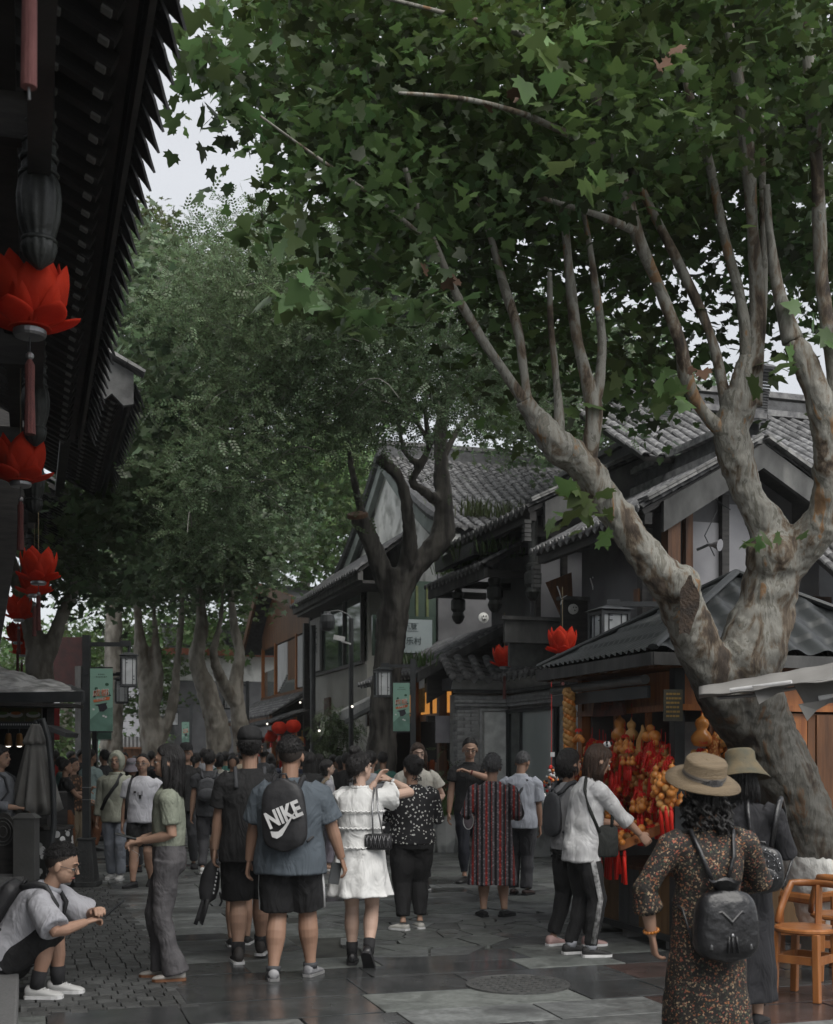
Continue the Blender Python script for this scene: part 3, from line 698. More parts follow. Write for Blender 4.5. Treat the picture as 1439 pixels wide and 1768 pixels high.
# R0: porch roof whose verge faces the camera, over the snack shop; brick shop to the right
R0 = thing('snack_shop', 'wooden snack shop under a grey tiled roof left of the brick corner', 'building', (7.6, 22, 0))
v0 = V((7.95-6.3, 0, 3.86-2.98)); roof_slope(R0, (6.3, 20.25, 2.98), (0,1,0), v0, 3.6, v0.length, cw=.2, rl=.13, count=290)
barge(R0, [(6.3, 3.0), (7.95, 3.88)], .14, 20.22, m=m_greywood)
barge(R0, [(6.55, 3.0), (7.95, 3.74)], .42, 20.45, m=m_darkwood, name='lintel')
for y in (20.5, 22.0, 23.6): MB().beam((6.85, y, 0), (6.85, y, 3.05), .14, .14, up=V((0,1,0))).build('timber_post', m_brown, R0)
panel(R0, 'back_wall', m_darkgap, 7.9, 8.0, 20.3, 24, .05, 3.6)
panel(R0, 'orange_transom', mat('lit_amber_paper', (.45,.20,.05), (.35,.15,.04), rough=.6, emit=((.9,.38,.08), .16)), 7.02, 7.06, 20.6, 23.5, 2.35, 2.75)
for yy in (20.9, 21.5, 22.4): MB().beam((6.98, yy, 2.3), (6.98, yy, 2.8), .04, .05, up=V((0,1,0))).build('mullion', m_darkwood, R0)
MB().beam((6.95, 20.5, 2.27), (6.95, 23.6, 2.27), .1, .12).build('rail', m_orange, R0)
# end side facing the camera
panel(R0, 'orange_transom', MATS['lit_amber_paper'], 6.95, 7.5, 20.62, 20.64, 2.28, 2.62); MB().beam((7.22,20.60,2.25),(7.22,20.60,2.65),.03,.03,up=V((0,1,0))).build('mullion', m_darkwood, R0)
MB().beam((6.6,20.58,2.22),(7.8,20.58,2.22),.08,.10).build('rail', m_darkwood, R0)
mb_ = thing('menu_board', 'pale handwritten menu board hanging in the snack shop beside the brick pillar', 'menu board', ONY(772, 1260, 20.3))
a, c = ONY(753, 1236, 20.3), ONY(791, 1283, 20.3)
panel(mb_, 'board', mat('grey_paper', (.36,.35,.38), (.30,.29,.32), rough=.7), a.x, c.x, 20.3, 20.31, c.z, a.z)
for i in range(9):
    z = a.z-.05-i*.044; x = a.x+.05
    b = MB()
    while x < c.x-.06:
        l_ = rng.uniform(.02, .05)*(1 if i not in (0, 8) else 1.5); b.box((x+l_/2, 20.294, z+rng.uniform(-.003,.003)), (l_, .003, .011)); x += l_+.012
        if rng.random() < .12 and i not in (0, 8): break
    b.build('written_line', m_darkgap, mb_, kind='stuff')
for k, (px, py, s) in enumerate(((760, 1312, 1), (778, 1312, 1))):
    pass
shf = thing('snack_shelf', 'shelf of packed red and orange snack jars inside the snack shop', 'shelf', ONY(770, 1340, 21.2))
for r in range(3):
    MB().beam((6.7, 21.2, .75+r*.27), (7.85, 21.2, .75+r*.27), .3, .03).build('shelf_board', m_brown, shf)
jm = [MB().lathe([(.001,0),(.05,0),(.055,.02),(.055,.16),(.04,.18),(.04,.2),(.001,.2)], n=10).mesh('snack_jar', mm) for mm in (mat('orange_jar', (.42,.10,.03), (.3,.06,.02), rough=.3, rnd=.3), mat('dark_jar', (.12,.05,.03), rough=.3), m_redbright)]
for r in range(3):
    for k in range(9):
        for dy in (-.07,):
            kj_ = rng.choice([0,0,1,2]); o = bpy.data.objects.new('snack_jar', jm[kj_]); COL.objects.link(o); o.location = (6.75+k*.13, 21.2+dy, .766+r*.27)
            lj_ = 'sealed %s snack jar on the %s board of the snack shop shelf' % (('orange', 'dark brown', 'bright red')[kj_], ('bottom', 'middle', 'top')[r]); tag(o, lj_, 'jar', lj_.replace('sealed ', '').replace(' jar', ' jars'))
# hanging dried sausages / yellow ribbons
hs = thing('hanging_sausages', 'bunch of yellowish dried strips hanging under a white card at the snack shop eave', 'dried food', ONX(730, 1190, 6.45))
q = ONX(729, 1178, 6.45); MB().box(q, (.03,.22,.22)).build('card', m_wpaint, hs)
for k in range(6):
    y = q.y-.12+k*.05; MB().tube([(q.x, y, q.z-.1), (q.x+.01, y+.01, q.z-.3), (q.x, y-.01, q.z-.52)], [.018,.02,.014], 6).build('dried_strip', mat('dried_yellow', (.32,.18,.05), (.18,.09,.02), scale=25, rough=.6), hs)
# brick shop -------------------------------------------------------------
BS = thing('brick_shop', 'grey brick corner shop with white door panel, glass wall and moulded tiled cornice', 'building', (7.84, 19, 0))
YA, XB = 19.85, 7.84; xA = 6.9
panel(BS, 'wall', m_mortar, xA+.012, 8.1, YA+.012, YA+.4, .05, 2.62)
panel(BS, 'wall', m_mortar, XB+.012, XB+.3, 17.5, YA-.01, 2.35, 2.62)
panel(BS, 'wall', m_mortar, XB+.012, XB+.3, 17.2, 17.75, .05, 2.35)
bm = MB().box((0,0,0), (.238,.03,.052)).mesh('brick', m_brick); hm = MB().box((0,0,0), (.114,.03,.052)).mesh('brick', m_brick)
nb = 0
for r in range(40):
    z = .08+r*.0625; x = xA
    seq = ((.238, bm), (.114, hm)) if r % 2 else ((.114, hm), (.238, bm))
    for wd, me in seq:
        inst(me, 'brick', BS, Matrix.Translation((x+wd/2+.004, YA, z)) @ Euler((0,0,rng.uniform(-.01,.01))).to_matrix().to_4x4()); x += wd+.010; nb += 1
    yy = 17.2
    if z < 2.35:
        for wd, me in seq: inst(me, 'brick', BS, Matrix.Translation((XB, yy+wd/2+.004, z)) @ Euler((0,0,pi/2)).to_matrix().to_4x4()); yy += wd+.010; nb += 1
    for k in range(1): # return side of pilaster
        inst(hm, 'brick', BS, Matrix.Translation((xA, YA+.08+(r % 2)*.03, z)) @ Euler((0,0,pi/2)).to_matrix().to_4x4())
for z, pr, h in ((2.44,.03,.05),(2.50,.05,.05),(2.56,.03,.06),(2.66,.07,.06)):
    MB().beam((xA-pr-.02, YA-pr, z), (XB, YA-pr, z), .06, h).build('moulding', m_brick if z < 2.6 else m_plaster2, BS)
    MB().beam((XB-pr, YA-pr+.03, z), (XB-pr, 17.2, z), .06, h).build('moulding', m_brick if z < 2.6 else m_plaster2, BS)
# pale cove
for a, c, nrm in (((xA-.12,YA-.02),(XB,YA-.02),V((0,-1,0))), ((XB-.0,YA-.02),(XB-.0,17.1),V((-1,0,0)))):
    b = MB(); a3, c3 = V((a[0],a[1],0)), V((c[0],c[1],0))
    def cv(u_, w_):
        t = w_*pi/2; off = .04+.16*(1-cos(t)); return a3.lerp(c3, u_) + nrm*off + UP*(2.70+.15*sin(t))
    b.grid(cv, 2, 6); b.build('cove', m_white if False else mat('pale_cove_plaster', (.55,.55,.54), (.42,.42,.41), rough=.8), BS)
panel(BS, 'cornice_fill', m_darkwall, xA-.1, XB+.4, YA-.02, YA+.5, 2.69, 2.9); panel(BS, 'cornice_fill', m_darkwall, XB, XB+.5, 17.1, YA-.03, 2.69, 2.9)
roof_slope(BS, (xA-.2, YA-.28, 2.90), (1,0,0), V((0,1,.75)), 1.25, .62, cw=.26, rl=.14, count=60)
roof_slope(BS, (XB-.28, 17.0, 2.90), (0,1,0), V((1,0,.75)), 2.6, .62, cw=.24, rl=.14, count=120)
# door panel, frame and glass
panel(BS, 'door_frame', m_brick, 7.30, 7.34, YA-.03, YA, .05, 2.38); panel(BS, 'door_frame', m_brick, 7.342, 7.80, YA-.03, YA, 2.34, 2.38)
panel(BS, 'white_door_panel', mat('white_acrylic_panel', (.88,.90,.88), rough=.3, bump=0), 7.38, 7.80, YA-.05, YA-.01, .1, 2.32)
panel(BS, 'dark_glass', m_glassdark, XB-.03, XB+.0, 19.2, 19.78, .1, 2.30)
panel(BS, 'window_pane', mat('hazy_glass', (.40,.45,.44), (.52,.57,.56), rough=.15, spec=.7, bump=0, scale=.8), XB-.03, XB, 17.85, 19.16, .1, 2.30)
for y in (17.8, 19.18, 19.8): MB().beam((XB-.05, y, .05), (XB-.05, y, 2.32), .05, .05, up=V((0,1,0))).build('window_frame', m_blackmetal, BS)
MB().beam((XB-.05, 17.8, 2.33), (XB-.05, 19.8, 2.33), .06, .06).build('window_frame', m_blackmetal, BS)
# R3: big hall behind with white gable -----------------------------------
R3 = thing('temple_hall', 'tall hall with white plaster gable and long weedy tiled roof behind the dark tree', 'building', (10, 28, 0))
roof_slope(R3, (8.25, 24.4, 6.35), (1,0,0), V((0,4.5,2.45)), 6.0, 5.1, cw=.26, rl=.20, count=300, sag=.16, drips=True)
ridge(R3, (8.05, 28.95, 8.72), (14.2, 28.95, 8.72), h=.4, lattice=False); MB().beam((8.1,28.95,8.95),(14.2,28.95,8.95),.16,.3).build('ridge_core', m_tiledark, R3)
b = MB(); b.poly([(8.3, 24.5, 6.2), (8.3, 25.8, 6.75), (8.3, 27.2, 7.5), (8.3, 28.9, 8.7), (8.3, 30.6, 7.5), (8.3, 32.0, 6.75), (8.3, 33.3, 6.2), (8.3, 33.3, 0.05), (8.3, 24.5, .05)], .3, (1,0,0)); b.build('gable_wall', m_white, R3)
for s in (1, -1):
    def vg(t, o): return V((8.12, 28.95 - s*(4.55*t), 8.75+o - 2.45*t - .18*4*t*(1-t)))
    b = MB(); b.rings([[vg(t/8, .10), vg(t/8, -.28), vg(t/8, -.28)+V((.14,0,0)), vg(t/8, .10)+V((.14,0,0))] for t in range(9)]); b.build('verge_band', mat('grey_green_plaster', (.24,.27,.25), (.16,.18,.17), rough=.85, scale=3), R3)
    b = MB(); b.rings([[vg(t/8, .02)+V((.12,-s*.6,-.55)), vg(t/8, -.16)+V((.12,-s*.6,-.55)), vg(t/8, -.16)+V((.17,-s*.6,-.55)), vg(t/8, .02)+V((.17,-s*.6,-.55))] for t in range(1, 8)]); b.build('inner_band', MATS['grey_streaked_plaster'], R3)
    b = MB(); b.tube([vg(t/10, .18) for t in range(11)], [.12]*8+[.13,.14,.10], 8); b.build('verge_roll', m_tiledark, R3)
panel(R3, 'front_wall', m_darkwall, 8.35, 14.1, 25.3, 25.5, .05, 6.6)
# R4: glass fronted two storey house -------------------------------------
R4 = thing('glass_front_house', 'two storey grey house with large dark upper windows and white lettered curtain', 'building', (8.5, 31, 0))
XW = 7.6
panel(R4, 'wall', mat('taupe_render', (.30,.30,.275), (.24,.24,.22), rough=.85, scale=1.2, bump=.08), XW, XW+.2, 28.3, 34.3, .05, 3.82)
panel(R4, 'wall', MATS['taupe_render'], XW+.05, XW+4, 28.35, 28.5, .05, 5.7)
panel(R4, 'window_pane', m_glassgreen, XW-.02, XW, 28.7, 30.3, 3.85, 5.5); panel(R4, 'window_pane', m_glassgreen, XW-.02, XW, 30.4, 32.7, 3.85, 5.5)
panel(R4, 'room_back', m_darkgap, XW+1.5, XW+1.6, 28.6, 34.3, 3.85, 5.6)
for y in (28.6, 30.35, 32.75, 34.25): MB().beam((XW-.04, y, 3.8), (XW-.04, y, 5.62), .08, .08, up=V((0,1,0))).build('window_frame', m_darkwood, R4)
MB().beam((XW-.04,28.5,3.8),(XW-.04,34.3,3.8),.08,.08).build('window_frame', m_darkwood, R4)
MB().beam((XW-.12,34.38,0),(XW-.12,34.38,5.3),.2,.2,up=V((0,1,0))).build('corner_post', m_darkwood, R4)
m_curtain = mat('white_gauze_curtain', (.55,.55,.54), (.38,.38,.38), rough=.9, scale=3, stretch=(1,14,.3), bump=.4)
def curtain(par, y0, y1, z0, z1, x, skew=0, nm='curtain'):
    b = MB(); b.grid(lambda u, v_: V((x+.03*sin(u*50), y0+(y1-y0)*u + skew*(1-v_)*0, z0+(z1-z0)*v_ + skew*u*(1-v_))), 50, 4); b.build(nm, m_curtain, par, smooth=True)
curtain(R4, 33.0, 34.1, 3.9, 5.35, XW-.06)
text('无', axes((XW-.11, 33.3, 4.9), (0,-1,0), UP, (-1,0,0)), .34, m_darkgap, parent=R4); text('衣', axes((XW-.11, 33.3, 4.5), (0,-1,0), UP, (-1,0,0)), .34, m_darkgap, parent=R4)
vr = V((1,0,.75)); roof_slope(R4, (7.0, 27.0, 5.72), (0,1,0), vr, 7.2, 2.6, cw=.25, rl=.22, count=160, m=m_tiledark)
MB().beam((7.1,27.0,5.62),(7.1,34.2,5.62),.12,.2).build('fascia_board', m_greywood, R4)
finial(R4, (8.9, 34.0, 7.3), (0,1,0), .5)
panel(R4, 'soffit', m_darkwood, 7.15, 8.0, 27.0, 34.2, 5.45, 5.52)
panel(R4, 'door_opening', m_darkgap, XW-.02, XW, 31.2, 34.0, .1, 2.1)
for (y0, z0, w_, h_) in ((31.9, 2.62, .62, .5),):
    panel(R4, 'wall_plaque', mat('rusty_plaque', (.10,.06,.04), (.05,.035,.03), rough=.6, scale=9), XW-.06, XW-.01, y0, y0+w_, z0, z0+h_)
    panel(R4, 'plaque_ledge', MATS['grey_lime_panel'], XW-.12, XW-.01, y0-.1, y0+w_+.1, z0-.12, z0-.03)
# awning under it
aw = thing('glass_awning', 'pale slanted glass awning on the grey house wall beside the tree', 'awning', (7.2, 27, 0))
b = MB(); a0, a1, a2, a3 = W(568, 1236, 27.5), W(598, 1240, 26.0), W(690, 1190, 22.5), W(660, 1192, 24.5)
b.add([a0,a1,a2,a3]+[p-UP*.05 for p in (a0,a1,a2,a3)], [(0,1,2,3),(7,6,5,4),(0,4,5,1),(1,5,6,2),(2,6,7,3),(3,7,4,0)]); b.build('sheet', mat('frosted_sheet', (.36,.36,.35), (.25,.25,.25), rough=.5), aw)
MB().beam(a1-UP*.08, a2-UP*.08, .06, .08).build('rail', m_blackmetal, aw)
# green tinted hoarding with the sign, between the hall and the tree
sgn = thing('shop_sign', 'pale blue-grey sign board with two lines of Chinese writing behind the dark tree', 'sign', ONX(715, 1100, 7.6))
def onx_sheet(par, nm, m, px0, px1, z0, z1, X, th=.04):
    y0, y1 = ONX(px1, 1200, X).y, ONX(px0, 1200, X).y; panel(par, nm, m, X-th/2, X+th/2, y0, y1, z0, z1)
Ys = 23.6; a, c = ONY(672, 1068, Ys), ONY(747, 1128, Ys)
panel(sgn, 'board', mat('blue_grey_board', (.34,.39,.40), (.28,.33,.34), rough=.5, scale=2), a.x-.25, c.x, Ys, Ys+.05, c.z, a.z)
panel(sgn, 'frame', m_glassgreen, a.x-.32, c.x+.07, Ys+.06, Ys+.10, c.z-.07, a.z+.07)
ms = mat('sign_ink', (.03,.05,.055), rough=.6)
x0 = (a.x+c.x)/2
text('三川九號', axes((x0-.12, Ys-.008, a.z-.155), (1,0,0), UP, (0,-1,0)), .125, ms, parent=sgn); text('圣迪乐村', axes((x0-.10, Ys-.008, c.z+.225), (1,0,0), UP, (0,-1,0)), .165, ms, parent=sgn)
for z in (a.z-.08, a.z-.235): MB().box((x0-.12, Ys-.006, z), (.56, .004, .006)).build('rule_line', ms, sgn)
GH = thing('green_glass_shop', 'green glazed upper floor behind the pale sign board', 'building', (8, 23.9, 0))
a, c = ONY(680, 1010, 24.0), ONY(808, 1180, 24.0)
panel(GH, 'window_pane', m_glassgreen, a.x, a.x+.9, 24.0, 24.04, 3.05, a.z+.1); panel(GH, 'wall', m_darkwall, a.x+.95, c.x+2.0, 24.0, 24.1, 2.9, a.z+.45)
for k in range(4): MB().beam((a.x+k*.22+.05, 23.98, 4.25), (a.x+k*.22+.05, 23.98, a.z), .05, .03, up=V((0,1,0))).build('bamboo_pole', mat('yellow_green_bamboo', (.14,.17,.06), (.09,.10,.04), rough=.5), GH)
panel(GH, 'wall', MATS['taupe_render'], a.x, a.x+.9, 23.98, 24.08, 2.7, 3.04); panel(GH, 'back_wall', m_darkgap, a.x+.05, c.x+.3, 24.2, 24.3, .1, a.z+.1)
# R5: timber gable shop beyond
R5 = thing('timber_gable_shop', 'timber framed upper room with white curtains and orange bargeboard', 'building', (8.4, 38, 0))
y0, y1 = 34.6, 42.0
panel(R5, 'wall', m_darkwall, 8.6, 8.7, y0, y1, 3.6, 6.0); MB().beam((XW,y0,3.45),(XW,y1,3.45),.14,.16).build('sill_beam', m_brown, R5)
b = MB(); b.poly([(XW-.02, y0, 5.15), (XW-.02, y1, 5.15), (XW-.02, y1, 5.75), (XW-.02, (y0+y1)/2+1.5, 6.9), (XW-.02, y0, 6.0)], .1, (1,0,0)); b.build('gable_boarding', m_brown, R5)
for y in (y0+.1, 36.3, 39.6, y1-.1): MB().beam((XW, y, 3.5), (XW, y, 5.2), .1, .14, up=V((0,1,0))).build('timber_post', m_orange, R5)
panel(R5, 'window_pane', mat('pale_glass', (.14,.15,.14), rough=.1, bump=0), XW+.05, XW+.07, y0+.2, y1-.2, 3.5, 4.4)
curtain(R5, 34.9, 36.2, 3.6, 5.1, XW+.02); curtain(R5, 37.8, 39.3, 4.1, 5.1, XW+.02, -.5); 
panel(R5, 'blind', m_brown, XW+.03, XW+.06, 36.5, 37.8, 3.9, 5.1)
for s in (0, 1):
    b = MB(); ya, yb = ((y1+.9, (y0+y1)/2+1.5)[s], ((y0+y1)/2+1.5, y0-.3)[s]); za, zb = ((5.2, 7.1), (7.1, 6.0))[s]
    b.add([V((XW-.5, ya, za)), V((XW-.5, yb, zb)), V((XW+2, yb, zb)), V((XW+2, ya, za))]+[V((XW-.5, ya, za-.14)), V((XW-.5, yb, zb-.14)), V((XW+2, yb, zb-.14)), V((XW+2, ya, za-.14))], [(0,1,2,3),(7,6,5,4),(0,4,5,1),(1,5,6,2),(2,6,7,3),(3,7,4,0)]); b.build('roof_plane', m_tiledark, R5)
    MB().beam((XW-.55, ya, za-.1), (XW-.55, yb, zb-.1), .08, .3).build('bargeboard', m_brown, R5)
# lower tiled canopy along R4/R5 shops
CN = thing('tiled_canopy', 'long low tiled canopy over the red lantern gift shop', 'roof', (7, 38, 0))
roof_slope(CN, (6.5, 34.6, 2.75), (0,1,0), V((1,0,.6)), 8.0, 1.3, cw=.25, rl=.2, count=120)
roof_slope(CN, (6.2, 33.2, 2.45), (0,1,0), V((1,0,.35)), 3.2, 1.2, cw=.25, rl=.2, count=30, m=m_tiledark)
MB().beam((6.5,34.6,2.66),(6.5,42.6,2.66),.08,.14).build('fascia_board', m_brown, CN)
for y in (33.3, 36.3, 39.3, 42.5): MB().beam((6.9,y,0),(6.9,y,2.7),.12,.12,up=V((0,1,0))).build('timber_post', m_orange, CN)
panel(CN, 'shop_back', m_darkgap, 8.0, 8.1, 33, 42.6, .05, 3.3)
shopm = [mat('goods_%s' % k, c_, rough=.6, rnd=.3) for k, c_ in (('red', (.5,.03,.02)), ('amber', (.5,.25,.08)), ('white', (.5,.48,.45)), ('brown', (.16,.08,.04)))]
gd = MB().box((0,0,0), (.12,.22,.26)); gms = [gd.mesh('hanging_card', m_) for m_ in shopm]; gnm = ['red', 'amber', 'white', 'dark brown']
for i in range(46):
    ki_ = rng.choice([0,0,1,2,3,3]); o = bpy.data.objects.new('hanging_card', gms[ki_]); COL.objects.link(o); o.location = (7.1+rng.random()*.5, 33.5+rng.random()*8, rng.uniform(1.0, 2.25)); o.rotation_euler = (0, 0, rng.uniform(-.5,.5)); o.scale = (1, rng.uniform(.6,1.4), rng.uniform(.6,1.3))
    tag(o, 'small %s souvenir hanging %s in the gift shop under the canopy' % (gnm[ki_], 'high' if o.location.z > 1.65 else 'low'), 'souvenir', '%s souvenirs hanging %s in the gift shop' % (gnm[ki_], 'high' if o.location.z > 1.65 else 'low'))
def redlan(p, r, lab):
    t = thing('round_lantern', lab, 'lantern', p)
    b = MB(); b.lathe([(r*.35,-r*.8),(r*.7,-r*.62),(r*.98,-r*.2),(r*.98,r*.2),(r*.7,r*.62),(r*.35,r*.8)], p, 20, lobes=20, lamp=.03); b.build('shade', m_red, t, smooth=True)
    MB().lathe([(r*.36,-r*.92),(r*.36,-r*.8)], p, 12).build('rim', m_darkwood, t); MB().lathe([(r*.36,r*.8),(r*.36,r*.92)], p, 12).build('rim', m_darkwood, t)
    MB().tube([p-UP*r*.9, p-UP*r*1.7], [.03,.05], 6).build('tassel', m_redbright, t)
redlan(W(483, 1257, 33.5), .21, 'left one of two round red lanterns at the gift shop front'); redlan(W(507, 1254, 32.5), .21, 'right one of two round red lanterns at the gift shop front')
redlan(W(469, 1272, 35), .18, 'small red lantern low beside the two round ones')
for px, py, d in ((462, 1250, 32), (519, 1213, 31), (552, 1262, 26), (609, 1220, 24.5)):
    t = thing('spot_lamp', 'small lit bulb under the canopy at %s' % {462:'the gift shop corner',519:'the upper canopy edge',552:'the awning end',609:'the middle of the pale awning'}[px], 'lamp', W(px, py, d))
    MB().ell(W(px, py, d), (.024,)*3, 10, 6).build('bulb', mat('lit_bulb', (1,1,1), emit=((1,.93,.8), .7)), t); MB().tube([W(px,py,d), W(px,py,d)+UP*.2], .012, 5).build('stem', m_blackmetal, t)
# far end of the street -------------------------------------------------
F1 = thing('far_tiled_house', 'far grey tiled house with red eave beam above the gift shop canopy', 'building', (7.4, 47, 0))
roof_slope(F1, (4.9, 46.5, 5.55), (1,0,0), V((0,1,.6)), 4.6, 2.0, cw=.3, rl=.25, count=110)
MB().beam((4.7,46.4,5.42),(9.4,46.4,5.42),.2,.24).build('red_beam', mat('red_brown_beam', (.30,.10,.06), (.2,.07,.04), rough=.6), F1)
panel(F1, 'wall', m_white, 5.2, 9.2, 46.9, 47.1, 4.4, 5.4); panel(F1, 'wall', m_darkwall, 5.2, 9.2, 46.95, 47.15, .05, 4.38)
F2 = thing('far_shop', 'far shop with a black fascia lettered in white and coloured lit posters', 'building', W(360, 1290, 50))
d = 50; a, c = W(333, 1262, d), W(385, 1306, d)
def camquad(par, nm, m, px0, py0, px1, py1, d, th=.08):
    p = [W(px0,py0,d), W(px1,py0,d), W(px1,py1,d), W(px0,py1,d)]; return MB().poly(p, th, CAMF).build(nm, m, par)
camquad(F2, 'fascia', m_darkgap, 330, 1262, 400, 1320, d); text('吉祥號', facecam(W(361, 1278, d-.15)), .26, m_wpaint, parent=F2)
for px, cc in ((350, (.7,.1,.5)), (359, (.1,.6,.7)), (368, (.7,.6,.2))): camquad(F2, 'poster', mat('lit_poster_%d' % px, cc, emit=(cc, .5)), px-4, 1285, px+3, 1295, d-.1, .03)
camquad(F2, 'wall', m_plaster, 270, 1236, 420, 1262, d+.3); camquad(F2, 'white_door', m_wpaint, 336, 1276, 341, 1310, d-.1, .05); camquad(F2, 'side_wall', m_plaster, 270, 1262, 331, 1330, d+.2); camquad(F2, 'window_pane', m_glassgreen, 282, 1268, 308, 1330, d+.05)
F3 = thing('far_roofed_stall', 'far stall with pale fluted roof between the left trunks', 'building', W(235, 1290, 42))
for k in range(14): camquad(F3, 'roof_slat', m_greywood if k % 2 else m_plaster, 212+k*3.4, 1272, 215+k*3.4, 1290, 42)
camquad(F3, 'counter', m_brown, 205, 1292, 262, 1330, 42.2); camquad(F3, 'beam', m_brown, 205, 1290, 262, 1293, 41.9)
F4 = thing('far_dark_houses', 'dark far house fronts closing the end of the street', 'building', W(320, 1250, 62))
camquad(F4, 'wall', m_panelgrey, -200, 1120, 460, 1330, 62, .5)
p = W(300, 1175, 55)
b = MB(); b.add([W(255,1225,54), W(340,1178,54), W(345,1165,58), W(262,1205,58)], [(0,1,2,3)]); b.build('roof_plane', m_tiledark, F4); camquad(F4, 'white_gable', m_white, 335, 1170, 368, 1236, 56, .3)
camquad(F4, 'white_gable', m_white, 270, 1180, 300, 1240, 57, .3)
F5 = thing('red_wall_house', 'dark red painted house front half hidden behind the left trees', 'building', W(120, 1180, 30))
camquad(F5, 'wall', mat('dull_red_paint', (.045,.013,.012), (.025,.01,.01), rough=.7), 60, 1100, 152, 1200, 32, .3)
camquad(F5, 'post', m_greywood, 130, 1150, 140, 1330, 31, .2)
# ============================================================ TREES
def leafmat(n, c1, c2, tr=.35, isl=.45): return mat(n, c1, c2, rough=.42, scale=.6, bump=0, trans=tr, island=isl, coord='World', spec=.35)
m_leafA = leafmat('near_plane_leaf', (.085,.128,.036), (.042,.074,.026), .42, .6)
m_leafB = leafmat('plane_leaf', (.115,.160,.080), (.070,.108,.058), .42)
m_leafC = leafmat('fine_leaf', (.135,.185,.095), (.085,.125,.066), .42, .5)
m_leafD = leafmat('bright_leaf', (.110,.170,.055), (.08,.13,.05), .4)
m_leafY = leafmat('olive_leaf', (.085,.105,.03), (.06,.08,.03), .35)
def bark(name, c1, c2, c3, **k):
    return mat(name, c1, c2, rough=.85, scale=4.5, bump=.55, bscale=16, stretch=(1,1,.45), coord='World', c3=c3, s3=2.0, t3=(.52,.62), **k)
def plane_bark(name, wash=None):
    m = mat(name, (.2,.2,.2), rough=.85, scale=4, bump=.7, bscale=22, stretch=(1,1,.4), coord='World'); t = m.node_tree; L = t.links; bs = t.nodes['Principled BSDF']
    ge = _n(t, 'ShaderNodeNewGeometry'); mp = _n(t, 'ShaderNodeMapping'); mp.inputs['Scale'].default_value = (1,1,.38); L.new(ge.outputs['Position'], mp.inputs[0])
    nz = _n(t, 'ShaderNodeTexNoise'); nz.inputs['Scale'].default_value = 5.5; nz.inputs['Detail'].default_value = 7; nz.inputs['Roughness'].default_value = .62; nz.inputs['Distortion'].default_value = .5; L.new(mp.outputs[0], nz.inputs['Vector'])
    r = _n(t, 'ShaderNodeValToRGB'); e = r.color_ramp.elements; e[0].position = .30; e[0].color = (.022,.018,.015,1); e[1].position = .40; e[1].color = (.065,.048,.035,1)
    for p_, c_ in ((.44,(.13,.10,.07)),(.48,(.19,.18,.155)),(.54,(.24,.235,.21)),(.565,(.12,.115,.095)),(.61,(.18,.17,.145)),(.64,(.20,.115,.055)),(.71,(.11,.07,.042))):
        q_ = e.new(p_); q_.color = (*c_, 1)
    L.new(nz.outputs[0], r.inputs[0]); out = r.outputs[0]
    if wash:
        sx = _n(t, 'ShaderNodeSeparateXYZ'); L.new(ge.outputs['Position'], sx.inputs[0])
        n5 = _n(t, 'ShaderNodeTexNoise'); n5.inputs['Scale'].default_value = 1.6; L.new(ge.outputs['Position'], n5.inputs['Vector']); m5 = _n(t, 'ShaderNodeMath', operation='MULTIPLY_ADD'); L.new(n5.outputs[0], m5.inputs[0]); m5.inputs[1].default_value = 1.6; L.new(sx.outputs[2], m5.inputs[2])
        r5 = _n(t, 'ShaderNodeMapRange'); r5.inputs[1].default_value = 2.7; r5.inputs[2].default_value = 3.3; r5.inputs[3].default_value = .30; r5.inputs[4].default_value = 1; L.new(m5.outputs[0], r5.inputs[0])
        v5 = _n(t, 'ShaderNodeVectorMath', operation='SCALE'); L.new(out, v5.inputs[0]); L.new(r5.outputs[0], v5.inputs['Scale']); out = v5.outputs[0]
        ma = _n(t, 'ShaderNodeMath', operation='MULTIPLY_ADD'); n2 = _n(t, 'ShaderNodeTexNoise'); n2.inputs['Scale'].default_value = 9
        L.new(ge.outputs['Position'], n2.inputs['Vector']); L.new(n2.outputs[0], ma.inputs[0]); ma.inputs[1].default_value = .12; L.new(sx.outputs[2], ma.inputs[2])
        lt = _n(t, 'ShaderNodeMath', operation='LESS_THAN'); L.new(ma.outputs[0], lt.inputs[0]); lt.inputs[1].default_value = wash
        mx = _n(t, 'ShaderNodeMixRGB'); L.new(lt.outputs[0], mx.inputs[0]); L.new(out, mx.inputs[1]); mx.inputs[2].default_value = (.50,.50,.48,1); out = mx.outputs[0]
    for l in list(bs.inputs['Base Color'].links): L.remove(l)
    L.new(out, bs.inputs['Base Color'])
    bu = [n for n in t.nodes if n.type == 'BUMP'][0]; b2 = _n(t, 'ShaderNodeBump'); b2.inputs['Strength'].default_value = .8; b2.inputs['Distance'].default_value = .03; L.new(nz.outputs[0], b2.inputs['Height']); L.new(bu.outputs[0], b2.inputs['Normal']); L.new(b2.outputs[0], bs.inputs['Normal'])
    return m
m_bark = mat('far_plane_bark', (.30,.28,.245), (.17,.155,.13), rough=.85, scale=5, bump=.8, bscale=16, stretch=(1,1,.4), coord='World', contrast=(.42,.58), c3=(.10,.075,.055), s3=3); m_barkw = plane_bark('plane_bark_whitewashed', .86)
m_barkd = mat('dark_furrowed_bark', (.135,.125,.112), (.042,.038,.035), rough=.9, scale=7, bump=.9, bscale=12, stretch=(1,1,.18), coord='World', contrast=(.4,.6))
m_barks = bark('smooth_branch_bark', (.185,.182,.16), (.095,.092,.08), (.07,.062,.048))
_h = [(.16,-.10),(.40,-.17),(.40,.00),(.70,.16),(.52,.24),(.62,.50),(.36,.44),(.26,.60),(.19,.78)]
MAPLE = [(0,0)] + _h + [(0,1.02)] + [(-x, y) for x, y in _h[::-1]]
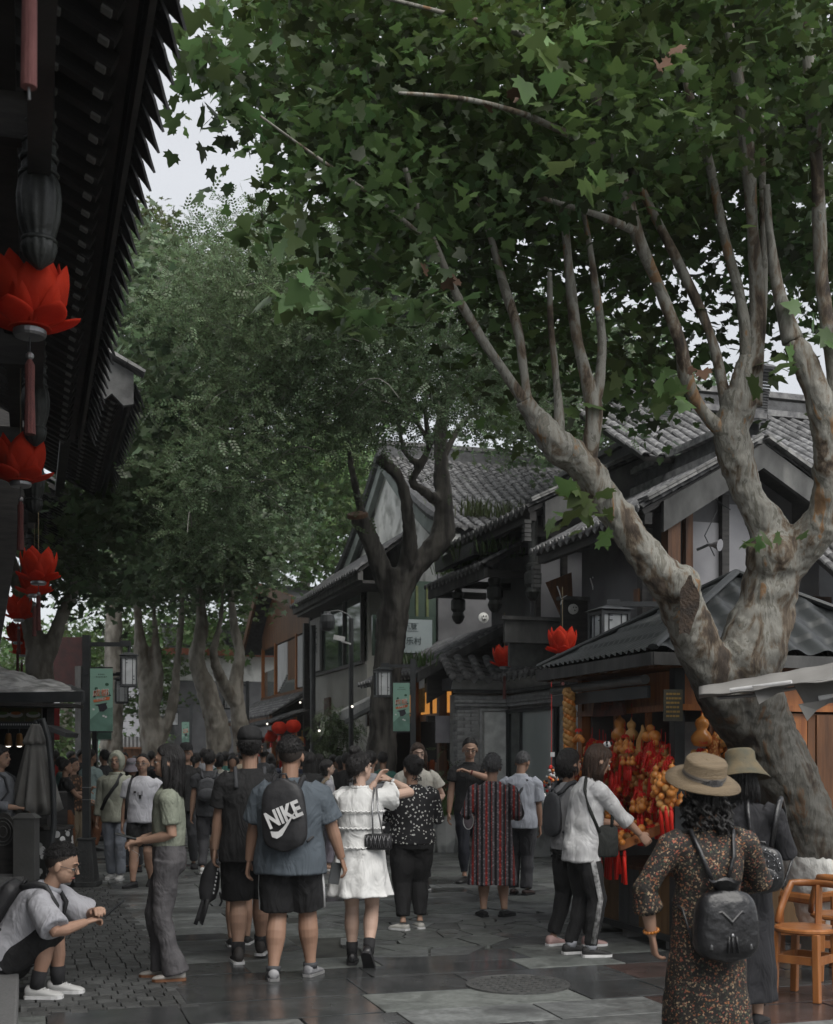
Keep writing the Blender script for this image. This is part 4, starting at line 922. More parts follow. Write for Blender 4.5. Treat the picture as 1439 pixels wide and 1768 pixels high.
def tmpl_maple():
    v = [(0,.2,0)] + [(x, y, -.10*abs(x)-.12*max(0,y-.4)) for x, y in MAPLE]; n = len(MAPLE)
    return np.array(v, np.float32), np.array([(0, 1+i, 1+(i+1) % n) for i in range(n)])
def tmpl_maple_lo():
    P = [(0,0),(.55,-.15),(.35,.1),(.62,.45),(.2,.45),(0,.95),(-.2,.45),(-.62,.45),(-.35,.1),(-.55,-.15)]
    v = [(0,.2,.0)] + [(x, y, -.12*abs(x)) for x, y in P]; n = len(P)
    return np.array(v, np.float32), np.array([(0, 1+i, 1+(i+1) % n) for i in range(n)])
def tmpl_sprig(k=4):
    v = []; f = []
    def leaf(x, y, a, s=.24):
        o = len(v); ca, sa = cos(a), sin(a)
        for lx, ly, lz in ((0,0,0),(.32,.5,.03),(0,1,0),(-.32,.5,.03)):
            X, Y_ = lx*s, ly*s; v.append((x+X*ca-Y_*sa, y+X*sa+Y_*ca, lz*s)); 
        f.append((o,o+1,o+2)); f.append((o,o+2,o+3))
    for i in range(k):
        y = .15+i*.2; leaf(0, y, -1.0); leaf(0, y+.06, 1.0)
    leaf(0, .15+k*.2, 0)
    return np.array(v, np.float32), np.array(f)
TM, TL, TS = tmpl_maple(), tmpl_maple_lo(), tmpl_sprig()
def scatter(T, pos, nrm, size, spin=None, out=None):
    n = len(pos); nrm = nrm/np.linalg.norm(nrm, axis=1, keepdims=True)
    r = nrg.normal(size=(n,3)) if out is None else out + nrg.normal(size=(n,3))*.5
    y = r - nrm*(r*nrm).sum(1, keepdims=True); y /= np.linalg.norm(y, axis=1, keepdims=True)+1e-9
    x = np.cross(y, nrm); R = np.stack([x, y, nrm], axis=2)  # columns
    v = np.einsum('nij,kj->nki', R, T[0])*size[:,None,None] + pos[:,None,:]
    k = len(T[0]); f = (T[1][None] + (np.arange(n)*k)[:,None,None]).reshape(-1, 3)
    return v.reshape(-1, 3), f, R
def leaves(par, T, centers, rad, per, size, m, name='foliage', tilt=.55, droop=.25, singles=0, szv=.3, flat=.6, view=None):
    """each centre is a twig end that carries a spray of leaves"""
    C = np.array([tuple(c) for c in centers]); n = len(C)
    pos = np.repeat(C, per, 0) + nrg.normal(size=(n*per, 3))*np.array([1,1,flat])*rad
    nr = nrg.normal(size=(n*per, 3))*tilt*1.25 + np.array([0,0,1.0]); outd = (pos-np.repeat(C, per, 0))*3 + np.array([0,0,-droop])
    sz = size*(1+nrg.uniform(-szv, szv, n*per))
    if singles:
        cam_ = np.array([0,0,CAMH]); dd = np.linalg.norm(pos-cam_, axis=1)
        f_ = (pos[:,0]*ST+pos[:,1]*CT); x_ = (pos[:,0]*CT-pos[:,1]*ST)/f_; z_ = (pos[:,2]-CAMH)/f_
        inn = (np.abs(x_) < .33)&(z_ < .6)&(z_ > .1)
        idx = np.argsort(np.where(inn, dd, 99))[:singles]; keep = np.ones(len(pos), bool); keep[idx] = False
        v, f, R = scatter(T, pos[idx], nr[idx], sz[idx], out=outd[idx])
        mm = [np_mesh('leaf', T[0]*s, T[1], m) for s in (size*.85, size, size*1.15)]
        for j in range(len(idx)):
            M = Matrix([[*R[j][0], pos[idx[j]][0]], [*R[j][1], pos[idx[j]][1]], [*R[j][2], pos[idx[j]][2]], [0,0,0,1]]); inst(mm[j % 3], 'leaf', par, M)
        pos, nr, sz, outd = pos[keep], nr[keep], sz[keep], outd[keep]
    v, f, _ = scatter(T, pos, nr, sz, out=outd)
    if par is not None: v = v - np.array(wm(par).translation)
    me = np_mesh(name, v, f, m); o = bpy.data.objects.new(name, me); COL.objects.link(o)
    if par is not None: o.parent = par
    o['kind'] = 'stuff'; return o
def limb(b, pts, n=14, rough=.12, sub=5):
    """pts: (px, py, d, width in px) -> organic tube"""
    P = [W(p[0], p[1], p[2]) for p in pts]; R = [p[3]*p[2]/FPX/2 for p in pts]
    return limbw(b, P, R, n, rough, sub)
def limbw(b, P, R, n=14, rough=.12, sub=5):
    q, r = [], []
    for i in range(len(P)-1):
        a0 = P[max(i-1,0)]; a1 = P[i]; a2 = P[i+1]; a3 = P[min(i+2, len(P)-1)]
        for k in range(sub):
            t = k/sub; q.append(.5*((2*a1) + (a2-a0)*t + (2*a0-5*a1+4*a2-a3)*t*t + (3*a1-a0-3*a2+a3)*t**3)); r.append(R[i]*(1-t)+R[i+1]*t)
    q.append(P[-1]); r.append(R[-1])
    s = len(b.v); b.tube(q, r, n)
    for i in range(s, len(b.v)):
        p = V(b.v[i]); k = (i-s)//n; c = q[min(k, len(q)-1)]; o = p-c
        f = 1 + rough*(mnoise.noise(p*2.2)*1.2 + mnoise.noise(p*6)*.6); b.v[i] = tuple(c+o*f)
    return q, r
def finish_tree(b, par, m, vox=.03, name='trunk', sm=2, disp=.0):
    o = b.build(name, m, par, smooth=True)
    if vox:
        r = o.modifiers.new('r', 'REMESH'); r.mode = 'VOXEL'; r.voxel_size = vox; r.use_smooth_shade = True
        if sm: s = o.modifiers.new('s', 'SMOOTH'); s.iterations = sm; s.factor = .5
        if disp:
            tx = bpy.data.textures.get('bark_lumps') or bpy.data.textures.new('bark_lumps', 'CLOUDS'); tx.noise_scale = .11; tx.noise_depth = 4
            dm = o.modifiers.new('d', 'DISPLACE'); dm.texture = tx; dm.strength = disp; dm.texture_coords = 'GLOBAL'; dm.mid_level = .5
    return o
# near plane tree --------------------------------------------------------
T1 = thing('plane_tree', 'huge plane tree with forked patchy trunk and whitewashed foot on the right', 'tree', G(1440, 1640))
b = MB()
limb(b, [(1470,1690,9.6,150),(1440,1580,9.6,118),(1405,1470,9.6,108),(1362,1360,9.6,118),(1315,1260,9.6,128),(1285,1180,9.5,130),(1300,1120,9.5,118),(1325,1050,9.5,98),(1338,985,9.5,92),(1330,920,9.45,72),(1296,860,9.4,52),(1275,800,9.35,56),(1262,745,9.3,62),(1278,690,9.25,60),(1284,650,9.2,40),(1290,615,9.2,26)], 20, .14)
limb(b, [(1300,1250,9.55,110),(1250,1195,9.45,100),(1213,1130,9.35,84),(1190,1070,9.25,76),(1160,1010,9.15,74),(1125,970,9.1,60),(1080,905,9.1,56),(1040,850,9.1,54),(1005,800,9.05,58),(962,768,9.0,54),(925,720,8.95,38),(905,690,8.9,30)], 18, .12)
limb(b, [(1340,990,9.5,90),(1378,950,9.4,74),(1412,915,9.3,66),(1432,860,9.2,56),(1430,790,9.1,52),(1420,700,9.0,46),(1398,640,9.0,42),(1370,590,9,38)], 16, .12)
b.ell(W(1176,1012,9.08), (.145,.15,.16), 14, 10); b.ell(W(1340,960,9.4), (.23,.2,.2), 14, 10)
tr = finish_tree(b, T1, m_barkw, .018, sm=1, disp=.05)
b = MB(); b.rings([[W(1180,1052,9.02)+CAMR*((cos(a)*.068-sin(a)*-.02)*s*(1+.25*sin(3*a+1)))+UP*(sin(a)*.21*s*(1+.12*sin(5*a)))+CAMR*(-.0)-CAMF*(.165-.05*(1-s)) for a in [2*pi*k/18 for k in range(18)]] for s in (1.0, .55, .05)]); b.build('bark_scar', mat('dark_rotten_wood', (.045,.03,.02), (.02,.015,.012), (0) if False else .9, scale=14, bump=1.0), T1)
b = MB()
B1 = [
 [(905,690,8.9,30),(870,640,8.8,24),(830,580,8.7,20),(790,510,8.6,18),(755,430,8.5,16),(720,350,8.4,13),(700,290,8.3,10)],
 [(912,690,8.9,24),(905,640,8.9,20),(895,570,8.9,18),(870,490,9,16),(845,400,9,13),(805,300,9,10)],
 [(962,770,9.0,30),(966,720,9,20),(960,640,9,16),(952,560,9,12),(950,470,9,10)],
 [(1015,800,9.05,42),(1025,745,9.0,34),(1026,700,9,32),(1010,640,9,26),(995,570,9,22),(985,480,9,20),(975,380,9,16),(960,300,9,14)],
 [(1026,700,9,26),(1037,650,9,20),(1040,580,9,17),(1030,500,9,15),(1015,400,9,12),(1000,330,9,9)],
 [(1265,760,9.3,40),(1215,710,9.2,30),(1185,650,9.1,30),(1175,590,9,28),(1140,500,9,28),(1100,400,8.9,27),(1060,260,8.8,28),(1020,140,8.7,20),(985,50,8.6,14)],
 [(1262,740,9.3,36),(1248,660,9.3,24),(1225,570,9.3,20),(1180,470,9.3,18),(1130,370,9.2,18),(1085,280,9.2,14)],
 [(1278,690,9.25,40),(1290,620,9.2,30),(1280,520,9.2,22),(1250,400,9.2,20),(1225,280,9.1,18),(1180,120,9,13),(1165,0,9,9)],
 [(1285,690,9.25,48),(1300,620,9.2,36),(1308,520,9.2,30),(1300,380,9.1,28),(1285,200,9,28),(1262,60,8.9,24),(1240,-80,8.8,20)],
 [(1300,700,9.25,36),(1312,600,9.2,20),(1320,480,9.2,17),(1318,350,9.2,15),(1316,200,9.2,12)],
 [(1370,590,9,38),(1345,500,9,26),(1330,400,9,18),(1325,320,9,14)],
 [(1432,860,9.2,40),(1440,760,9.1,30),(1437,620,9,28),(1420,480,9,28),(1412,300,8.9,28),(1400,120,8.8,28),(1390,-60,8.7,24)],
 [(1060,260,8.8,22),(980,230,8.4,16),(900,195,8.0,12),(800,170,7.6,9),(690,160,7.2,7)],
 [(755,430,8.5,12),(660,350,8.2,9),(560,280,7.9,7),(450,200,7.7,5)],
 [(1020,140,8.7,16),(900,60,8.3,12),(760,20,8.0,9),(600,-20,7.8,7)],
 [(1100,400,8.9,18),(1030,370,8.5,12),(930,340,8.2,9)],
]
for br in B1:
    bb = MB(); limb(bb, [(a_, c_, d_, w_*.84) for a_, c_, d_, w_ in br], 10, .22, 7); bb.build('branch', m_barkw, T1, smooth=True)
def poly_in(px, py, P):
    c = False; j = len(P)-1
    for i in range(len(P)):
        if (P[i][1] > py) != (P[j][1] > py) and px < (P[j][0]-P[i][0])*(py-P[i][1])/(P[j][1]-P[i][1])+P[i][0]: c = not c
        j = i
    return c
def crown_points(P, n, d0, d1, holes=(), bbox=None, fall=None):
    xs = [p[0] for p in P]; ys = [p[1] for p in P]; out = []
    while len(out) < n:
        px, py = rng.uniform(min(xs), max(xs)), rng.uniform(min(ys), max(ys))
        if not poly_in(px, py, P): continue
        d = rng.uniform(d0, d1)
        if any(((px-h[0])/h[2])**2 + ((py-h[1])/h[3])**2 < 1 and rng.random() < (h[4] if len(h) > 4 else 1) for h in holes): continue
        out.append(W(px, py, d))
    return out
def clumps(P, nc, per, d0, d1, r, holes=()):
    """crown = boughs; each bough is a flattened cloud of twig ends"""
    out = []
    for c in crown_points(P, nc, d0, d1, holes):
        rr = r*rng.uniform(.6, 1.3)
        for _ in range(per):
            o = V((rng.gauss(0,1), rng.gauss(0,1), rng.gauss(0,.42)))*rr*.46; o.z -= .25*(o.x**2+o.y**2)/rr; out.append(c+o)
    return out
P1 = [(425,-140),(400,20),(415,70),(425,110),(475,150),(470,220),(505,270),(535,330),(580,380),(590,440),(640,470),(700,490),(790,520),(850,560),(900,600),(960,660),(1080,700),(1180,680),(1250,640),(1330,560),(1480,540),(1520,-140)]
hol = [(1230,560,70,80,.93),(1370,500,75,60,.85),(1170,600,45,60,.8),(1395,640,60,60,1),(1385,400,30,50,.6),(1290,420,25,30,.6),(1260,440,40,45,.75),(1310,600,60,60,.9),(960,640,60,50,.5)]
c1 = clumps(P1, 190, 12, 8.8, 13.3, .70, hol)
leaves(T1, TM, c1, .20, 11, .092, m_leafA, singles=0)
P1b = [(450,-140),(425,30),(440,80),(490,130),(490,200),(540,300),(600,360),(640,430),(760,430),(850,430),(1010,420),(1200,330),(1400,220),(1480,100),(1500,-140)]
c1b = clumps(P1b, 44, 10, 7.7, 9.4, .45, [(1100,300,400,200,.5)])
leaves(T1, TM, c1b, .20, 11, .088, m_leafA, singles=290)
# single sprays that stick out
edge = [(330,95,8),(350,85,8.2),(375,95,8.4),(400,90,8.3),(335,190,8.3),(360,195,8.2),(385,200,8.4),(410,205,8.3),(430,215,8.2),(345,20,8),(365,50,8),(350,128,8.3),(375,135,8.3),(490,510,7.6),(520,508,7.6),(545,515,7.8),(560,520,7.8),(620,545,7.8),(650,540,7.9),(700,520,8),(735,520,8),(755,525,8),(630,560,7.8),(440,400,8.5),(470,420,8.4),(500,440,8),
        (940,110,6.9),(1000,280,6.8),(975,95,6.9),(1155,690,9),(1165,680,9),(1010,700,9),(1120,640,9.4),(1060,650,9.3),(990,880,8.8),(1010,905,8.8),(1005,860,8.8),(1340,930,9.1),(1400,560,9),(1420,600,9),(1360,620,9),(1340,640,9),(500,330,8.2),(530,380,8.1)]
leaves(T1, TM, [W(*e) for e in edge], .10, 6, .125, m_leafD, tilt=.8)
# brown dead leaves
leaves(T1, TM, [W(860,180,7.2), W(1160,100,7.4), W(760,480,8), W(1205,640,8.6)], .05, 3, .075, mat('dead_leaf', (.11,.055,.03), (.07,.04,.025), rough=.8, bump=0), tilt=1.5, name='dead_leaves')
# dark-barked tree in the middle of the street side ----------------------
def limb2(b_, pts, *a_): return limb(b_, [(x_, y_, d_*.84, w_*.88) for x_, y_, d_, w_ in pts], *a_)
T2 = thing('locust_tree', 'dark barked tree with fine leaves and lopped limb in front of the white gable', 'tree', W(655, 1395, 21.4))
T2.location.z = 0
b = MB()
limb2(b, [(660,1500,25.5,80),(662,1420,25.5,70),(660,1330,25.5,62),(662,1240,25.5,58),(668,1160,25.5,56),(676,1090,25.5,58),(684,1030,25.5,62),(690,985,25.5,66)], 16, .16)
limb2(b, [(676,1030,25.5,44),(660,985,25.4,42),(645,945,25.3,38),(628,905,25.2,38),(618,890,25.1,36)], 14, .12)
limb2(b, [(640,930,25.3,26),(625,885,25.3,18),(612,830,25.3,15),(605,785,25.3,12)], 10, .1)
limb2(b, [(684,1040,25.5,48),(712,985,25.7,42),(740,955,25.8,44),(765,920,25.9,48),(768,870,25.9,36),(762,800,26,30),(764,720,26,24),(775,640,26,16)], 14, .14)
limb2(b, [(700,990,25.4,36),(708,940,25.2,30),(705,880,25,26),(690,825,24.9,22),(665,800,24.8,26),(655,790,24.8,30)], 12, .16)
limb2(b, [(765,870,25.9,26),(735,850,25.6,20),(712,830,25.5,16),(730,800,25.4,16),(742,770,25.3,14),(765,720,25.2,12),(800,660,25,9)], 10, .1)
limb2(b, [(728,805,25.4,15),(700,780,25.4,12),(690,730,25.4,10),(685,690,25.4,8)], 8, .1)
finish_tree(b, T2, m_barkd, .045, disp=.06)
b = MB(); q = W(618, 888, 21.0); b.lathe([(.01,.02),(.17,.02),(.18,0),(.18,-.05)], q, 18, Euler((radians(20),radians(-12),0)).to_matrix()); b.build('sawn_end', mat('sawn_wood', (.24,.13,.08), (.15,.09,.06), scale=8, rough=.8), T2)
for br in ([(764,720,26,20),(730,650,25,12),(690,600,24.4,9),(640,560,24,6)], [(764,720,26,18),(800,640,25.4,12),(840,560,25,8)], [(762,800,26,14),(800,730,26,10),(860,690,26,7)], [(605,785,25.3,10),(600,740,25,8),(590,690,24.6,6),(610,640,24.2,4)], [(742,770,25.3,12),(735,700,25.2,9),(745,640,25,7)], [(740,760,25.3,10),(700,700,25,8),(650,660,24.6,6)]):
    bb = MB(); limb2(bb, br, 7, .08); bb.build('branch', m_barkd, T2, smooth=True)
def arcs(par, n, P, d0, d1, seg=6, m=None):
    b = MB()
    for _ in range(n):
        c = crown_points(P, 1, d0, d1)[0]; a = rng.uniform(0, 2*pi); L = rng.uniform(.5, 1.2); pts = []
        for k in range(seg): t = k/(seg-1); pts.append(c + V((cos(a)*L*t, sin(a)*L*t, .25*L*sin(t*2.2)-.45*L*t*t)))
        b.tube(pts, [.010*(1-.6*k/seg) for k in range(seg)], 4)
    b.build('twig', m or m_barks, par, kind='stuff')
P2 = [(345,450),(365,400),(410,360),(460,360),(520,400),(640,400),(760,460),(880,520),(960,600),(975,680),(920,700),(830,690),(760,720),(640,730),(560,770),(500,810),(465,870),(400,920),(345,930),(300,900),(330,800),(370,640),(330,520)]
c2 = clumps(P2, 215, 18, 16.5, 21.5, .88)
leaves(T2, TS, c2, .20, 6, .205, m_leafC, tilt=.7, flat=.8)
c2 = crown_points([(560,640),(700,600),(900,620),(1000,680),(980,760),(900,745),(820,730),(700,730),(600,720)], 80, 21, 25, [(830,760,60,30,.6)])
leaves(T2, TS, c2, .32, 9, .18, m_leafC, tilt=.9)
arcs(T2, 60, P2, 16.3, 19)
# other plane trees ------------------------------------------------------
def plane(label, trunk, P, nc, per, d0, d1, r, per2, size, m, holes=(), T=TL, tw=.25, barkm=None, vox=.05, name='plane_tree', flat=.6):
    d = trunk[0][0][2]; p = W(trunk[0][0][0], trunk[0][0][1], d); t = thing(name, label, 'tree', (p.x, p.y, 0))
    b = MB()
    for br in trunk: limb(b, [(a_, c_, d_, w_*.8) for a_, c_, d_, w_ in br]+[(br[-1][0]*1.6-br[-2][0]*.6, br[-1][1]-60, br[-1][2], br[-1][3]*.5), (br[-1][0]*2.0-br[-2][0], br[-1][1]-130, br[-1][2], 5)], 12, .22)
    finish_tree(b, t, barkm or m_bark, vox, disp=.06)
    if nc: leaves(t, T, clumps(P, nc, per, d0, d1, r, holes), tw, per2, size, m, flat=flat)
    return t
plane('tall plane tree on the left whose leafy boughs show beside the dark eaves', [[(60,1420,22,60),(65,1240,22,52),(70,1150,22,58),(55,1080,22,40),(30,1000,22,30)], [(72,1150,22,50),(110,1060,22,30),(150,960,22,22),(180,860,22,18)]],
      [(150,1030),(110,1010),(120,940),(165,800),(200,620),(185,520),(190,460),(225,400),(255,410),(290,460),(330,500),(360,560),(330,640),(340,760),(350,830),(300,900),(230,950),(190,1010)], 120, 12, 18.5, 25, .95, 7, .135, m_leafB, T=TM)
plane('olive topped plane tree behind the left boughs against the sky', [[(190,1400,34,50),(195,1200,34,44),(200,1000,34,34),(230,700,34,20)]],
      [(180,560),(195,370),(230,360),(255,375),(285,420),(320,460),(330,540),(300,600)], 60, 14, 30, 36, 1.2, 9, .16, m_leafY)
T5 = plane('knobbly trunked plane tree left of the far shop, its limb bending right', [[(268,1400,30,56),(266,1330,30,50),(262,1270,30,46),(258,1200,30,46),(245,1130,30,30),(240,1080,30,24)],[(268,1290,30,30),(285,1262,30,26),(300,1210,30,22),(306,1150,30,18),(312,1090,30,16)],[(262,1240,30,28),(275,1180,30,22),(270,1120,30,18)]],
      [(170,1040),(200,960),(300,880),(400,890),(420,940),(400,980),(350,1010),(290,1010),(230,1040)], 60, 12, 26, 34, 1.1, 10, .15, m_leafB)
T6 = plane('plane tree with two crossing trunks before the timber gable shop', [[(372,1400,31,60),(372,1320,31,56),(378,1260,31,48),(360,1200,31,46),(340,1140,31,34),(350,1080,31,26),(345,1020,31,18)],[(425,1400,32,44),(422,1320,32,40),(415,1250,32,38),(408,1190,32,34),(415,1130,32,26),(405,1080,32,20)],[(412,1220,32,30),(385,1180,31.5,26),(370,1130,31,20),(380,1080,31,14)]],
      [(340,1000),(320,950),(400,880),(490,860),(520,890),(490,930),(440,960),(410,1000),(370,1020)], 55, 13, 27, 35, 1.1, 10, .15, m_leafB)
plane('bright green plane tree beyond the dark barked tree above the grey roofs', [[(520,1300,45,30),(525,1100,45,26),(530,950,45,20)]],
      [(500,900),(480,820),(520,760),(600,740),(640,780),(640,860),(600,930),(560,980),(500,990)], 90, 13, 36, 46, 1.5, 12, .17, m_leafD)
plane('dense background tree filling the gap under the high boughs', [[(420,1300,50,30),(430,1100,50,26),(430,900,50,20)]],
      [(180,1120),(190,600),(300,500),(500,480),(700,560),(780,680),(640,760),(560,850),(500,930),(455,1030),(440,1150),(190,1170)], 190, 12, 42, 54, 2.0, 11, .21, m_leafD)
plane('tree behind the openwork ridge on the right', [[(1000,1300,30,30),(1000,900,30,26)]],
      [(880,760),(900,600),(1000,560),(1100,600),(1200,640),(1240,690),(1180,720),(1130,700),(1040,760),(960,790)], 100, 14, 24, 30, 1.1, 7, .13, m_leafC, T=TL)
plane('leafy tree at the far left end of the street behind the stalls', [[(110,1400,46,30),(115,1280,46,26),(115,1200,46,22)]],
      [(-80,1340),(-80,1100),(40,1080),(200,1080),(330,1060),(330,1180),(240,1200),(170,1290),(150,1350)], 120, 12, 42, 50, 1.6, 10, .18, m_leafD)
# weeds on roofs
def weeds(name, label, pts, n, h, m, cat='plant'):
    b = MB()
    p0 = pts[0]; t = thing(name, label, cat, p0)
    v, f = [], []
    for _ in range(n):
        c = rng.choice(pts) + V((rng.gauss(0,.14), rng.gauss(0,.14), 0)); a = rng.uniform(0, 2*pi); l_ = h*rng.uniform(.5, 1.2); o = len(v); bend = rng.uniform(.2,.6)*l_
        dx, dy = cos(a), sin(a); w_ = .012
        v += [(c.x-dy*w_, c.y+dx*w_, c.z), (c.x+dy*w_, c.y-dx*w_, c.z), (c.x+dx*bend*.4+dy*w_, c.y+dy*bend*.4-dx*w_, c.z+l_*.6), (c.x+dx*bend, c.y+dy*bend, c.z+l_*.9), (c.x+dx*bend*.4-dy*w_, c.y+dy*bend*.4+dx*w_, c.z+l_*.6)]
        f += [(o,o+1,o+2),(o,o+2,o+4),(o+4,o+2,o+3)]
    me = np_mesh('blades', np.array(v)-np.array(p0), np.array(f), m); o = bpy.data.objects.new('blades', me); COL.objects.link(o); o.parent = t; o['kind'] = 'stuff'
    return t
def along(a, c, n, r=0): return [V(a).lerp(V(c), i/(n-1)) + V((rng.uniform(-r,r), rng.uniform(-r,r), 0)) for i in range(n)]
weeds('roof_weeds', 'bright green weeds growing along the small tiled canopy', along((7.3, q0.y+.2, 4.86), (7.3, q1.y, 4.86), 12, .2), 700, .32, m_leafD)
weeds('roof_weeds', 'yellowish weeds on the eave of the long hall roof', along((8.6, 25.0, 6.65), (11.3, 25.3, 6.8), 14, .3), 500, .4, m_leafY)
weeds('roof_weeds', 'small green weeds at the foot of the snack shop roof', along((6.45, 20.4, 3.1), (6.8, 23.5, 3.3), 8, .1), 260, .3, m_leafD)
# willowy shrub before the grey wall
t = thing('willow_shrub', 'drooping bamboo-like shrub against the grey wall beside the dark tree', 'shrub', W(580, 1380, 27)); t.location.z = 0
cc = crown_points([(545,1240),(570,1215),(610,1225),(625,1250),(620,1330),(600,1345),(560,1345)], 120, 26.3, 27.3)
leaves(t, TS, cc, .12, 7, .22, leafmat('willow_leaf', (.075,.10,.045), (.05,.075,.035)), droop=3, tilt=1.5)
MB().tube([W(582,1390,27), W(580,1300,27), W(570,1230,27)], [.03,.02,.01], 6).build('stem', m_barkd, t)
b = MB()
# ============================================================ LAMPS, STALLS, STREET THINGS
def blob(b, c, r, n=10): b.ell(c, r, n, 7)
def banner(par, c, wd, ht):
    """c = centre; faces the camera"""
    M = facecam(c); q = lambda x, y, z=0: M @ V((x, y, z))
    b = MB(); b.poly([q(-wd/2,-ht/2), q(wd/2,-ht/2), q(wd/2,ht/2), q(-wd/2,ht/2)], .012, CAMF); b.build('banner', m_green_banner, par)
    MB().poly([q(-wd/2,-ht/2,.002), q(wd/2,-ht/2,.002), q(wd/2,-ht*.12,.002), q(-.0,-ht*.16,.002), q(-wd/2,-ht*.32,.002)], .001, -CAMF).build('banner_print', mat('deep_mint_print', (.15,.28,.225), rough=.55, bump=0), par)
    for y, w_, n in ((.405*ht, .3, 4), (.365*ht, .5, 7)):
        b = MB()
        for i in range(n):
            x = (i-(n-1)/2)*w_*wd/n; s = w_*wd/n*.38
            for k in (-1, 0, 1): b.poly([q(x-s, y+k*s*.6, .003), q(x+s, y+k*s*.6, .003), q(x+s, y+k*s*.6+s*.25, .003), q(x-s, y+k*s*.6+s*.25, .003)])
            b.poly([q(x-s*.15, y-s, .003), q(x+s*.15, y-s, .003), q(x+s*.15, y+s, .003), q(x-s*.15, y+s, .003)])
        b.build('banner_print', m_darkgap, par, kind='stuff')
    mo = mat('orange_print', (.60,.17,.07), rough=.6, bump=0); mg = mat('dark_green_print', (.03,.10,.06), rough=.6, bump=0); mk = mat('charcoal_print', (.035,.035,.045), rough=.6, bump=0)
    text('成都', axes(q(-.02*wd, .105*ht, .005), CAMR*.98+UP*.1, UP, -CAMF), .36*wd, m_wpaint, 'banner_lettering', par, sx=1.1); text('成都', axes(q(-.02*wd, .10*ht, .007), CAMR*.98+UP*.1, UP, -CAMF), .33*wd, mo, 'banner_lettering', par, sx=1.1)
    MB().poly([q(-.36*wd,-.005*ht,.004), q(-.33*wd,-.045*ht,.004), q(.36*wd,.0*ht,.004), q(.38*wd,.045*ht,.004), q(.30*wd,.05*ht,.004)], .001, -CAMF).build('banner_print', mo, par)
    text('宽窄巷子', axes(q(.0*wd, .008*ht, .006), CAMR*.99+UP*.09, UP, -CAMF), .11*wd, m_wpaint, 'banner_lettering', par)
    MB().poly([q(-.15*wd,-.075*ht,.004), q(-.08*wd,-.19*ht,.004), q(.10*wd,-.19*ht,.004), q(.28*wd,-.135*ht,.004), q(.20*wd,-.055*ht,.004)], .001, -CAMF).build('banner_print', mk, par)
    MB().poly([q(-.32*wd,-.085*ht,.004), q(.25*wd,-.045*ht,.004), q(.25*wd,-.06*ht,.004), q(-.10*wd,-.10*ht,.004)], .001, -CAMF).build('banner_print', mk, par)
    for x, y, r in ((-.22,.18,.08),(.25,.245,.09),(.28,.10,.11),(-.3,.05,.06),(.38,.07,.05),(-.28,.13,.06)):
        MB().poly([q(x*wd+cos(a)*r*wd, y*ht+sin(a)*r*wd*.8, .0045) for a in [2*pi*k/7 for k in range(7)]]).build('banner_print', mg if r > .07 else mk, par)
    for x, y in ((-.34,-.155),(.1,-.26),(.2,-.275)):
        MB().poly([q(x*wd+cos(a)*.06*wd, y*ht+sin(a)*.05*wd, .0045) for a in [2*pi*k/5 for k in range(5)]]).build('banner_print', m_wpaint, par)
def lantern_box(par, c, w_, h, s=1):
    b = MB(); b.box(c+UP*(h*.54), (w_*1.22, w_*1.22, h*.05), taper=.75); b.box(c+UP*(h*.59), (w_*.8, w_*.8, h*.06), taper=.6); b.build('lantern_roof', m_blackmetal, par)
    MB().box(c, (w_*.84, w_*.84, h*.84)).build('lamp_glass', m_lampglass, par)
    b = MB()
    for sx in (-1, 1):
        for sy in (-1, 1): b.box(c+V((sx*w_*.46, sy*w_*.46, 0)), (w_*.09, w_*.09, h))
    for z in (-.47, .45):
        for ax in (0, 1):
            for s_ in (-1, 1): b.box(c+V(((0 if ax else s_*w_*.46), (s_*w_*.46 if ax else 0), z*h)), ((w_ if ax else w_*.08), (w_*.08 if ax else w_), h*.07))
    b.build('lantern_frame', m_blackmetal, par)
    b = MB()
    for s_ in (-1, 1):
        for ax in (0, 1):
            def add(u, z, su, sz):
                b.box(c + (V((u, s_*w_*.435, z)) if ax else V((s_*w_*.435, u, z))), ((su, .008, sz) if ax else (.008, su, sz)))
            add(-w_*.22, 0, .008, h*.86); add(w_*.22, 0, .008, h*.86)
            for k in (-1, 1):
                for dz in (0, 1): add(k*w_*.22+ (w_*.06), -k*h*.27+dz*h*.11*1, w_*.13, .008)
    b.build('lattice', m_blackmetal, par)
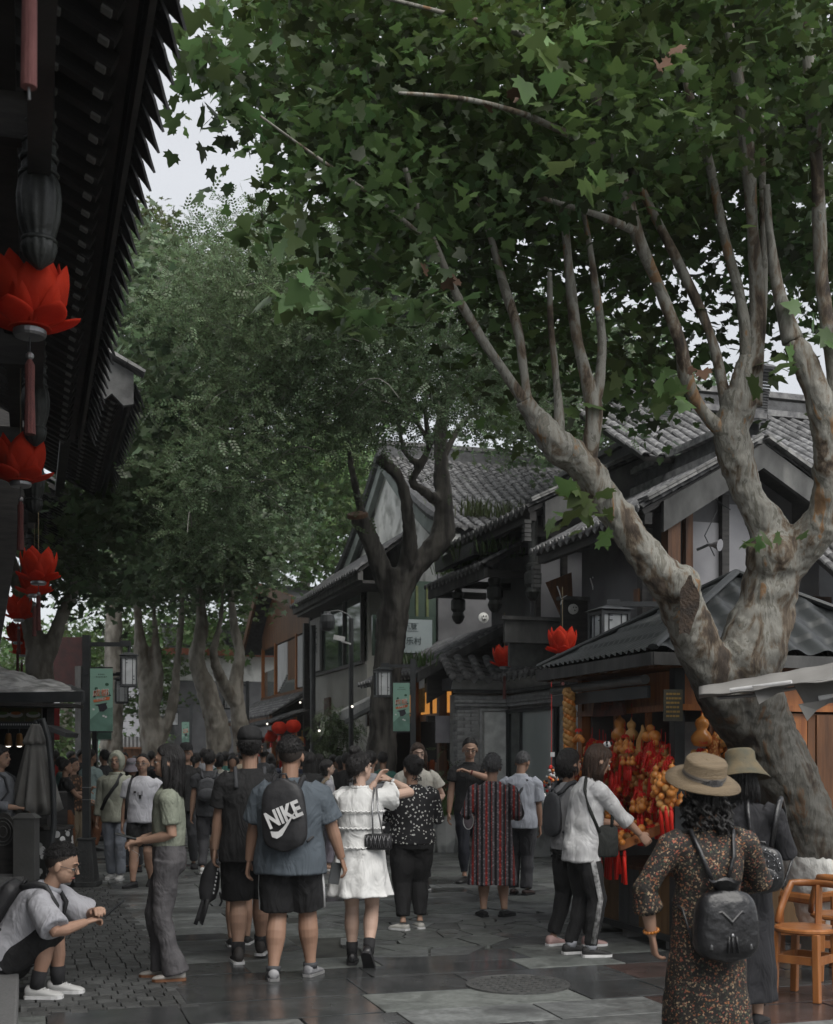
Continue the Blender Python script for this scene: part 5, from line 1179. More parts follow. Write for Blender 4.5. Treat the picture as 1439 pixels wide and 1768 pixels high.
def street_lamp(label, px, py_base, py_top, d, side=1, arm=.52, lan=(.26,.37), bn=(.275,.755), banner_z=(1155,1262), bscale=1, bside=1, bn_on=True, hide_base=False, drop=.10):
    p = W(px, 1305, d); p.z = 0; t = thing('street_lamp', label, 'street lamp', p); zt = CAMH+(HY-py_top)*d/FPX
    R = Matrix.Rotation(-TH, 3, 'Z')
    if not hide_base:
        b = MB(); b.box(p+UP*.28, (.27,.27,.56), R, taper=.60); b.box(p+UP*.03, (.31,.31,.06), R); b.box(p+UP*.57, (.19,.19,.03), R); b.build('base', mat('cast_iron_base', (.035,.037,.038), (.05,.052,.052), rough=.6, scale=14, bump=.3), t, bevel=.008)
        b = MB(); cc = p + UP*.27 - CAMF*.123
        for k in range(5): b.box(cc+UP*(-.16+k*.08)+CAMF*(k*.008), (.05,.02,.03), R)
        b.box(cc+CAMF*.02, (.13, .02, .42), R@Euler((radians(-5.5),0,0)).to_matrix()); b.build('base_relief', MATS['cast_iron_base'], t)
    MB().box(p+UP*(zt/2+.25), (.085,.085,zt-.5), R).build('pole', m_blackmetal, t)
    a0 = p+UP*(zt-.11); a1 = a0 + CAMR*arm*side
    MB().beam(a0, a1, .045, .05).build('arm', m_blackmetal, t); MB().box(a1+UP*.01-CAMR*.05*side, (.13,.06,.07), R).build('arm_end', m_blackmetal, t)
    c = a1 - UP*(drop+lan[1]*.62) - CAMR*.01*side; MB().tube([a1, c+UP*lan[1]*.5], .018, 8).build('drop_rod', m_blackmetal, t)
    lantern_box(t, c, lan[0]*.72, lan[1])
    if bn_on:
        zc = CAMH+(HY-(banner_z[0]+banner_z[1])/2)*d/FPX; cb = p + CAMR*bside*(bn[0]/2+.05) - CAMF*.03; cb.z = zc
        banner(t, cb, *bn)
        for s_ in (-1, 1): MB().beam(p+UP*(zc+s_*(bn[1]/2+.012)), cb*1.0*0+V((cb.x, cb.y, zc+s_*(bn[1]/2+.012)))+CAMR*bside*bn[0]/2, .015, .015).build('banner_rod', m_blackmetal, t)
        for zz in (zc+.3, zc-.1, zc-.35): MB().box(p+UP*zz, (.10,.10,.02), R).build('clamp', m_steel if zz < 0 else m_blackmetal, t)
    for zz in (1.30, 1.14): MB().box(p+UP*(zz*.92), (.092,.092,.012), R).build('pole_band', m_steel, t)
    return t
street_lamp('nearest black street lamp on the left with mint banner', 150, 1533, 1097, 15.1)
street_lamp('street lamp with mint banner in front of the dark tree', 714, 1470, 1138, 19.7, side=-1, arm=.49, lan=(.32,.42), bn=(.265,.76), banner_z=(1180,1262), bside=-1, drop=.02)
street_lamp('street lamp just behind the nearest left one, lantern below it', 164, 1450, 1155, 24.0, arm=.53, lan=(.34,.46), banner_z=(1206,1277), bside=1, bn=(.28,.79), drop=.04)
street_lamp('small far street lamp with banner in the middle of the street', 330, 1400, 1216, 44, side=-1, arm=.60, lan=(.38,.5), banner_z=(1247,1282), bside=-1, bn=(.26,.72))
street_lamp('far street lamp whose lantern hangs between the crossing trunks', 428, 1400, 1176, 33, side=-1, arm=.52, lan=(.36,.48), bn_on=False)
street_lamp('black street lamp whose lantern hangs over the gourd stall roof', 1150, 1500, 1024, 12.2, side=-1, arm=.56, lan=(.42,.42), bn_on=False, drop=.02)
street_lamp('far left street lamp with a small banner', 168, 1400, 1245, 42, arm=.4, lan=(.3,.4), banner_z=(1280,1300), bside=1, bn=(.2,.62))
# camera pole
t = thing('camera_pole', 'tall thin black pole with a white surveillance camera before the grey house', 'pole', W(607, 1305, 25)); t.location.z = 0
P0 = W(607, 1305, 25.0); zt = CAMH+(HY-1068)*25/FPX
MB().tube([V((P0.x,P0.y,0)), V((P0.x,P0.y,zt))], .05, 10).build('pole', m_blackmetal, t)
MB().tube([V((P0.x,P0.y,zt)), W(600,1060,25), W(585,1054,25), W(566,1057,25)], .015, 6).build('curved_arm', m_blackmetal, t)
MB().beam(W(607,1112,24.9), W(590,1107,24.9), .03, .03).build('bracket', m_wpaint, t); MB().beam(W(596,1104,24.8), W(577,1100,24.8), .10, .09).build('camera_body', m_wpaint, t)
t = thing('drum_lantern', 'small black drum lantern hanging from the camera pole arm', 'lantern', W(566, 1072, 25)); MB().lathe([(.06,-.18),(.14,-.13),(.16,0),(.14,.13),(.06,.18)], W(566, 1074, 25), 14).build('shade', m_blackmetal, t); MB().lathe([(.07,.18),(.07,.21)], W(566,1074,25), 10).build('rim', m_steel, t)
# second plain pole beside the timber shop
tag(MB().tube([V((W(541,1305,33).x, W(541,1305,33).y, 0)), W(541,1080,33)], .075, 8).build('corner_pole', m_blackmetal), 'black downpipe pole at the corner of the gift shop', 'pole')
# trunk speaker
t = thing('loudspeaker', 'grey box loudspeaker strapped to the dark tree trunk', 'loudspeaker', W(640, 1240, 24.5)); MB().box(W(640,1243,24.6), (.16,.12,.26)).build('box', mat('grey_plastic', (.12,.12,.12), rough=.5), t); MB().box(W(640,1243,24.52), (.12,.01,.2)).build('speaker_grille', m_blackmetal, t)
# planter with shrub by the shop door
pl = W(772, 1470, 20.4); pl.z = 0
t = thing('planter', 'faceted white planter with a dark leafy shrub beside the brick shop', 'planter', pl)
b = MB(); n = 8; b.rings([[pl+V((cos(2*pi*(k+.5)/n)*r, sin(2*pi*(k+.5)/n)*r, z)) for k in range(n)] for r, z in ((.17,0),(.20,.12),(.24,.62),(.20,.62),(.19,.55))]); b.build('pot', mat('white_marbled_pot', (.48,.49,.48), (.30,.31,.31), rough=.4, scale=3, contrast=(.45,.55)), t)
pl2 = pl + CAMR*-.33; b = MB(); b.rings([[pl2+V((cos(2*pi*(k+.5)/n)*r, sin(2*pi*(k+.5)/n)*r, z)) for k in range(n)] for r, z in ((.15,0),(.22,.45),(.18,.45),(.17,.4))]); b.build('small_pot', MATS['white_marbled_pot'], t)
b = MB()
for k in range(3): b.tube([pl+UP*.5, pl+V((rng.gauss(0,.08), rng.gauss(0,.08), .8)), pl+V((rng.gauss(0,.2), rng.gauss(0,.1), 1.15))], [.014,.01,.005], 5)
b.build('stem', m_barkd, t)
leaves(t, TS, [pl+V((rng.gauss(0,.18), rng.gauss(0,.18), .95+rng.gauss(0,.18))) for _ in range(26)], .06, 5, .15, m_leafB, tilt=1)
weeds('grass_tuft', 'bright green grassy plant growing low in the white planter', [pl+V((.1,-.1,.6)), pl+V((-.1,-.12,.6))], 110, .42, m_leafD)
# carved stone bollard block by the wall, hanging red bead string
t = thing('stone_plinth', 'grey veined stone plinth at the foot of the brick shop window', 'plinth', ONX(930, 1470, 7.5)); t.location.z = 0
q = V((7.5, 18.3, 0)); MB().box(q+UP*.31, (.5,.9,.62)).build('block', mat('veined_stone', (.24,.25,.25), (.12,.125,.125), rough=.4, scale=2.5, contrast=(.44,.56), bump=.1), t, bevel=.015); MB().box(q+UP*.64, (.56,.96,.05)).build('cap_slab', MATS['grey_granite'], t, bevel=.01)
def beadstring(px, y0, y1, d, lab, mats, r=.022, k=70, spread=.07):
    t = thing('bead_cluster', lab, 'bead string', W(px, y1, d)); top = W(px, y0, d); bot = W(px, y1, d)
    MB().tube([top, bot], .004, 5).build('cord', m_redbright, t)
    for i in range(k):
        u = i/k; z = top.z*(1-u)+bot.z*u
        zz = bot.z + (u)*.42; sp = spread*(1-u)*1.0+.01; a = rng.uniform(0, 6.28)
        MB().ell((bot.x+cos(a)*sp, bot.y+sin(a)*sp, zz), (r*rng.uniform(.8,1.2),)*3, 7, 5).build('bead', rng.choice(mats), t, smooth=True)
    return t
m_nut = mat('varnished_nut', (.72,.25,.06), (.55,.16,.04), rough=.3, rnd=.3, coat=.4)
m_gourd = mat('varnished_gourd', (.78,.33,.075), (.62,.21,.04), rough=.38, scale=5, rnd=.22, bump=.05, coat=.3, c3=(.25,.10,.03), s3=4, t3=(.6,.8))
m_gourdp = mat('pale_gourd', (.66,.38,.14), (.50,.26,.08), rough=.45, scale=5, rnd=.2, bump=.05)
beadstring(953, 1150, 1385, 14.6, 'tall red cord ending in a cluster of painted beads before the shop glass', [m_redbright, m_nut, mat('dark_bead', (.05,.05,.05), rough=.3), m_wpaint], spread=.16)
t = thing('price_tag', 'small white price tag on the red bead cord', 'tag', W(955, 1303, 14.5)); MB().box(W(955,1303,14.52), (.05,.004,.055), Matrix.Rotation(-TH,3,'Z')).build('card', m_wpaint, t)

# ------------------------------------------------------------ GOURD KIOSK
KX, K0, K1 = 5.0, 8.97, 10.73
K = thing('gourd_kiosk', 'wooden gourd stall with dark corrugated hipped roof behind the plane tree', 'market stall', (6.2, 9.8, 0))
ap = V((6.1, 9.87, 3.20)); cs = [V((4.65,8.72,2.40)), V((4.65,11.02,2.40)), V((7.6,11.02,2.40)), V((7.6,8.72,2.40))]
m_kroof = mat('dark_corrugated_sheet', (.036,.040,.041), (.022,.025,.026), rough=.45, scale=2, bump=.15, c3=(.10,.105,.10), s3=3, t3=(.6,.8))
def corr(A, B_, P_, wav, amp, nu, nv, row):
    u = (B_-A).normalized(); L = (B_-A).length; nrm = (B_-A).cross(P_-A).normalized(); nrm = nrm if nrm.z > 0 else -nrm
    def fn(a, t):
        p = A.lerp(B_, a).lerp(P_, t); s = (p-A).dot(u); h = (p-(A+u*s)).length
        return p + nrm*(amp*sin(2*pi*s/wav) + (.022*(1-((h/row) % 1.0))))
    b = MB(); b.grid(fn, nu, nv); return b
corr(cs[1], cs[0], ap, .105, .014, 150, 44, .33).build('roof_sheet', m_kroof, K, smooth=True)
corr(cs[0], cs[3], ap, .30, .026, 120, 40, .27).build('roof_sheet', m_kroof, K, smooth=True)
corr(cs[3], cs[2], ap, .2, .02, 60, 10, .3).build('roof_sheet', m_kroof, K); corr(cs[2], cs[1], ap, .2, .02, 60, 10, .3).build('roof_sheet', m_kroof, K)
for c_ in cs: MB().tube([c_+UP*.03, c_.lerp(ap, .5)+UP*.035, ap+UP*.04], .045, 8, flat=.6).build('hip_cap', m_kroof, K)
b = MB(); 
for i in range(4): b.beam(cs[i]-UP*.06, cs[(i+1) % 4]-UP*.06, .03, .10)
b.build('fascia_board', m_greywood, K)
MB().box((6.12, 9.87, 2.30), (2.7, 2.1, .03)).build('ceiling_board', m_brown, K)
rt = MB().beam((0,0,0),(0,.45,0),.05,.06).mesh('rafter_end', m_brown)
for i in range(9): inst(rt, 'rafter_end', K, axes((4.72, 8.95+i*.25, 2.31), (0,1,0), (1,0,.25), (0,0,1)))
for (x, y) in ((KX,K0),(KX,K1),(7.3,K0),(7.3,K1)): MB().box((x, y, 1.15), (.09,.09,2.3)).build('corner_post', m_blackmetal if y == K0 and x == KX else m_orange, K)
for y in (9.55, 10.15): MB().box((KX+.05, y, 1.5), (.045,.045,1.0)).build('window_post', m_orange, K)
for a, c, w_, h in (((KX,K0,2.12),(KX,K1,2.12),.05,.30), ((KX-.03,K0,1.97),(KX-.03,K1,1.97),.09,.05), ((KX,K0,2.12),(7.3,K0,2.12),.05,.30), ((KX,K0-.03,1.97),(7.3,K0-.03,1.97),.09,.05), ((KX+.05,K0,1.45),(KX+.05,K1,1.45),.03,.03)):
    MB().beam(a, c, w_, h).build('lintel_board', m_orange, K)
MB().tube([(KX-.22,K0+.12,2.20),(KX-.22,K1+.22,2.20)], .04, 12).build('awning_roller', m_steel if False else mat('grey_roller', (.15,.155,.155), rough=.5), K)
MB().beam((KX-.2,K0+.1,2.10),(KX-.2,K1+.25,2.10),.03,.10).build('rail', m_blackmetal, K)
# counter with planks
CT_ = .62
for i, y in enumerate([K0+.02+.19*k for k in range(9)]): MB().box((KX-.02, y+.10, .36), (.03, .183, .50)).build('plank', [mat('counter_plank_brown', (.20,.12,.055), (.13,.075,.035), rough=.7, scale=3, stretch=(5,5,.4)), mat('counter_plank_grey', (.11,.12,.12), (.085,.09,.09), rough=.7, scale=3, stretch=(5,5,.4))][i in (3, 4)], K)
for i in range(12): MB().box((KX+.11+i*.19, K0-.02, .36), (.183,.03,.50)).build('plank', MATS['counter_plank_brown'], K)
MB().box((KX+1.1, (K0+K1)/2, CT_+.0), (2.3, K1-K0+.05, .03)).build('counter_top', m_brown, K)
MB().beam((KX-.04,K0-.02,.10),(KX-.04,K1+.02,.10),.04,.05).build('base_rail', m_blackmetal, K)
for y in (K0+.1, (K0+K1)/2, K1-.1): MB().box((KX+.05, y, .04), (.14,.10,.08)).build('foot', m_plaster, K)
# closed side facing the camera further right
for i in range(9): MB().box((5.78+i*.17, K0-.01, 1.28), (.163, .03, 1.30)).build('side_plank', m_orange if i < 3 else m_brown, K)
MB().box((6.2, K1-.05, 1.3), (2.3, .04, 1.9)).build('back_wall', mat('grey_brick_sheet', (.16,.165,.165), (.11,.11,.112), rough=.8, scale=6), K)
for (x) in (5.3, 5.75): MB().box((x, K0, 1.5), (.04,.05,1.0)).build('window_post', m_brown, K)
MB().box((5.45, K0+.5, 1.62), (.3,.02,.5)).build('pale_window_pane', mat('pale_grey_pane', (.45,.47,.47), rough=.5), K)  # pane in one plain pale grey
MB().box((6.6, 9.8, 1.45), (.03, 1.6, 1.6)).build('inner_board', m_brown, K)
# signs on the stall
t = thing('name_board', 'worn dark red board hung under the stall eave', 'sign', (KX-.12, 10.0, 2.0)); b = MB(); b.poly([(KX-.13,10.22,2.13),(KX-.13,9.72,2.13),(KX-.13,9.66,1.93),(KX-.13,10.28,1.93)], .03, (1,0,0)); b.build('board', mat('worn_red_board', (.10,.035,.025), (.05,.025,.02), rough=.7, scale=8, bump=.3), t)
text('葫芦', axes((KX-.135, 9.97, 2.03), (0,-1,0), UP, (-1,0,0)), .13, mat('faded_red_ink', (.20,.05,.03), rough=.8), parent=t)
q = W(1163, 1218, 9.85); t = thing('text_board', 'small grey board of yellow lettering hung on the stall corner post', 'sign', q)
Rq = Matrix.Rotation(-TH+.15, 3, 'Z'); MB().box(q, (.155,.02,.25), Rq).build('board', mat('olive_board', (.10,.095,.07), (.07,.065,.05), rough=.7), t)
my = mat('ochre_ink', (.42,.27,.08), rough=.7)
for i in range(6):
    b = MB(); x = -.06
    while x < .05:
        w_ = rng.uniform(.014,.03); b.box(q+Rq@V((x+w_/2, -.012, .09-i*.035)), (w_, .003, .016), Rq); x += w_+.005
    b.build('written_line', my, t, kind='stuff')
# goods ------------------------------------------------------------------
def gmesh(s, m, seg=14, name='gourd'):
    b = MB(); b.lathe([(.004*s,0),(.35*s,.05*s),(.50*s,.28*s),(.50*s,.48*s),(.36*s,.70*s),(.24*s,.82*s),(.30*s,.98*s),(.34*s,1.12*s),(.28*s,1.30*s),(.12*s,1.42*s),(.05*s,1.52*s),(.04*s,1.66*s)], n=seg); return b.mesh(name, m, smooth=True)
def tasselm(L, r, m=None):
    b = MB(); b.tube([(0,0,0),(0,0,-.02),(0,0,-.035)], [.004,r*.6,r*.55], 8); b.tube([(0,0,-.03),(0,0,-.05),(0,0,-L)], [r*.5,r*.85,r], 9); return b.mesh('tassel', m or m_redbright, smooth=True)
def ballm(r, m, name='small_gourd'): return MB().ell((0,0,0), (r,r,r*1.05), 9, 7).mesh(name, m, smooth=True)
GB = [gmesh(.15, m_gourd), gmesh(.12, m_gourdp), gmesh(.075, m_gourd, 10), gmesh(.055, m_gourd, 9)]
TA = [tasselm(.19, .020), tasselm(.13, .014), tasselm(.26, .018)]; BA = [ballm(.026, m_gourd), ballm(.020, m_nut), ballm(.032, m_gourdp)]
BOW = MB(); 
for k in range(7): a = k*.9; BOW.tube([(0,0,0),(cos(a)*.035,sin(a)*.02,.012*sin(k)),(cos(a)*.015,sin(a)*.01,.02)], [.003,.009,.003], 5)
BOW = BOW.mesh('bow', m_redbright)
def at_(me, nm, par, p, rz=0, tilt=0): return inst(me, nm, par, Matrix.Translation(p) @ Euler((tilt, rng.uniform(-.1,.1), rz)).to_matrix().to_4x4())
def big_gourd(p, me, lab, group):
    t = thing('hanging_gourd', lab, 'gourd', p, group=group); at_(me, 'gourd', t, p)
    h = 1.66*(.15 if me is GB[0] else .12); MB().tube([p+UP*h, p+UP*(h+.12)], .003, 4).build('cord', m_redbright, t); return t
def bunch(p, lab, kind=0, group='gourd bunches hanging in the stall'):
    if lab.startswith('hanging bunch of small'):
        row = 'upper' if p.z > 1.72 else ('middle' if p.z > 1.45 else 'lower'); side = 'far' if p.y > 9.9 else 'near'
        lab = ('gourd cluster with red bows and tassels', 'tight grape-like bunch of pale gourds', 'string of tiny double gourds with short tassels', 'row of double gourds with two long tassels')[kind] + ', %s row, %s end of stall' % (row, side); group = lab
    t = thing('gourd_bunch', lab, 'gourd bunch', p, group=group)
    MB().tube([p+UP*.12, p-UP*.05], .003, 4).build('cord', m_redbright, t); at_(BOW, 'bow', t, p)
    if kind == 0:   # small gourds over red tassels
        for k in range(6): a = rng.uniform(0, 6.28); at_(BA[k % 2], 'small_gourd', t, p+V((cos(a)*.04, sin(a)*.04, -.02-.022*k*.8))); at_(BOW, 'bow', t, p+V((-.04, (k-2.5)*.012, -.03-.02*k)))
        for k in range(4): at_(TA[0], 'tassel', t, p+V(((k-1.5)*.012, (k-1.5)*.032, -.16-rng.random()*.03)))
    elif kind == 1: # grape-like bunch
        for k in range(24): r = .07*(1-abs(k/24-.35)); a = k*2.4; at_(BA[2 if k % 3 else 0], 'small_gourd', t, p+V((cos(a)*r, sin(a)*r, -.01-.0125*k)))
    elif kind == 2: # pair of little double gourds and tassels
        for k in range(4): at_(GB[3], 'gourd', t, p+V((rng.uniform(-.04,.04), (k-1.5)*.04, -.12)))
        for k in range(3): at_(TA[1], 'tassel', t, p+V((0, (k-1)*.04, -.12)))
    else:
        for k in range(5): at_(GB[2], 'gourd', t, p+V((rng.uniform(-.03,.03), (k-2)*.05, -.15+.02*(k % 2))), tilt=rng.uniform(-.2,.2))
        for k in range(2): at_(TA[2], 'tassel', t, p+V((-.02, (k-.5)*.07, -.16)))
    return t
def KP(px, py, X=KX-.04): return ONX(px, py, X)
big_gourd(KP(1071, 1281), GB[0], 'larger double gourd hanging left in the stall window', 'double gourds hanging in the stall')
big_gourd(KP(1092, 1279), GB[1], 'slimmer double gourd hanging right beside the larger one', 'double gourds hanging in the stall')
t = thing('long_gourd', 'long pale curved gourd hanging beside the double gourds', 'gourd', KP(1107, 1300)); b = MB(); b.tube([KP(1110,1252), KP(1112,1262), KP(1106,1280), KP(1105,1296), KP(1110,1302)], [.008,.022,.032,.034,.01], 10); b.build('gourd', m_gourdp, t, smooth=True)
t = thing('round_gourd_pair', 'two round reddish gourds hanging near the corner post', 'gourd', KP(1122, 1275)); 
for px, py, r in ((1118,1272,.045),(1131,1272,.055),(1124,1258,.035)): MB().ell(KP(px,py), (r,r,r), 14, 9).build('gourd', m_gourd, t, smooth=True)
for i, (px, py, k) in enumerate([(1036,1282,3),(1047,1290,0),(1057,1283,0),(1075,1288,1),(1085,1290,1),(1095,1293,1),(1103,1306,2),(1066,1310,1),(1118,1286,0),(1126,1284,0),(1134,1288,0),(1143,1284,0),(1150,1290,0),(1158,1288,1),(1162,1300,1),(1110,1330,2),(1051,1312,0),(1089,1312,1),
                              (1080,1372,0),(1077,1366,2),(1115,1372,0),(1120,1368,2),(1158,1372,2),(1162,1360,3),(1140,1355,3),(1132,1360,1),(1060,1300,0),(1070,1318,0),(1083,1318,0),(1098,1316,0),(1109,1302,0),(1122,1306,0),(1131,1304,0),(1140,1308,0),(1149,1306,0),(1158,1310,0),(1046,1330,0),(1092,1345,0),(1030,1305,0),(1022,1290,1)]):
    bunch(KP(px, py, KX-.04+rng.uniform(-.05,.12)), 'hanging bunch of small gourds', k)
pb = bunch(KP(1150, 1340, KX-.15), 'big bunch of pale round gourds with dark tip and long tassels near the corner post', 1, None)
for k in range(14): a = k*2.3; at_(GB[2], 'gourd', pb, KP(1147,1385,KX-.16)+V((cos(a)*.05, sin(a)*.11, .02+.014*k)), tilt=rng.uniform(-1,1))
for k in range(3): at_(TA[2], 'tassel', pb, KP(1141+k*9,1392,KX-.2))
# garland column at the left post
gl = thing('gourd_garland', 'tall garland of small round gourds hanging at the left post of the stall', 'garland', KP(986, 1300, KX-.25))
top = KP(984, 1193, KX-.25); bot = KP(985, 1312, KX-.25); n = 34
for i in range(n):
    for k in range(3): a = i*.8+k*2.1; at_(BA[2] if k else BA[0], 'small_gourd', gl, top.lerp(bot, i/n)+V((cos(a)*.035, sin(a)*.035, 0)))
at_(BOW, 'bow', gl, KP(1000,1262,KX-.28)); at_(BOW, 'bow', gl, KP(996,1305,KX-.28)); 
for k in range(8): at_(BA[0], 'small_gourd', gl, KP(993+k*2,1276+rng.uniform(-4,4),KX-.28))
# trays with heaped gourds and the tassel fringe
def tray(c, sy, sx, z, n, lab, mm, tilt=.35):
    t = thing('goods_tray', lab, 'tray', V(c)); R = Euler((0, -tilt, 0)).to_matrix()
    b = MB(); b.box(c, (sx, sy, .02), R)
    for s_ in (-1, 1): b.box(V(c)+R@V((0, s_*sy/2, .03)), (sx, .015, .07), R); b.box(V(c)+R@V((s_*sx/2, 0, .03)), (.015, sy, .07), R)
    b.build('tray_box', m_gourdp if False else m_orange, t)
    for k in range(n):
        me = rng.choice(mm); M = Matrix.Translation(V(c)+R@V((rng.uniform(-.44,.44)*sx, rng.uniform(-.46,.46)*sy, .03+rng.uniform(0,.05)))) @ Euler((rng.uniform(-2,2), rng.uniform(-2,2), rng.uniform(0,6))).to_matrix().to_4x4(); inst(me, 'small_gourd' if me in BA else 'gourd', t, M)
    return t
c = KP(1085, 1420, KX-.15); tray((KX-.05, 10.2, c.z), 1.0, .42, 0, 90, 'tray heaped with tiny polished gourds in the far half of the counter', [BA[0], BA[1], GB[3]])
tray((KX-.25, 9.55, c.z-.12), .95, .42, 0, 60, 'tray of gourds and red bows in the near half of the counter', [GB[3], GB[2], BA[0], BA[2], BOW])
tray((KX+.15, 9.9, c.z+.22), 1.5, .3, 0, 80, 'upper shelf tray of reddish gourds at the back of the counter', [GB[3], BA[1], BA[1], BOW, GB[2]])
for i in range(26):
    y = K0+.1+i*.062; bunch(V((KX-.12+rng.uniform(-.05,.1), y, rng.choice([1.28,1.36,1.5,1.62,1.72])+rng.uniform(-.03,.03))), 'hanging bunch of small gourds', rng.choice([0,0,1,3,2]))
fr = thing('tassel_fringe', 'row of red tassels and gourds hanging along the front of the counter', 'tassel row', (KX-.4, 9.8, c.z-.15))
for i in range(44):
    y = K0+.05+i*.038; x = KX-.30-(.12 if y < 10.0 else 0)+rng.uniform(-.03,.03); z = c.z-.13-(.05 if y < 10.0 else 0)
    at_(TA[rng.choice([0,2,2])], 'tassel', fr, V((x, y, z+rng.uniform(-.04,.02))))
    if i % 2: at_(rng.choice([GB[3], BA[2], BA[0], GB[2]]), 'small_gourd', fr, V((x-.01, y, z+.0+rng.uniform(-.02,.04))), tilt=rng.uniform(-1,1))
MB().beam((KX-.32, K0+.03, c.z-.12), (KX-.3, K1, c.z-.10), .02, .03).build('rail', m_orange, fr)
# goods at the side facing the camera
def KE(px, py, Y=K0-.05): return ONY(px, py, Y)
g = big_gourd(KE(1212, 1290), gmesh(.17, m_gourd), 'big double gourd with a red character hanging on the stall side', None); text('福', facecam(KE(1212, 1280)-CAMF*.075), .07, m_redbright, parent=g)
for px, py, k, lab in ((1210,1296,1,'grape-like bunch of gourds under the big gourd with a red character'),(1250,1262,1,'brown ribbed gourd bunch by the window post of the stall side'),(1262,1275,2,'small gourds and tassels under the brown ribbed bunch'),(1295,1280,1,'gourd cluster hanging against the planks by the trunk'),(1280,1285,0,'gourds with red tassels just left of the trunk')): bunch(KE(px, py), lab, k, None)
t = thing('woven_gourd', 'orange netted cone of gourds with red top beside the window post', 'gourd', KE(1236, 1300)); MB().tube([KE(1238,1262), KE(1236,1275), KE(1231,1305)], [.012,.035,.06], 12).build('netted_body', cells_mat('netted_gourd', (.35,.10,.02), [(.55,.30,.10)], 60, .4), t); MB().tube([KE(1239,1235), KE(1238,1262)], .01, 6).build('cord', m_redbright, t)
t = thing('wooden_toy', 'carved orange wooden figure hanging on the side planks', 'carving', KE(1305, 1350)); MB().ell(KE(1290,1355), (.05,.05,.07), 10, 7).build('body', m_orange, t); MB().ell(KE(1285,1325), (.035,.035,.04), 10, 7).build('head', m_orange, t); MB().tube([KE(1296,1360), KE(1308,1340), KE(1306,1310)], [.02,.015,.01], 7).build('handle', m_orange, t)
# shelves behind the trunk at far right
SR = thing('orange_rack', 'orange wooden rack and brown cupboard at the right edge behind the trunk', 'rack', W(1420, 1400, 9.6)); SR.location.z = 0
for px in (1392, 1406, 1436): MB().beam(W(px,1235,10.6), W(px,1560,10.6), .035, .035, up=V((0,1,0))).build('rack_post', m_orange, SR)
for py in (1262, 1290, 1320): MB().beam(W(1385,py,10.6), W(1460,py,10.6), .04, .03).build('rack_shelf', m_orange, SR)
camquad(SR, 'cupboard_side', m_brown, 1412, 1235, 1520, 1560, 9.6, .05)
# grey canvas awning at the right
AW = thing('canvas_awning', 'grey canvas awning with folded corner in front of the big trunk', 'awning', W(1330, 1180, 8.3))
b = MB()
def awn(u, v_):
    px = 1208+u*(1560-1208); top = 1187-u*62; yb = 1194-u*42+ (4*abs(sin(u*7)) if v_ > .9 else 0)
    d = 8.35-u*.9; p0_ = W(px, top, d+.55); p1_ = W(px, yb+6, d-.15)
    return p0_.lerp(p1_, v_) + UP*(-.05*sin(v_*pi)+.003*sin(u*40))
b.grid(awn, 40, 8); o = b.build('canvas', m_awn, AW, smooth=True); sm = o.modifiers.new('s','SOLIDIFY'); sm.thickness = .006
for pts in ([(1300,1184,8.0),(1312,1216,7.95),(1366,1184,7.9)], [(1370,1180,7.9),(1392,1218,7.85),(1460,1212,7.7),(1480,1168,7.7)], [(1380,1216,7.8),(1395,1245,7.8),(1412,1226,7.8),(1450,1205,7.75)]):
    MB().poly([W(*p) for p in pts], .006, CAMF).build('valance_flap', m_awn, AW)
MB().tube([W(1262,1192,8.15), W(1368,1178,7.9)], .014, 10).build('tube_lamp', mat('lit_tube', (.45,.45,.45), emit=((1,1,1), .02)), AW)
MB().tube([W(1240,1205,8.3), W(1300,1201,8.2), W(1480,1170,7.7)], .012, 8).build('awning_pole', m_steel, AW); MB().tube([W(1415,1206,7.8), W(1480,1195,7.7)], .016, 10).build('tube_lamp', MATS['lit_tube'], AW)
# wooden chairs ----------------------------------------------------------
def chair(name, label, loc, rz):
    t = thing(name, label, 'chair', (0,0,0)); m = m_chair
    b = MB(); b.lathe([(.001,.43),(.19,.43),(.205,.44),(.205,.455),(.19,.465),(.001,.465)], n=28); b.build('seat', m, t)
    for sx in (-1, 1):
        for sy in (-1, 1): MB().beam((sx*.15, sy*.15, 0), (sx*.135, sy*.135, .435), .045, .045, up=V((0,1,0))).build('leg', m, t, bevel=.006)
    for a, c in (((-.14,-.14),(.14,-.14)),((-.14,.14),(.14,.14)),((-.14,-.14),(-.14,.14)),((.14,-.14),(.14,.14))): MB().beam((a[0],a[1],.26),(c[0],c[1],.26),.025,.05).build('stretcher', m, t)
    b = MB(); pts = [(cos(a)*.20, sin(a)*.20+.0, .47+.26*min(1, 1.6*sin(a)) if 0 <= a <= pi else .47) for a in [pi*k/14 for k in range(15)]]; b.tube(pts, .020, 8, flat=1.3); b.build('arm_hoop', m, t, smooth=True)
    MB().tube([(0,.19,.46),(0,.20,.72)], .018, 8, flat=2.2).build('back_splat', m, t)
    t.location = loc; t.rotation_euler = (0,0,rz); return t
m_chair = mat('amber_varnished_wood', (.33,.13,.04), (.22,.08,.025), rough=.35, scale=3, stretch=(4,4,.6), coat=.3)
c1_ = G(1392, 1722); chair('wooden_chair', 'round seated amber wooden chair nearest the camera at the right edge', (c1_.x, c1_.y, 0), radians(-60))
c2_ = G(1452, 1690); chair('wooden_chair', 'amber wooden chair cut by the right edge behind the near one', (c2_.x, c2_.y, 0), radians(150))
c3_ = G(1395, 1648); MB_ = thing('wooden_bench', 'curved back rail bench of amber wood behind the chairs', 'bench', c3_)
MB().tube([W(1350,1546,9.6), W(1400,1553,9.4), W(1450,1546,9.3)], .022, 8, flat=1.8).build('back_rail', m_chair, MB_); MB().beam(W(1340,1606,9.6), W(1450,1612,9.3), .30, .03).build('seat', m_chair, MB_)
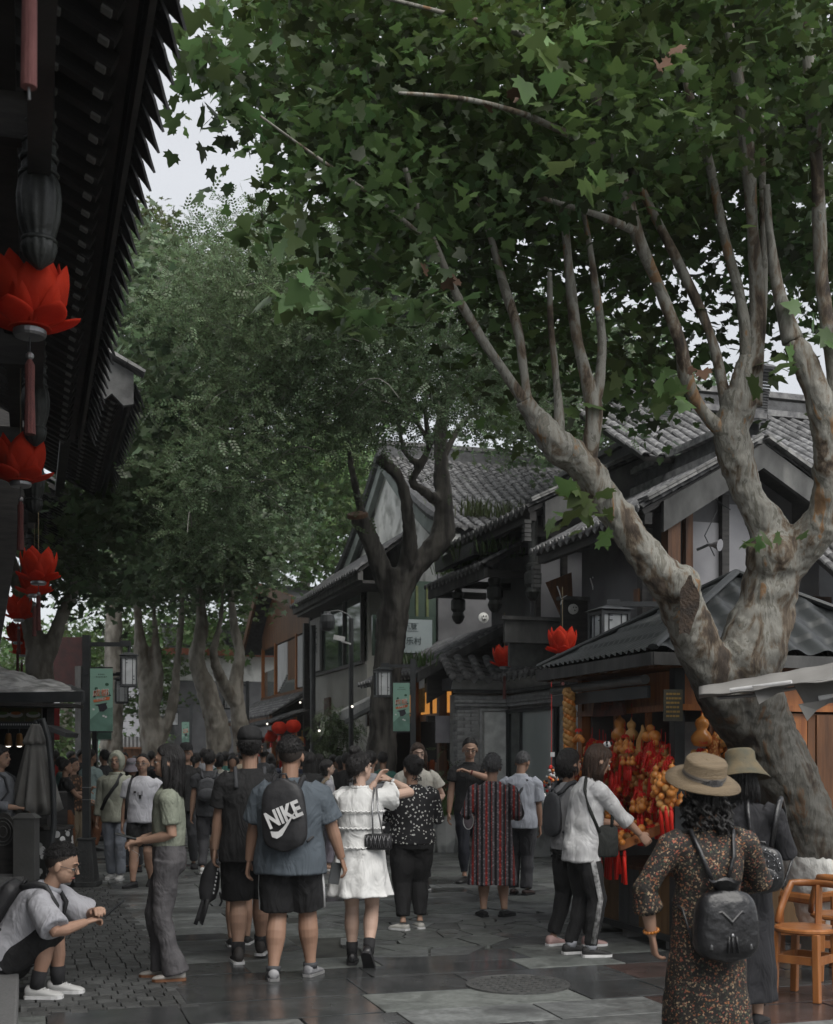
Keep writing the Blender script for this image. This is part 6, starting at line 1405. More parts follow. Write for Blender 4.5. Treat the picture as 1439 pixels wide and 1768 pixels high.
for px, d in ((1350,9.6),(1440,9.3)): MB().beam(W(px,1610,d), V((W(px,1610,d).x, W(px,1610,d).y, 0)), .045, .045, up=V((0,1,0))).build('leg', m_chair, MB_); MB().beam(W(px,1548,d), W(px,1608,d), .03, .03, up=V((0,1,0))).build('back_post', m_chair, MB_)
# ------------------------------------------------------------ LEFT FOOD STALL
FS = thing('food_stall', 'dark food stall with tarp covered awning, film strip sign and lamps on the left', 'market stall', W(60, 1305, 15.8)); FS.location.z = 0
b = MB()
def tarp(u, v_):
    p = W(-130+u*272, 1205-2*u, 14.2).lerp(W(-130+u*250, 1120+u*64, 17.2), v_); return p + UP*(.05*mnoise.noise(p*3)+.03*mnoise.noise(p*9))
b.grid(tarp, 60, 16); b.build('tarp', mat('crumpled_tarp', (.62,.62,.62), (.25,.25,.25), rough=.4, scale=5, bump=.8, bscale=8, contrast=(.4,.6)), FS, smooth=True)
MB().beam(W(-130,1207,14.2), W(143,1203,14.2), .06, .12).build('awning_beam', m_blackmetal, FS)
MB().beam(W(143,1203,14.2), W(120,1190,17.0), .06, .12).build('awning_beam', m_blackmetal, FS)
MB().beam(W(-130,1200,14.25)+UP*-.1, W(135,1204,14.25)+UP*-.1, .5, .04).build('awning_soffit', m_darkwood, FS)
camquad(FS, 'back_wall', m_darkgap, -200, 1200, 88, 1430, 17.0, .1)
sgn2 = thing('food_sign', 'film strip style sign with food photographs on the left stall', 'sign', W(36, 1232, 14.6))
camquad(sgn2, 'sign_board', m_blackmetal, -60, 1205, 72, 1258, 14.6, .05)
b = MB()
for k in range(18):
    for py in (1211, 1251): b.poly([W(-2+k*4.1, py-1.6, 14.57), W(0.2+k*4.1, py-1.6, 14.57), W(.2+k*4.1, py+1.6, 14.57), W(-2+k*4.1, py+1.6, 14.57)])
b.build('film_hole', m_wpaint, sgn2, kind='stuff')
for px, w_ in ((5, 12), (28, 15), (58, 14)):
    camquad(sgn2, 'photo_panel', mat('food_photo_%d' % px, (.04,.06,.025), (.10,.07,.03), scale=14, rough=.5, bump=0), px-w_, 1216, px+w_, 1246, 14.57, .01)
    c = W(px, 1234, 14.54); b = MB(); b.poly([c+CAMR*(cos(a)*.085)+UP*(sin(a)*.035) for a in [2*pi*k/14 for k in range(14)]]); b.build('printed_bowl', mat('bowl_print', (.40,.40,.38), rough=.5), sgn2)
    c = W(px, 1231.5, 14.52); b = MB(); b.poly([c+CAMR*(cos(a)*.06)+UP*(sin(a)*.02) for a in [2*pi*k/12 for k in range(12)]]); b.build('printed_food', mat('food_print_%d' % px, (.42,.13,.03) if px == 28 else (.12,.18,.06), rough=.5), sgn2)
for px in (15, 34):
    t = thing('pendant_lamp', 'small amber pendant lamp inside the food stall, %s' % ('left one' if px == 15 else 'right one'), 'lamp', W(px, 1283, 15.5))
    c = W(px, 1280, 15.5); MB().lathe([(.02,.10),(.035,.08),(.05,-.06)], c, 14).build('shade', mat('amber_shade', (.35,.16,.04), rough=.5), t); MB().ell(c-UP*.055, (.035,.035,.02), 10, 6).build('bulb', MATS['lit_bulb'], t); MB().tube([c+UP*.1, c+UP*.4], .005, 4).build('cord', m_blackmetal, t)
for px in (-30, 88): MB().beam(W(px,1205,14.9), V((W(px,1205,14.9).x, W(px,1205,14.9).y, 0)), .08, .08, up=V((0,1,0))).build('stall_post', m_darkwood, FS)
MB().box(W(30, 1430, 15.6), (1.2, .6, .9)).build('counter', m_darkwood, FS)
tag(MB().beam(W(88,1256,14.0), W(125,1270,14.0), .5, .05).build('side_awning', m_tiledark), 'small dark side awning beyond the food stall', 'awning')
t = thing('red_banner', 'narrow red hanging banner behind the food stall', 'banner', W(97, 1250, 20)); camquad(t, 'cloth', mat('dark_red_cloth', (.25,.015,.015), (.15,.01,.01)), 90, 1222, 103, 1278, 20, .02); MB().beam(W(88,1221,20), W(105,1221,20), .03, .03).build('rod', m_darkwood, t)
# folded parasol with curved mast
U = thing('folded_parasol', 'folded grey cantilever parasol with curved mast in front of the food stall', 'parasol', W(64, 1305, 13.4)); U.location.z = 0
c0 = W(62, 1252, 13.4); zb = W(62, 1402, 13.4).z
def para(z0, z1, r0, r1, n, amp, ph=0, zig=0):
    rs = []
    for k in range(9):
        t_ = k/8; z = z0+(z1-z0)*t_; r = r0+(r1-r0)*t_**.9
        rs.append([V((c0.x + cos(2*pi*j/96)*r*(1+amp*t_*sin(n*2*pi*j/96+ph)+.1*t_*sin(3*2*pi*j/96)), c0.y + sin(2*pi*j/96)*r*(1+amp*t_*sin(n*2*pi*j/96+ph)), z + zig*t_*sin(n*2*pi*j/96+ph))) for j in range(96)])
    return MB().rings(rs)
m_par = mat('grey_parasol_cloth', (.165,.16,.15), (.12,.117,.11), rough=.85, scale=4, bump=.2)
para(c0.z, zb, .05, .235, 9, .22, zig=.03).build('canopy', m_par, U, smooth=True); para(c0.z+.01, c0.z-.20, .045, .13, 8, .12, zig=.015).build('top_cap', m_par, U, smooth=True)
MB().tube([c0-UP*.9, c0+UP*.05], .02, 8).build('inner_pole', m_blackmetal, U)
MB().tube([W(66,1246,13.3), W(74,1242,13.3), W(84,1275,13.3), W(92,1350,13.3), W(94,1420,13.3), W(86,1490,13.3), V((W(86,1490,13.3).x, W(86,1490,13.3).y, 0))], .03, 10).build('mast', m_blackmetal, U, smooth=True)
# grey board pillar and carved bench end
p = W(46, 1305, 11.6); t = thing('grey_pillar', 'plain grey box pillar with little pitched cap behind the seated man', 'pillar', (p.x, p.y, 0)); Rz = Matrix.Rotation(-TH, 3, 'Z'); zt = CAMH-(1412-HY)*11.6/FPX
MB().box(V((p.x,p.y,zt/2)), (.20,.16,zt), Rz).build('shaft', mat('grey_painted_steel', (.085,.085,.083), (.07,.07,.068), rough=.5), t, bevel=.004); MB().box(V((p.x,p.y,zt+.02)), (.235,.19,.045), Rz, taper=.55).build('cap', MATS['grey_painted_steel'], t)
p = W(8, 1305, 11.8); t = thing('carved_bench', 'dark bench end with round carved panel at the left edge', 'bench', (p.x, p.y, 0))
c = W(6, 1440, 11.8); b = MB(); b.poly([c+CAMR*(cos(a)*.12)+UP*(sin(a)*.20) for a in [pi*k/12 for k in range(13)]]+[c+CAMR*-.12-UP*.38, c+CAMR*.12-UP*.38], .06, CAMF); b.build('end_panel', m_darkwood, t)
b = MB()
for r in (.04, .075, .10): b.tube([c+UP*.02-CAMF*.012+CAMR*(cos(a)*r)+UP*(sin(a)*r*1.3) for a in [2*pi*k/18 for k in range(19)]], .007, 5)
b.build('carved_ring', m_greywood, t); MB().box(W(6,1520,11.7), (.5,.4,.10), Rz).build('seat', MATS['grey_granite'], t); MB().box(V((W(6,1520,11.7).x, W(6,1520,11.7).y, .15)), (.45,.35,.3), Rz).build('plinth', MATS['grey_granite'], t)
# patterned skirted stool and white box by the stall
p = W(88, 1305, 15.0); t = thing('covered_table', 'small table under a black and white flowered cloth beside the parasol', 'table', (p.x, p.y, 0))
MB().lathe([(.30,.02),(.27,.3),(.25,.68),(.24,.72),(.001,.72)], (p.x,p.y,0), 24, lobes=14, lamp=.06).build('cloth', cells_mat('flowered_cloth', (.02,.02,.02), [(.6,.6,.6),(.4,.4,.4)], 9, .38), t, smooth=True); MB().lathe([(.27,.70),(.27,.74),(.001,.74)], (p.x,p.y,0), 20).build('table_top', m_darkwood, t)
# ============================================================ PEOPLE
m_skin = mat('skin', (.42,.27,.195), (.35,.205,.145), rough=.6, scale=3, bump=.05, spec=.35)
m_skin2 = mat('skin_tanned', (.33,.20,.14), (.27,.155,.105), rough=.6, scale=3, bump=.05)
m_skin3 = mat('skin_fair', (.50,.35,.275), (.43,.285,.22), rough=.6, scale=3, bump=.04)
def hairm(n, c): return mat(n, c, tuple(x*1.9+.004 for x in c), rough=.42, scale=9, stretch=(7,7,.5), bump=.9, bscale=22, spec=.45)
m_hair = hairm('black_hair', (.010,.009,.009)); m_hairg = hairm('greying_hair', (.085,.085,.088)); m_hairb = hairm('brown_hair', (.035,.020,.013))
m_eye = mat('eye_white', (.55,.53,.5), rough=.3, bump=0); m_iris = mat('dark_iris', (.012,.009,.008), rough=.2, bump=0); m_lip = mat('lip', (.33,.12,.10), rough=.4, bump=0)
def cloth(n, c, c2=None, **k): return mat(n, c, c2 or tuple(x*.8 for x in c), rough=k.pop('rough', .85), scale=k.pop('scale', 5), bump=k.pop('bump', .3), bscale=k.pop('bscale', 11), stretch=(1,1,.6), fold=k.pop('foldb', .5), **k)
WR = bpy.data.textures.new('cloth_folds', 'CLOUDS'); WR.noise_scale = .16; WR.noise_depth = 1
def ik(S, T, a, b, pole):
    d = T-S; L = min(max(d.length, .02), (a+b)*.999); u = d.normalized(); T = S+u*L
    x = (a*a-b*b+L*L)/(2*L); h = sqrt(max(a*a-x*x, 0)); pp = pole - u*pole.dot(u)
    if pp.length < 1e-6: pp = V((0,1,0))
    return S+u*x+pp.normalized()*h, T
def person(label, px, fy, H, face=0, b=1.0, d=None, top=None, bot=None, shoes=None, hair='short', hairmat=None, skin=None, lean=0, nod=0, turn=0,
           hl=(-.165,.03,.46), hr=(.165,.03,.46), fl=(-.06,.0,.045), fr=(.06,.0,.045), fyaw=(8,-8), fpit=(0,0), pel=(0,0,0), pl=None, pr=None, lod=0, extras=(), det=True, group=None, dx=0, curl=.45, kneepole=(0,1,0)):
    hairmat = hairmat or m_hair; skin = skin or m_skin
    g = G(px, fy) if d is None else (lambda q: V((q.x, q.y, 0)))(W(px, HY, d))
    root = thing('person', label, 'person', g, -TH-radians(face), group)
    M = wm(root) @ Matrix.Scale(H, 4); pel = V(pel)
    vox = (.0075, .012, .019)[lod]
    hip0 = V((0,0,.53))+pel; Rl = Matrix.Rotation(radians(-lean), 3, 'X')
    def T(p, full=True):
        p = V(p)+pel
        if p.z <= hip0.z and not full: return p
        k = 1 if full else min(1, (p.z-hip0.z)/.08)
        R = Matrix.Rotation(radians(-lean)*k, 3, 'X'); return hip0 + R@(p-hip0)
    def ringT(z, rx, ry, cy=0, n=26, wave=0, wn=0, ph=0, full=False, sq=1.0):
        out = []
        for j in range(n):
            a = 2*pi*j/n; w_ = 1+wave*sin(wn*a+ph)
            ca, sa = cos(a), sin(a)
            ca = math.copysign(abs(ca)**sq, ca); sa = math.copysign(abs(sa)**sq, sa)
            out.append(T((ca*rx*w_, cy+sa*ry*w_, z), full))
        return out
    def emit(bb, nm, m, rem=True, disp=0, sm=2, par=None, v=None, smooth=True):
        bb.v = [tuple(M @ V(p)) for p in bb.v]; o = bb.build(nm, m, par or root, smooth=smooth)
        if rem:
            r = o.modifiers.new('r', 'REMESH'); r.mode = 'VOXEL'; r.voxel_size = v or vox; r.use_smooth_shade = True
            if sm: s = o.modifiers.new('s', 'SMOOTH'); s.iterations = sm; s.factor = .5
            if disp and lod < 2:
                dm = o.modifiers.new('d', 'DISPLACE'); dm.texture = WR; dm.strength = disp; dm.texture_coords = 'LOCAL'; dm.mid_level = .38
        return o
    # skeleton
    sw = .104*(.75+.25*b)
    SL, SR_ = T((-sw,-.004,.800)), T((sw,-.004,.800))
    EL, WL = ik(SL, V(hl)+pel*0, .170, .148, V(pl or (-.5,-.6,-.5))); ER, WR_ = ik(SR_, V(hr)+pel*0, .170, .148, V(pr or (.5,-.6,-.5)))
    HL, HR = V((-.050,0,.505))+pel, V((.050,0,.505))+pel
    KL, AL = ik(HL, V(fl), .235, .235, V(kneepole)); KR, AR = ik(HR, V(fr), .235, .235, V(kneepole))
    bb_ = .6+.4*b
    # body: one skin
    B = MB()
    B.rings([ringT(z, rx*b, ry*b, cy) for z, rx, ry, cy in ((.47,.060,.050,0),(.53,.088,.064,0),(.60,.076,.056,0),(.66,.080,.058,0),(.73,.086,.054,0),(.785,.084,.044,0),(.812,.062,.036,0),(.832,.035,.034,-.004))])
    bare_sh = top.get('sleeve', .55) <= 0
    for S, E, W_, s in ((SL,EL,WL,-1),(SR_,ER,WR_,1)):
        ks = 1 if bare_sh else .72; S_in = S if bare_sh else S + V((-s*.010,0,-.006))
        B.tube([S_in, S.lerp(E,.5), E, E.lerp(W_,.3), W_], [.032*bb_*ks,.027*bb_*(1 if bare_sh else .92),.0235*bb_,.0245*bb_,.0155*bb_], 12); B.ell(S_in, (.033*bb_*ks,.031*bb_*ks,.033*bb_*ks))
    bare = bot['kind'] in ('shorts', 'skirt', 'none')
    for Hh, K_, A in ((HL,KL,AL),(HR,KR,AR)):
        C_ = K_.lerp(A,.32) + V((0,-.008,0)); kl = 1 if bot['kind'] == 'skirt' else (.72 if bot['kind'] != 'shorts' else .80); kk = .66 if bot['kind'] in ('pants','flare') else 1
        cq = .5+.5*b; B.tube([Hh, Hh.lerp(K_,.5), Hh.lerp(K_,.85), K_, K_.lerp(A,.12), K_.lerp(A,.24)+V((0,-.005,0)), C_, K_.lerp(A,.44)+V((0,-.006,0)), K_.lerp(A,.58), K_.lerp(A,.72), K_.lerp(A,.86), A], [.052*b*kl,.048*b*kl,.038*b*kl,.034*bb_*kk,.0335*cq*kk,.0350*cq*kk,.0360*cq*kk,.0350*cq*kk,.0305*cq*kk,.0255*bb_*kk,.0215*bb_*kk,.0195*bb_*(.9 if kk < 1 else 1)], 16)
    # neck and head
    Nk = T((0,-.006,.832)); Rh = Matrix.Rotation(radians(-turn), 3, 'Z') @ Matrix.Rotation(radians(-lean*.55-nod), 3, 'X')
    Nt = Nk + (Rl@V((0,.008,.045)))
    HS = 1.12
    def hp(x, y, z): return Nt + Rh@(V((x, y, z-.878))*HS)
    B.tube([T((0,-.006,.80)), Nk, hp(0,-.004,.905)], [.040*bb_,.031*bb_,.030*bb_], 14)
    hb = 1.0+.12*(b-1)
    B.ell(hp(0,-.006,.945), (.0425*hb*HS,.054*HS,.055*HS), 20, 14, Rh); B.ell(hp(0,.016,.909), (.0345*hb*HS,.035*HS,.036*HS), 16, 10, Rh); B.ell(hp(0,.036,.893), (.017*hb*HS,.014*HS,.013*HS), 10, 8, Rh)
    B.ell(hp(0,.030,.925), (.030*hb*HS,.022*HS,.020*HS), 12, 8, Rh)
    if lod < 2:
        B.tube([hp(0,.047,.942), hp(0,.057,.927), hp(0,.0615,.918)], [.0045,.0060,.0085], 8); 
        for s in (-1, 1): B.ell(hp(s*.0435*hb,-.002,.925), (.0073,.0128,.0196), 10, 8, Rh)
        B.tube([hp(-.022,.045,.949), hp(0,.049,.951), hp(.022,.045,.949)], .005, 6)
    # hands
    hs = 1.0
    for W_, E, s in ((WL,EL,-1),(WR_,ER,1)):
        u = (W_-E).normalized(); side = Rl @ V((s,0,0)); nn = side - u*side.dot(u)
        if nn.length < .2: nn = V((0,0,-1)) - u*u.z*-1
        nn = (-nn).normalized() if abs(u.z) > .45 else (V((0,0,-1)) - u*(-u.z)).normalized(); w_ = u.cross(nn).normalized()*s
        if lod == 2: B.ell(W_+u*.04, (.018,.018,.018), 8, 6); B.tube([W_, W_+u*.05, W_+u*.085+nn*.012], [.014,.018,.010], 8); continue
        fw = w_ if w_.y*1 >= 0 or abs(u.z) < .45 else -w_
        B.rings([[W_+u*t_+fw*(cos(a)*hw)+nn*(sin(a)*.0095) for a in [2*pi*k/12 for k in range(12)]] for t_, hw in ((-.005,.0145),(.012,.019),(.035,.0235),(.056,.0235),(.062,.018))])
        for k, (o_, L_) in enumerate(((.0175,.042),(.006,.048),(-.006,.045),(-.0175,.035))):
            p0_ = W_+u*.052+fw*o_; c_ = curl*(1+.12*k); q = [p0_]; dd_ = u
            for i_ in range(3):
                an = c_*(i_+.6); q.append(q[-1]+(u*cos(an)+nn*sin(an))*(L_*(.42,.33,.25)[i_]))
            B.tube(q, [.0062,.0058,.0053,.0042], 7)
        B.tube([W_+u*.012+fw*.013, W_+u*.032+fw*.028+nn*.008, W_+u*.052+fw*.030+nn*.015], [.0085,.0072,.005], 8)
    emit(B, 'body', skin, v=(.0046, .011, .019)[lod], sm=(2,1,1)[lod])
    # face
    if det and lod < 2 and abs(((face+turn+180) % 360)-180) > 40:
        E_ = MB(); I_ = MB(); Br = MB(); L_ = MB()
        for s in (-1, 1):
            E_.ell(hp(s*.0175,.0455,.9325), (.0088,.006,.0048), 10, 6, Rh); I_.ell(hp(s*.0175,.0500,.9325), (.0042,.0026,.0042), 8, 6, Rh)
            I_.tube([hp(s*.0085,.0495,.9335), hp(s*.0175,.0525,.9385), hp(s*.0275,.0455,.9345)], .0013, 5)
            Br.tube([hp(s*.008,.0515,.950), hp(s*.019,.0525,.9545), hp(s*.030,.0440,.950)], [.0019,.0026,.0014], 6)
        L_.tube([hp(-.0145,.0475,.9005), hp(-.005,.0525,.9025), hp(.005,.0525,.9025), hp(.0145,.0475,.9005)], [.0014,.0042,.0042,.0014], 8, flat=.75)
        emit(E_, 'eye', m_eye, False); emit(I_, 'iris', m_iris, False); emit(Br, 'eyebrow', hairmat if hairmat is not m_hairg else m_hair, False); emit(L_, 'lips', m_lip, False)
    # hair
    def cap(th_f, th_s, th_b, thick=1.0, m=hairmat, nm='hair', nu=56, nv=36, rough=.035, cx=0, flare=0):
        bb = MB(); vs = []
        for i in range(nv+1):
            el = pi*(i/nv)-pi/2
            for j in range(nu):
                az = 2*pi*j/nu; fz = cos(az) # az=0 front
                th = th_f*max(fz,0)**.7 + th_b*max(-fz,0)**.8 + th_s*(1-abs(fz))**1.0
                dirv = V((sin(az)*cos(el), cos(az)*cos(el), sin(el))); th += 4*mnoise.noise(V((sin(az)*4, cos(az)*4, 3)))*(1 if fz < .3 else .6); on = el > radians(th)
                edge = min(1, max(0, (degrees_(el)-th)/(9 if fz > .2 else 34)))**.75
                k = (1.0 + (.075*thick + flare*max(0, -sin(el)))*edge**.6 + rough*mnoise.noise(dirv*5+V((label.__len__(),0,0)))*edge + rough*.5*mnoise.noise(V((dirv.x*22, dirv.y*22, dirv.z*5)))*edge) if on else .88
                vs.append(hp(dirv.x*.0430*k*hb+cx, -.006+dirv.y*.0545*k, .946+dirv.z*.0555*k))
        fs = [(i*nu+j, i*nu+(j+1) % nu, (i+1)*nu+(j+1) % nu, (i+1)*nu+j) for i in range(nv) for j in range(nu)]
        bb.add(vs, fs)
        if lod < 2 and thick > .4 and hair in ('short','fade','thick','crop','bun','updo'):
            rr_ = random.Random(len(label))
            for _ in range(800 if lod == 0 else 150):
                az = rr_.uniform(0, 2*pi); el = rr_.uniform(-.9, 1.45); fz = cos(az); th = th_f*max(fz,0)**.7 + th_b*max(-fz,0)**.8 + th_s*(1-abs(fz))
                if degrees_(el) < th+3 or (el > .05 and (' hat' in label or ' cap' in label)) or 'hooded' in label: continue
                d0_ = V((sin(az)*cos(el), cos(az)*cos(el), sin(el))); k0 = 1.0+.055*thick; dn = V((d0_.x*.5, -.35+d0_.y*.3, -.75)) if hair not in ('short','thick','fade') else V((d0_.x+rr_.uniform(-.6,.6), d0_.y+rr_.uniform(-.6,.6), d0_.z*.6+rr_.uniform(-.7,.3)))
                p_ = V((d0_.x*.0430*k0*hb, -.006+d0_.y*.0545*k0, .946+d0_.z*.0555*k0)); dn = (dn - d0_*dn.dot(d0_)*.75).normalized(); L0 = rr_.uniform(.007,.013)*(.6+.4*thick)
                bb.tube([hp(*(p_-d0_*.002)), hp(*(p_+dn*L0*.5+d0_*.0035)), hp(*(p_+dn*L0+d0_*.0015))], [.0016,.0013,.0003] if lod == 0 else [.0028,.0022,.0004], 3)
        return bb
    def fall(bb, z1, w0=.044, w1=.052, t0=.028, t1=.022, yb=-.030, front=False, n=10, thin=0):
        """hair hanging straight down behind the neck"""
        rs = []; st = hp(0, yb, .955)
        for i in range(n+1):
            t_ = i/n; c_ = V((st.x, st.y-.012*sin(t_*2.2), st.z*(1-t_) + (z1)*t_)); ww = w0+(w1-w0)*t_; tt = t0+(t1-t0)*t_
            if i == n: ww *= .8; tt *= .6
            rs.append([c_+V((cos(a)*ww*(1+.05*sin(9*a+i*.4)), sin(a)*tt*(1+.10*sin(7*a+i*.5)), .006*sin(5*a)*t_)) for a in [2*pi*k/26 for k in range(26)]])
        bb.rings(rs); return bb
    def strands(bb, z1, k=1.0):
        if lod: return
        r_ = random.Random(9)
        for _ in range(170):
            a = r_.uniform(-1.9, 1.9)+pi; s_, c_ = sin(a), cos(a); e = r_.uniform(.2, .7); top_ = hp(s_*.045*cos(e), -.006+c_*.056*cos(e), .946+.058*sin(e)); m1 = hp(s_*.0475, -.006+c_*.059, .925); en = V((m1.x*1.0+s_*.012*k+r_.gauss(0,.004), m1.y*.9+r_.gauss(0,.005), z1+r_.uniform(-.012,.03)))
            bb.tube([top_, hp(s_*.048, -.006+c_*.060, .946), m1, m1.lerp(en, .5)+V((s_*.004, c_*.003, 0)), en], [.0008,.0015,.0016,.0015,.0004], 3)
    if hair == 'short': emit(cap(38,-20,-62,1.15), 'hair', hairmat, False)
    elif hair == 'crop': emit(cap(42,-8,-56,.55,rough=.02), 'hair', hairmat, False)
    elif hair == 'fade':
        emit(cap(36,8,-14,1.6,rough=.05), 'hair', hairmat, False); emit(cap(40,-14,-56,.3,rough=.01), 'hair_fade', mat('clipped_hair', (.035,.028,.024), rough=.8, bump=.3, bscale=80), False)
    elif hair == 'thick': emit(cap(30,-20,-64,1.8,rough=.05), 'hair', hairmat, False)
    elif hair == 'bob': bb = cap(26,-30,-62,1.7,rough=.04,flare=.10); fall(bb, hp(0,0,.872).z-.0, .050,.050,.040,.030,-.012); strands(bb, hp(0,0,.872).z); emit(bb, 'hair', hairmat, False)
    elif hair in ('long', 'longlow'):
        bb = cap(32,-22,-60,1.5,rough=.035,flare=.05); z1 = T((0,0,.755)).z if hair == 'long' else T((0,0,.70)).z
        fall(bb, z1, .048,.064,.048,.034,-.014)
        strands(bb, z1)
        for s in (-1, 1): bb.tube([hp(s*.040,.012,.955), hp(s*.046,.012,.925), hp(s*.050,.008,.89), V((s*.060, hp(0,.004,.86).y, z1+.03))], [.012,.015,.015,.007], 8)
        emit(bb, 'hair', hairmat, False)
    elif hair == 'shoulder':
        bb = cap(28,-28,-62,1.6,rough=.04,flare=.06); fall(bb, T((0,0,.815)).z, .048,.056,.042,.030,-.016)
        strands(bb, T((0,0,.815)).z)
        for s in (-1, 1): bb.tube([hp(s*.042,.015,.955), hp(s*.047,.016,.925), hp(s*.048,.012,.885), hp(s*.046,.010,.855)], [.010,.014,.014,.005], 8)
        emit(bb, 'hair', hairmat, False)
    elif hair in ('bun', 'updo', 'lowbun'):
        bb = cap(34,-16,-58,1.3,rough=.04); c_ = {'bun': hp(0,-.030,1.008), 'updo': hp(.012,-.058,.965), 'lowbun': hp(0,-.062,.925)}[hair]
        for k in range(9): a = k*2.4; bb.ell(c_+V((cos(a)*.010, sin(a)*.008, .006*sin(k*1.7))), (.019,.018,.016), 9, 7, Euler((k,k*.7,0)).to_matrix())
        for k in range(10): bb.tube([hp(.02*sin(k), -.045, .90-.004*k), hp(.03*sin(k), -.050, .885), hp(.035*sin(k*1.3), -.045, .868)], [.003,.002,.001], 4)
        emit(bb, 'hair', hairmat, False)
    elif hair == 'ponytail':
        bb = cap(34,-16,-58,1.3,rough=.04); q = hp(0,-.060,.950); bb.tube([q, q+V((0,-.02,-.01)), q+V((0,-.026,-.05)), q+V((0,-.014,-.11))], [.010,.017,.018,.006], 9); emit(bb, 'hair', hairmat, False)
    # ---- bottom
    k = bot['kind']; bm_ = bot['mat']; lo = bot.get('loose', 1.0)
    if k in ('pants', 'shorts', 'flare'):
        P = MB(); P.rings([ringT(z, rx*b*lo, ry*b*lo, cy) for z, rx, ry, cy in ((.448,.052,.048,0),(.475,.090,.070,-.003),(.51,.100,.077,-.006),(.55,.096,.073,-.003),(.595,.086,.066,0))])
        for s, Hh, K_, A in ((-1,HL,KL,AL),(1,HR,KR,AR)):
            kn = Hh.lerp(K_,.5)
            if k == 'shorts':
                fr_ = bot.get('len', .95); E2 = Hh.lerp(K_, fr_) if fr_ <= 1 else K_.lerp(A, fr_-1)
                pts_ = [Hh+V((0,0,.01)), Hh.lerp(K_,.5), K_.lerp(Hh, .1) if fr_ > 1 else Hh.lerp(E2,.9), E2]
                P.tube(pts_, [.062*b*lo,.059*b*lo,.055*b*lo,.055*b*lo], 16)
            else:
                hem = bot.get('hem', .030 if k == 'pants' else .050); up_ = bot.get('up', .10); E2 = A.lerp(K_, up_) if k == 'pants' else A+V((0,0,-.012))
                P.tube([Hh+V((0,0,.01)), kn, K_, K_.lerp(E2,.5), E2], [.061*b*lo,.054*b*lo,.043*(.5+.5*b)*lo,(.038 if k == 'pants' else .039)*(.5+.5*b)*lo,hem*lo], 16)
        o = emit(P, 'shorts' if k == 'shorts' else 'trousers', bm_, disp=.030*bot.get('fold', 1))
        if bot.get('stripe'):
            S_ = MB()
            for s, Hh, K_, A in ((-1,HL,KL,AL),(1,HR,KR,AR)):
                top_ = Hh+V((s*.058*b*lo,0,.03)); r2 = .058*b*lo if k == 'shorts' else .045*lo; r3 = .057*b*lo if k == 'shorts' else .034*lo
                kk = Hh.lerp(K_,.5)+V((s*.061*b*lo,0,0)); e2 = (Hh.lerp(K_,bot.get('len',.95)*.99)+V((s*r3,0,0))) if k == 'shorts' else (A+V((s*r3,0,.02)))
                pts_ = [top_, kk, e2] if k == 'shorts' else [top_, kk, K_+V((s*.047*lo,0,0)), e2]
                S_.tube(pts_, .0050, 6, flat=3.0, up=V((0,1,0)))
            emit(S_, 'side_stripe', bot['stripe'], False)
    # ---- top
    tm = top['mat']; tk = top.get('kind', 'tee'); tl = top.get('loose', 1.0); hem = top.get('hem', .465)
    Tt = MB(); 
    sec = [(.60,.096,.077,0),(.66,.097,.078,0),(.72,.102,.078,0),(.77,.108,.071,0),(.800,.105,.058,0),(.817,.080,.048,-.002),(.830,.050,.042,-.004),(.842,.040,.037,-.004)]
    if tk == 'dress' or tk == 'widedress':
        hz = hem; wv = top.get('wave', .07); hw = top.get('hemw', .15); secs = []
        nW = 14
        for i in range(9):
            t_ = i/8; z = hz+(.60-hz)*t_; rx = hw+( .098*tl-hw)*t_**.8; ry = rx*.82; secs.append(ringT(z, rx*b, ry*b, 0, 60, wv*(1-t_)**1.0, 9, .6))
        secs += [ringT(z, rx*b*tl, ry*b*tl, cy, 60) for z, rx, ry, cy in sec[1:]]
        Tt.rings(secs)
    else:
        bs = [(hem,.106,.086,0),(min(.54, hem+.04),.106,.086,0)] if hem < .53 else [(hem,.094,.076,0)]
        secs = [ringT(z, rx*b*tl, ry*b*tl, cy, 32) for z, rx, ry, cy in bs+sec]
        Tt.rings(secs)
    sl = top.get('sleeve', .55)
    for S, E, W_, s in ((SL,EL,WL,-1),(SR_,ER,WR_,1)):
        if top.get('sleeve', .55) <= 0: continue
        r0 = .041*bb_*tl; ins = S + (V((0,0,S.z))-V((S.x,0,S.z)))*.25 if False else S.lerp(T((0,0,.79)), .25)
        if sl <= 1: Tt.tube([ins, S+ (E-S)*.12, S.lerp(E, sl)], [r0*.95, r0, r0*top.get('flare', 1.06)], 16)
        else:
            e2 = E.lerp(W_, sl-1); Tt.tube([ins, S+(E-S)*.12, S.lerp(E,.6), E, e2], [r0*.95, r0*.98, r0*.86, r0*.80, r0*top.get('cuff', .70)], 16)
    o = emit(Tt, {'dress':'dress','widedress':'dress'}.get(tk, top.get('name', 'shirt')), tm, disp=.024*top.get('fold', 1), sm=3, v=vox*1.05)
    if top.get('collar'):
        Cl = MB(); Cl.tube([T((cos(a)*.036, -.004+sin(a)*.038, .842+.004*sin(a))) for a in [2*pi*k_/16 for k_ in range(17)]], .0075, 6, flat=1.6); emit(Cl, 'collar', top['collar'], False)
